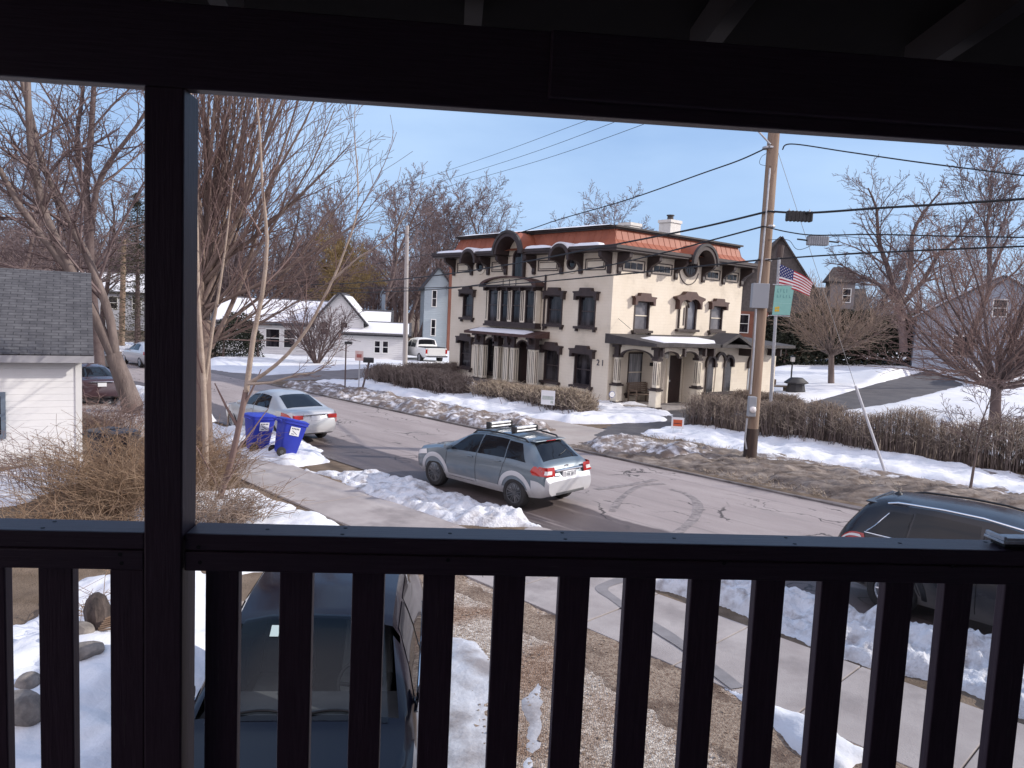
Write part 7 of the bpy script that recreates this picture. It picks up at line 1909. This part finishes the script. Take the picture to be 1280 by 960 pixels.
for a, b_, z0, z1, y in ((400, 408, 1.9, 2.9, -.6), (424, 432, 1.9, 2.9, -.6)): hwin(wh, fS(y), lx(a), lx(b_), z0, z1, white_m)
for a, b_ in ((467, 473), (477, 483)): hwin(wh, fS(-1.2), lx(a), lx(b_), .65, 1.55, white_m)
m = MB(); m.box(lx(470), lx(474.5), 5.5, 6.2, 3.2, 5.4); m.build('chimney', trimb_m, wh)
# blue house with the red brick chimney end
bH = at(528, 446, 78); bH.z = 0
bh = thing('blue_house', 'pale blue tall house with a red brick end left of the mansion', 'house', bH, rad(10))
bs = lap(M('pale_blue_siding', (.36, .43, .47), (.40, .47, .51), scale=.6, rough=.6), .18)
k_ = 78/940
gable(bh, 0, 34*k_, 0, 8, 6.6, 1.9, bs, shingle_m, 'y', over=.25)
brick_r = brick_paint('red_brick', (.20, .085, .06), (.27, .12, .085))
m = MB(); m.box(29*k_, 35*k_, -.9, -.29, -.3, 9.2); m.build('brick_chimney', brick_r, bh)
for z0 in (1.6, 4.6): hwin(bh, fS(0), 10*k_, 14.5*k_, z0, z0+1.6, white_m)
# pale houses far up the street
fh = at(150, 440, 92); fh.z = 0
ph = thing('pale_house', 'pale grey house far up the street behind the parked cars', 'house', fh, rad(20))
gable(ph, -5, 6, 0, 8, 4.6, 2.4, M('pale_grey_siding', (.42, .44, .48), (.5, .52, .56), scale=.5, rough=.6), shingle_m, 'x', snow=(0,))
for a in (-3.6, -1.2, 1.4, 3.8):
    hwin(ph, fS(0), a, a+.9, 2.6, 4.0, white_m)
hwin(ph, fS(0), -3.4, -2.4, .6, 2.0, white_m)
fh2 = at(-60, 440, 70); fh2.z = 0
# dark roofed brick house behind the mansion
dH = at(1000, 430, 78); dH.z = 0
dh = thing('brick_house', 'red brick house with a steep dark roof and dormer behind the utility pole', 'house', dH, rad(-12))
gable(dh, -7.6, 2.2, 0, 9, 6.3, 7.0, M('dark_gable_shingles', (.085, .075, .073), (.13, .115, .11), scale=4, rough=.9), shingle_b, 'y', over=.5)
m = MB(); m.box(-7.62, 2.22, -.03, 8.9, -.3, 5.6); m.build('brick_storey', brick_r, dh)
gable(dh, -1.0, 6.6, 2.0, 9, 5.9, 2.6, brick_r, shingle_b, 'x', over=.4)
m = MB(); m.box(2.6, 5.0, .8, 3.4, 6.3, 9.0); dm_ = m.build('dormer', M('dormer_grey', (.22, .20, .20), rough=.8), dh)
m = MB(); m.add([(2.2, .4, 9.002), (5.4, .4, 9.002), (5.4, 3.6, 9.002), (2.2, 3.6, 9.002), (3.0, 2.0, 10.6), (4.6, 2.0, 10.6)], [(0, 1, 5, 4), (1, 2, 5), (2, 3, 4, 5), (3, 0, 4), (0, 3, 2, 1)]); m.build('dormer_roof', shingle_b, dm_)
hwin(dh, fS(.8), 3.9, 4.6, 7.0, 8.3, white_m)
hwin(dh, fS(-.03), -6.3, -5.3, 3.4, 5.2, white_m); hwin(dh, fS(-.03), -3.3, -2.3, 3.4, 5.2, white_m)
m = MB(); m.box(-7.9, -7.5, -.5, 8.5, 6.4, 6.55); m.build('roof_snow', roofsnow_m, dh)
# grey blue house on the right
eH = at(1235, 450, 62); eH.z = terr(eH.x, eH.y)-.3
eh = thing('grey_house', 'grey blue house with a gabled end behind the trees on the right', 'house', eH, rad(-25))
eb = lap(M('grey_blue_siding', (.27, .31, .38), (.31, .35, .42), scale=.5, rough=.6), .18)
gable(eh, -5.5, 6.5, 0, 9, 4.6, 3.6, eb, shingle_m, 'y', over=.35, snow=(1,))
for a in (-2.6, 1.8): hwin(eh, fS(0), a, a+1.0, 1.6, 3.2, white_m)
hwin(eh, fS(0), 0, .9, 5.0, 6.3, white_m)
# wooded rise that closes the view
def treeline(name, label, x0, x1, Y, H, n, mat, seed):
    R = random.Random(seed); big = []; fine = []
    for i in range(n):
        px = R.uniform(x0, x1); yy = Y*R.uniform(.93, 1.2); p = at(px, 420, yy); p.z = -.2
        h = H*R.uniform(.65, 1.1)*(yy/Y)**.5
        lean = Vector((R.gauss(0, .06), R.gauss(0, .06), 1)); pts = [p, p+lean*h*.4, p+lean*h*.7+Vector((R.gauss(0, .3), 0, 0)), p+lean*h]
        big.append(([tuple(v) for v in pts], [.17, .12, .07, .03]))
        for k in range(46):
            t = R.uniform(.25, 1); q = p+lean*h*t; a = R.uniform(0, 2*PI); L_ = h*.30*(1.15-t)*R.uniform(.5, 1.3)+.4
            e = q+Vector((cos(a)*.75, sin(a)*.75, R.uniform(.5, 1.1)))*L_
            fine.append(([tuple(q), tuple(q.lerp(e, .5)+Vector((R.gauss(0, .12), R.gauss(0, .12), .1))), tuple(e)], [.045, .032, .018]))
            for j in range(3):
                u = q.lerp(e, R.uniform(.3, .95)); e2 = u+Vector((R.gauss(0, .5), R.gauss(0, .5), R.uniform(.1, .9)))*L_*.45
                fine.append(([tuple(u), tuple(u.lerp(e2, .5)), tuple(e2)], [.024, .020, .014]))
    o = tubes_np(name, big+fine, mat, None, 3)
    tag(o, label, None, None, 'stuff')
treeline('distant_woods', None, -80, 560, 108, 13.5, 330, far_twig_m, 2)
treeline('distant_woods', None, 540, 1400, 118, 9.0, 300, far_twig_m, 3)

# ================================================================== light, sky, camera
SUN_AZ, SUN_EL = rad(85), rad(28)
sd_ = Vector((math.sin(SUN_AZ)*math.cos(SUN_EL), math.cos(SUN_AZ)*math.cos(SUN_EL), math.sin(SUN_EL)))
sl_ = bpy.data.lights.new('sun', 'SUN'); sl_.energy = 3.4; sl_.angle = rad(.53); sl_.color = (1, .93, .85)
so = bpy.data.objects.new('sun', sl_); COL.objects.link(so); so.rotation_euler = sd_.to_track_quat('Z', 'Y').to_euler()
so.location = (0, 0, 40)
wd_ = bpy.data.worlds.new('World'); scene.world = wd_; wd_.use_nodes = True
nt = wd_.node_tree; N = nt.nodes; bg_ = N['Background']
sk = N.new('ShaderNodeTexSky'); sk.sky_type = 'NISHITA'; sk.sun_disc = False; sk.sun_elevation = SUN_EL; sk.sun_rotation = SUN_AZ; sk.air_density = 1.0; sk.dust_density = 1.0; sk.ozone_density = 1.5; sk.altitude = 200
tcw = N.new('ShaderNodeTexCoord'); mpw = N.new('ShaderNodeMapping'); mpw.inputs['Scale'].default_value = (1.0, 1.0, 3.2); nt.links.new(tcw.outputs['Generated'], mpw.inputs['Vector'])
nz = N.new('ShaderNodeTexNoise'); nz.inputs['Scale'].default_value = 1.7; nz.inputs['Detail'].default_value = 7; nz.inputs['Roughness'].default_value = .5; nt.links.new(mpw.outputs['Vector'], nz.inputs['Vector'])
mrw = N.new('ShaderNodeMapRange'); mrw.inputs['From Min'].default_value = .42; mrw.inputs['From Max'].default_value = .72; mrw.inputs['To Min'].default_value = .04; mrw.inputs['To Max'].default_value = .8; nt.links.new(nz.outputs['Fac'], mrw.inputs['Value'])
mxw = N.new('ShaderNodeMix'); mxw.data_type = 'RGBA'; nt.links.new(mrw.outputs['Result'], mxw.inputs['Factor']); mx0 = N.new('ShaderNodeMix'); mx0.data_type = 'RGBA'; mx0.inputs['Factor'].default_value = .55; mx0.inputs['B'].default_value = (2.75, 4.7, 8.7, 1); nt.links.new(sk.outputs['Color'], mx0.inputs['A']); nt.links.new(mx0.outputs['Result'], mxw.inputs['A']); mxw.inputs['B'].default_value = (4.6, 6.3, 8.8, 1)
# brighter sky added behind the viewer, out of view, to fill the shaded walls
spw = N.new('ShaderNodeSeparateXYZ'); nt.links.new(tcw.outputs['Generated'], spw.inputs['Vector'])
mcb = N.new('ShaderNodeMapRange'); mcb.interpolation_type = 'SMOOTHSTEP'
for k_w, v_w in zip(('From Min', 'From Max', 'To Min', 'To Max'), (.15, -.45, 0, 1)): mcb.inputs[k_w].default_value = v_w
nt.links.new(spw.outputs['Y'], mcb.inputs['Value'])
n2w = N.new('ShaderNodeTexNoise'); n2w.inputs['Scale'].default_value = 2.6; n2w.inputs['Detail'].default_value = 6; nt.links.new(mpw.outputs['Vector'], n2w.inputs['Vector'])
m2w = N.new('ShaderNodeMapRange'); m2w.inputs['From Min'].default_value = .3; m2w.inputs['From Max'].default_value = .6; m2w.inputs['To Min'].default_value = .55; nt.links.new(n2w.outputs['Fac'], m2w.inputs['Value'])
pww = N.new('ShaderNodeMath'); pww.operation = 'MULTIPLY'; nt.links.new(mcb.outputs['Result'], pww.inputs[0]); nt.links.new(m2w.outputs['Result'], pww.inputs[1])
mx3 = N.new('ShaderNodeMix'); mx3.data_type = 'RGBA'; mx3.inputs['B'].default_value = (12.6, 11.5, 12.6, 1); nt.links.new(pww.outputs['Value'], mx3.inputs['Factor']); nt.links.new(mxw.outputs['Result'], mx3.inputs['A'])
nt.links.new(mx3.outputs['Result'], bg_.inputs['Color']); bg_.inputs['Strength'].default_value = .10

cam = bpy.data.cameras.new('camera'); cam.sensor_width = 36; cam.lens = FPX*36/1280; cam.clip_start = .05; cam.clip_end = 3000
co = bpy.data.objects.new('camera', cam); COL.objects.link(co)
mw = Matrix(((_rc.x, _uc.x, -_f.x, 0), (_rc.y, _uc.y, -_f.y, 0), (_rc.z, _uc.z, -_f.z, EYE), (0, 0, 0, 1)))
co.matrix_world = mw; scene.camera = co
vs_ = scene.view_settings; vs_.view_transform = 'Standard'; vs_.look = 'None'; vs_.exposure = .28; vs_.gamma = 1
scene.cycles.use_denoising = True
scene.cycles.max_bounces = 6; scene.cycles.transparent_max_bounces = 12
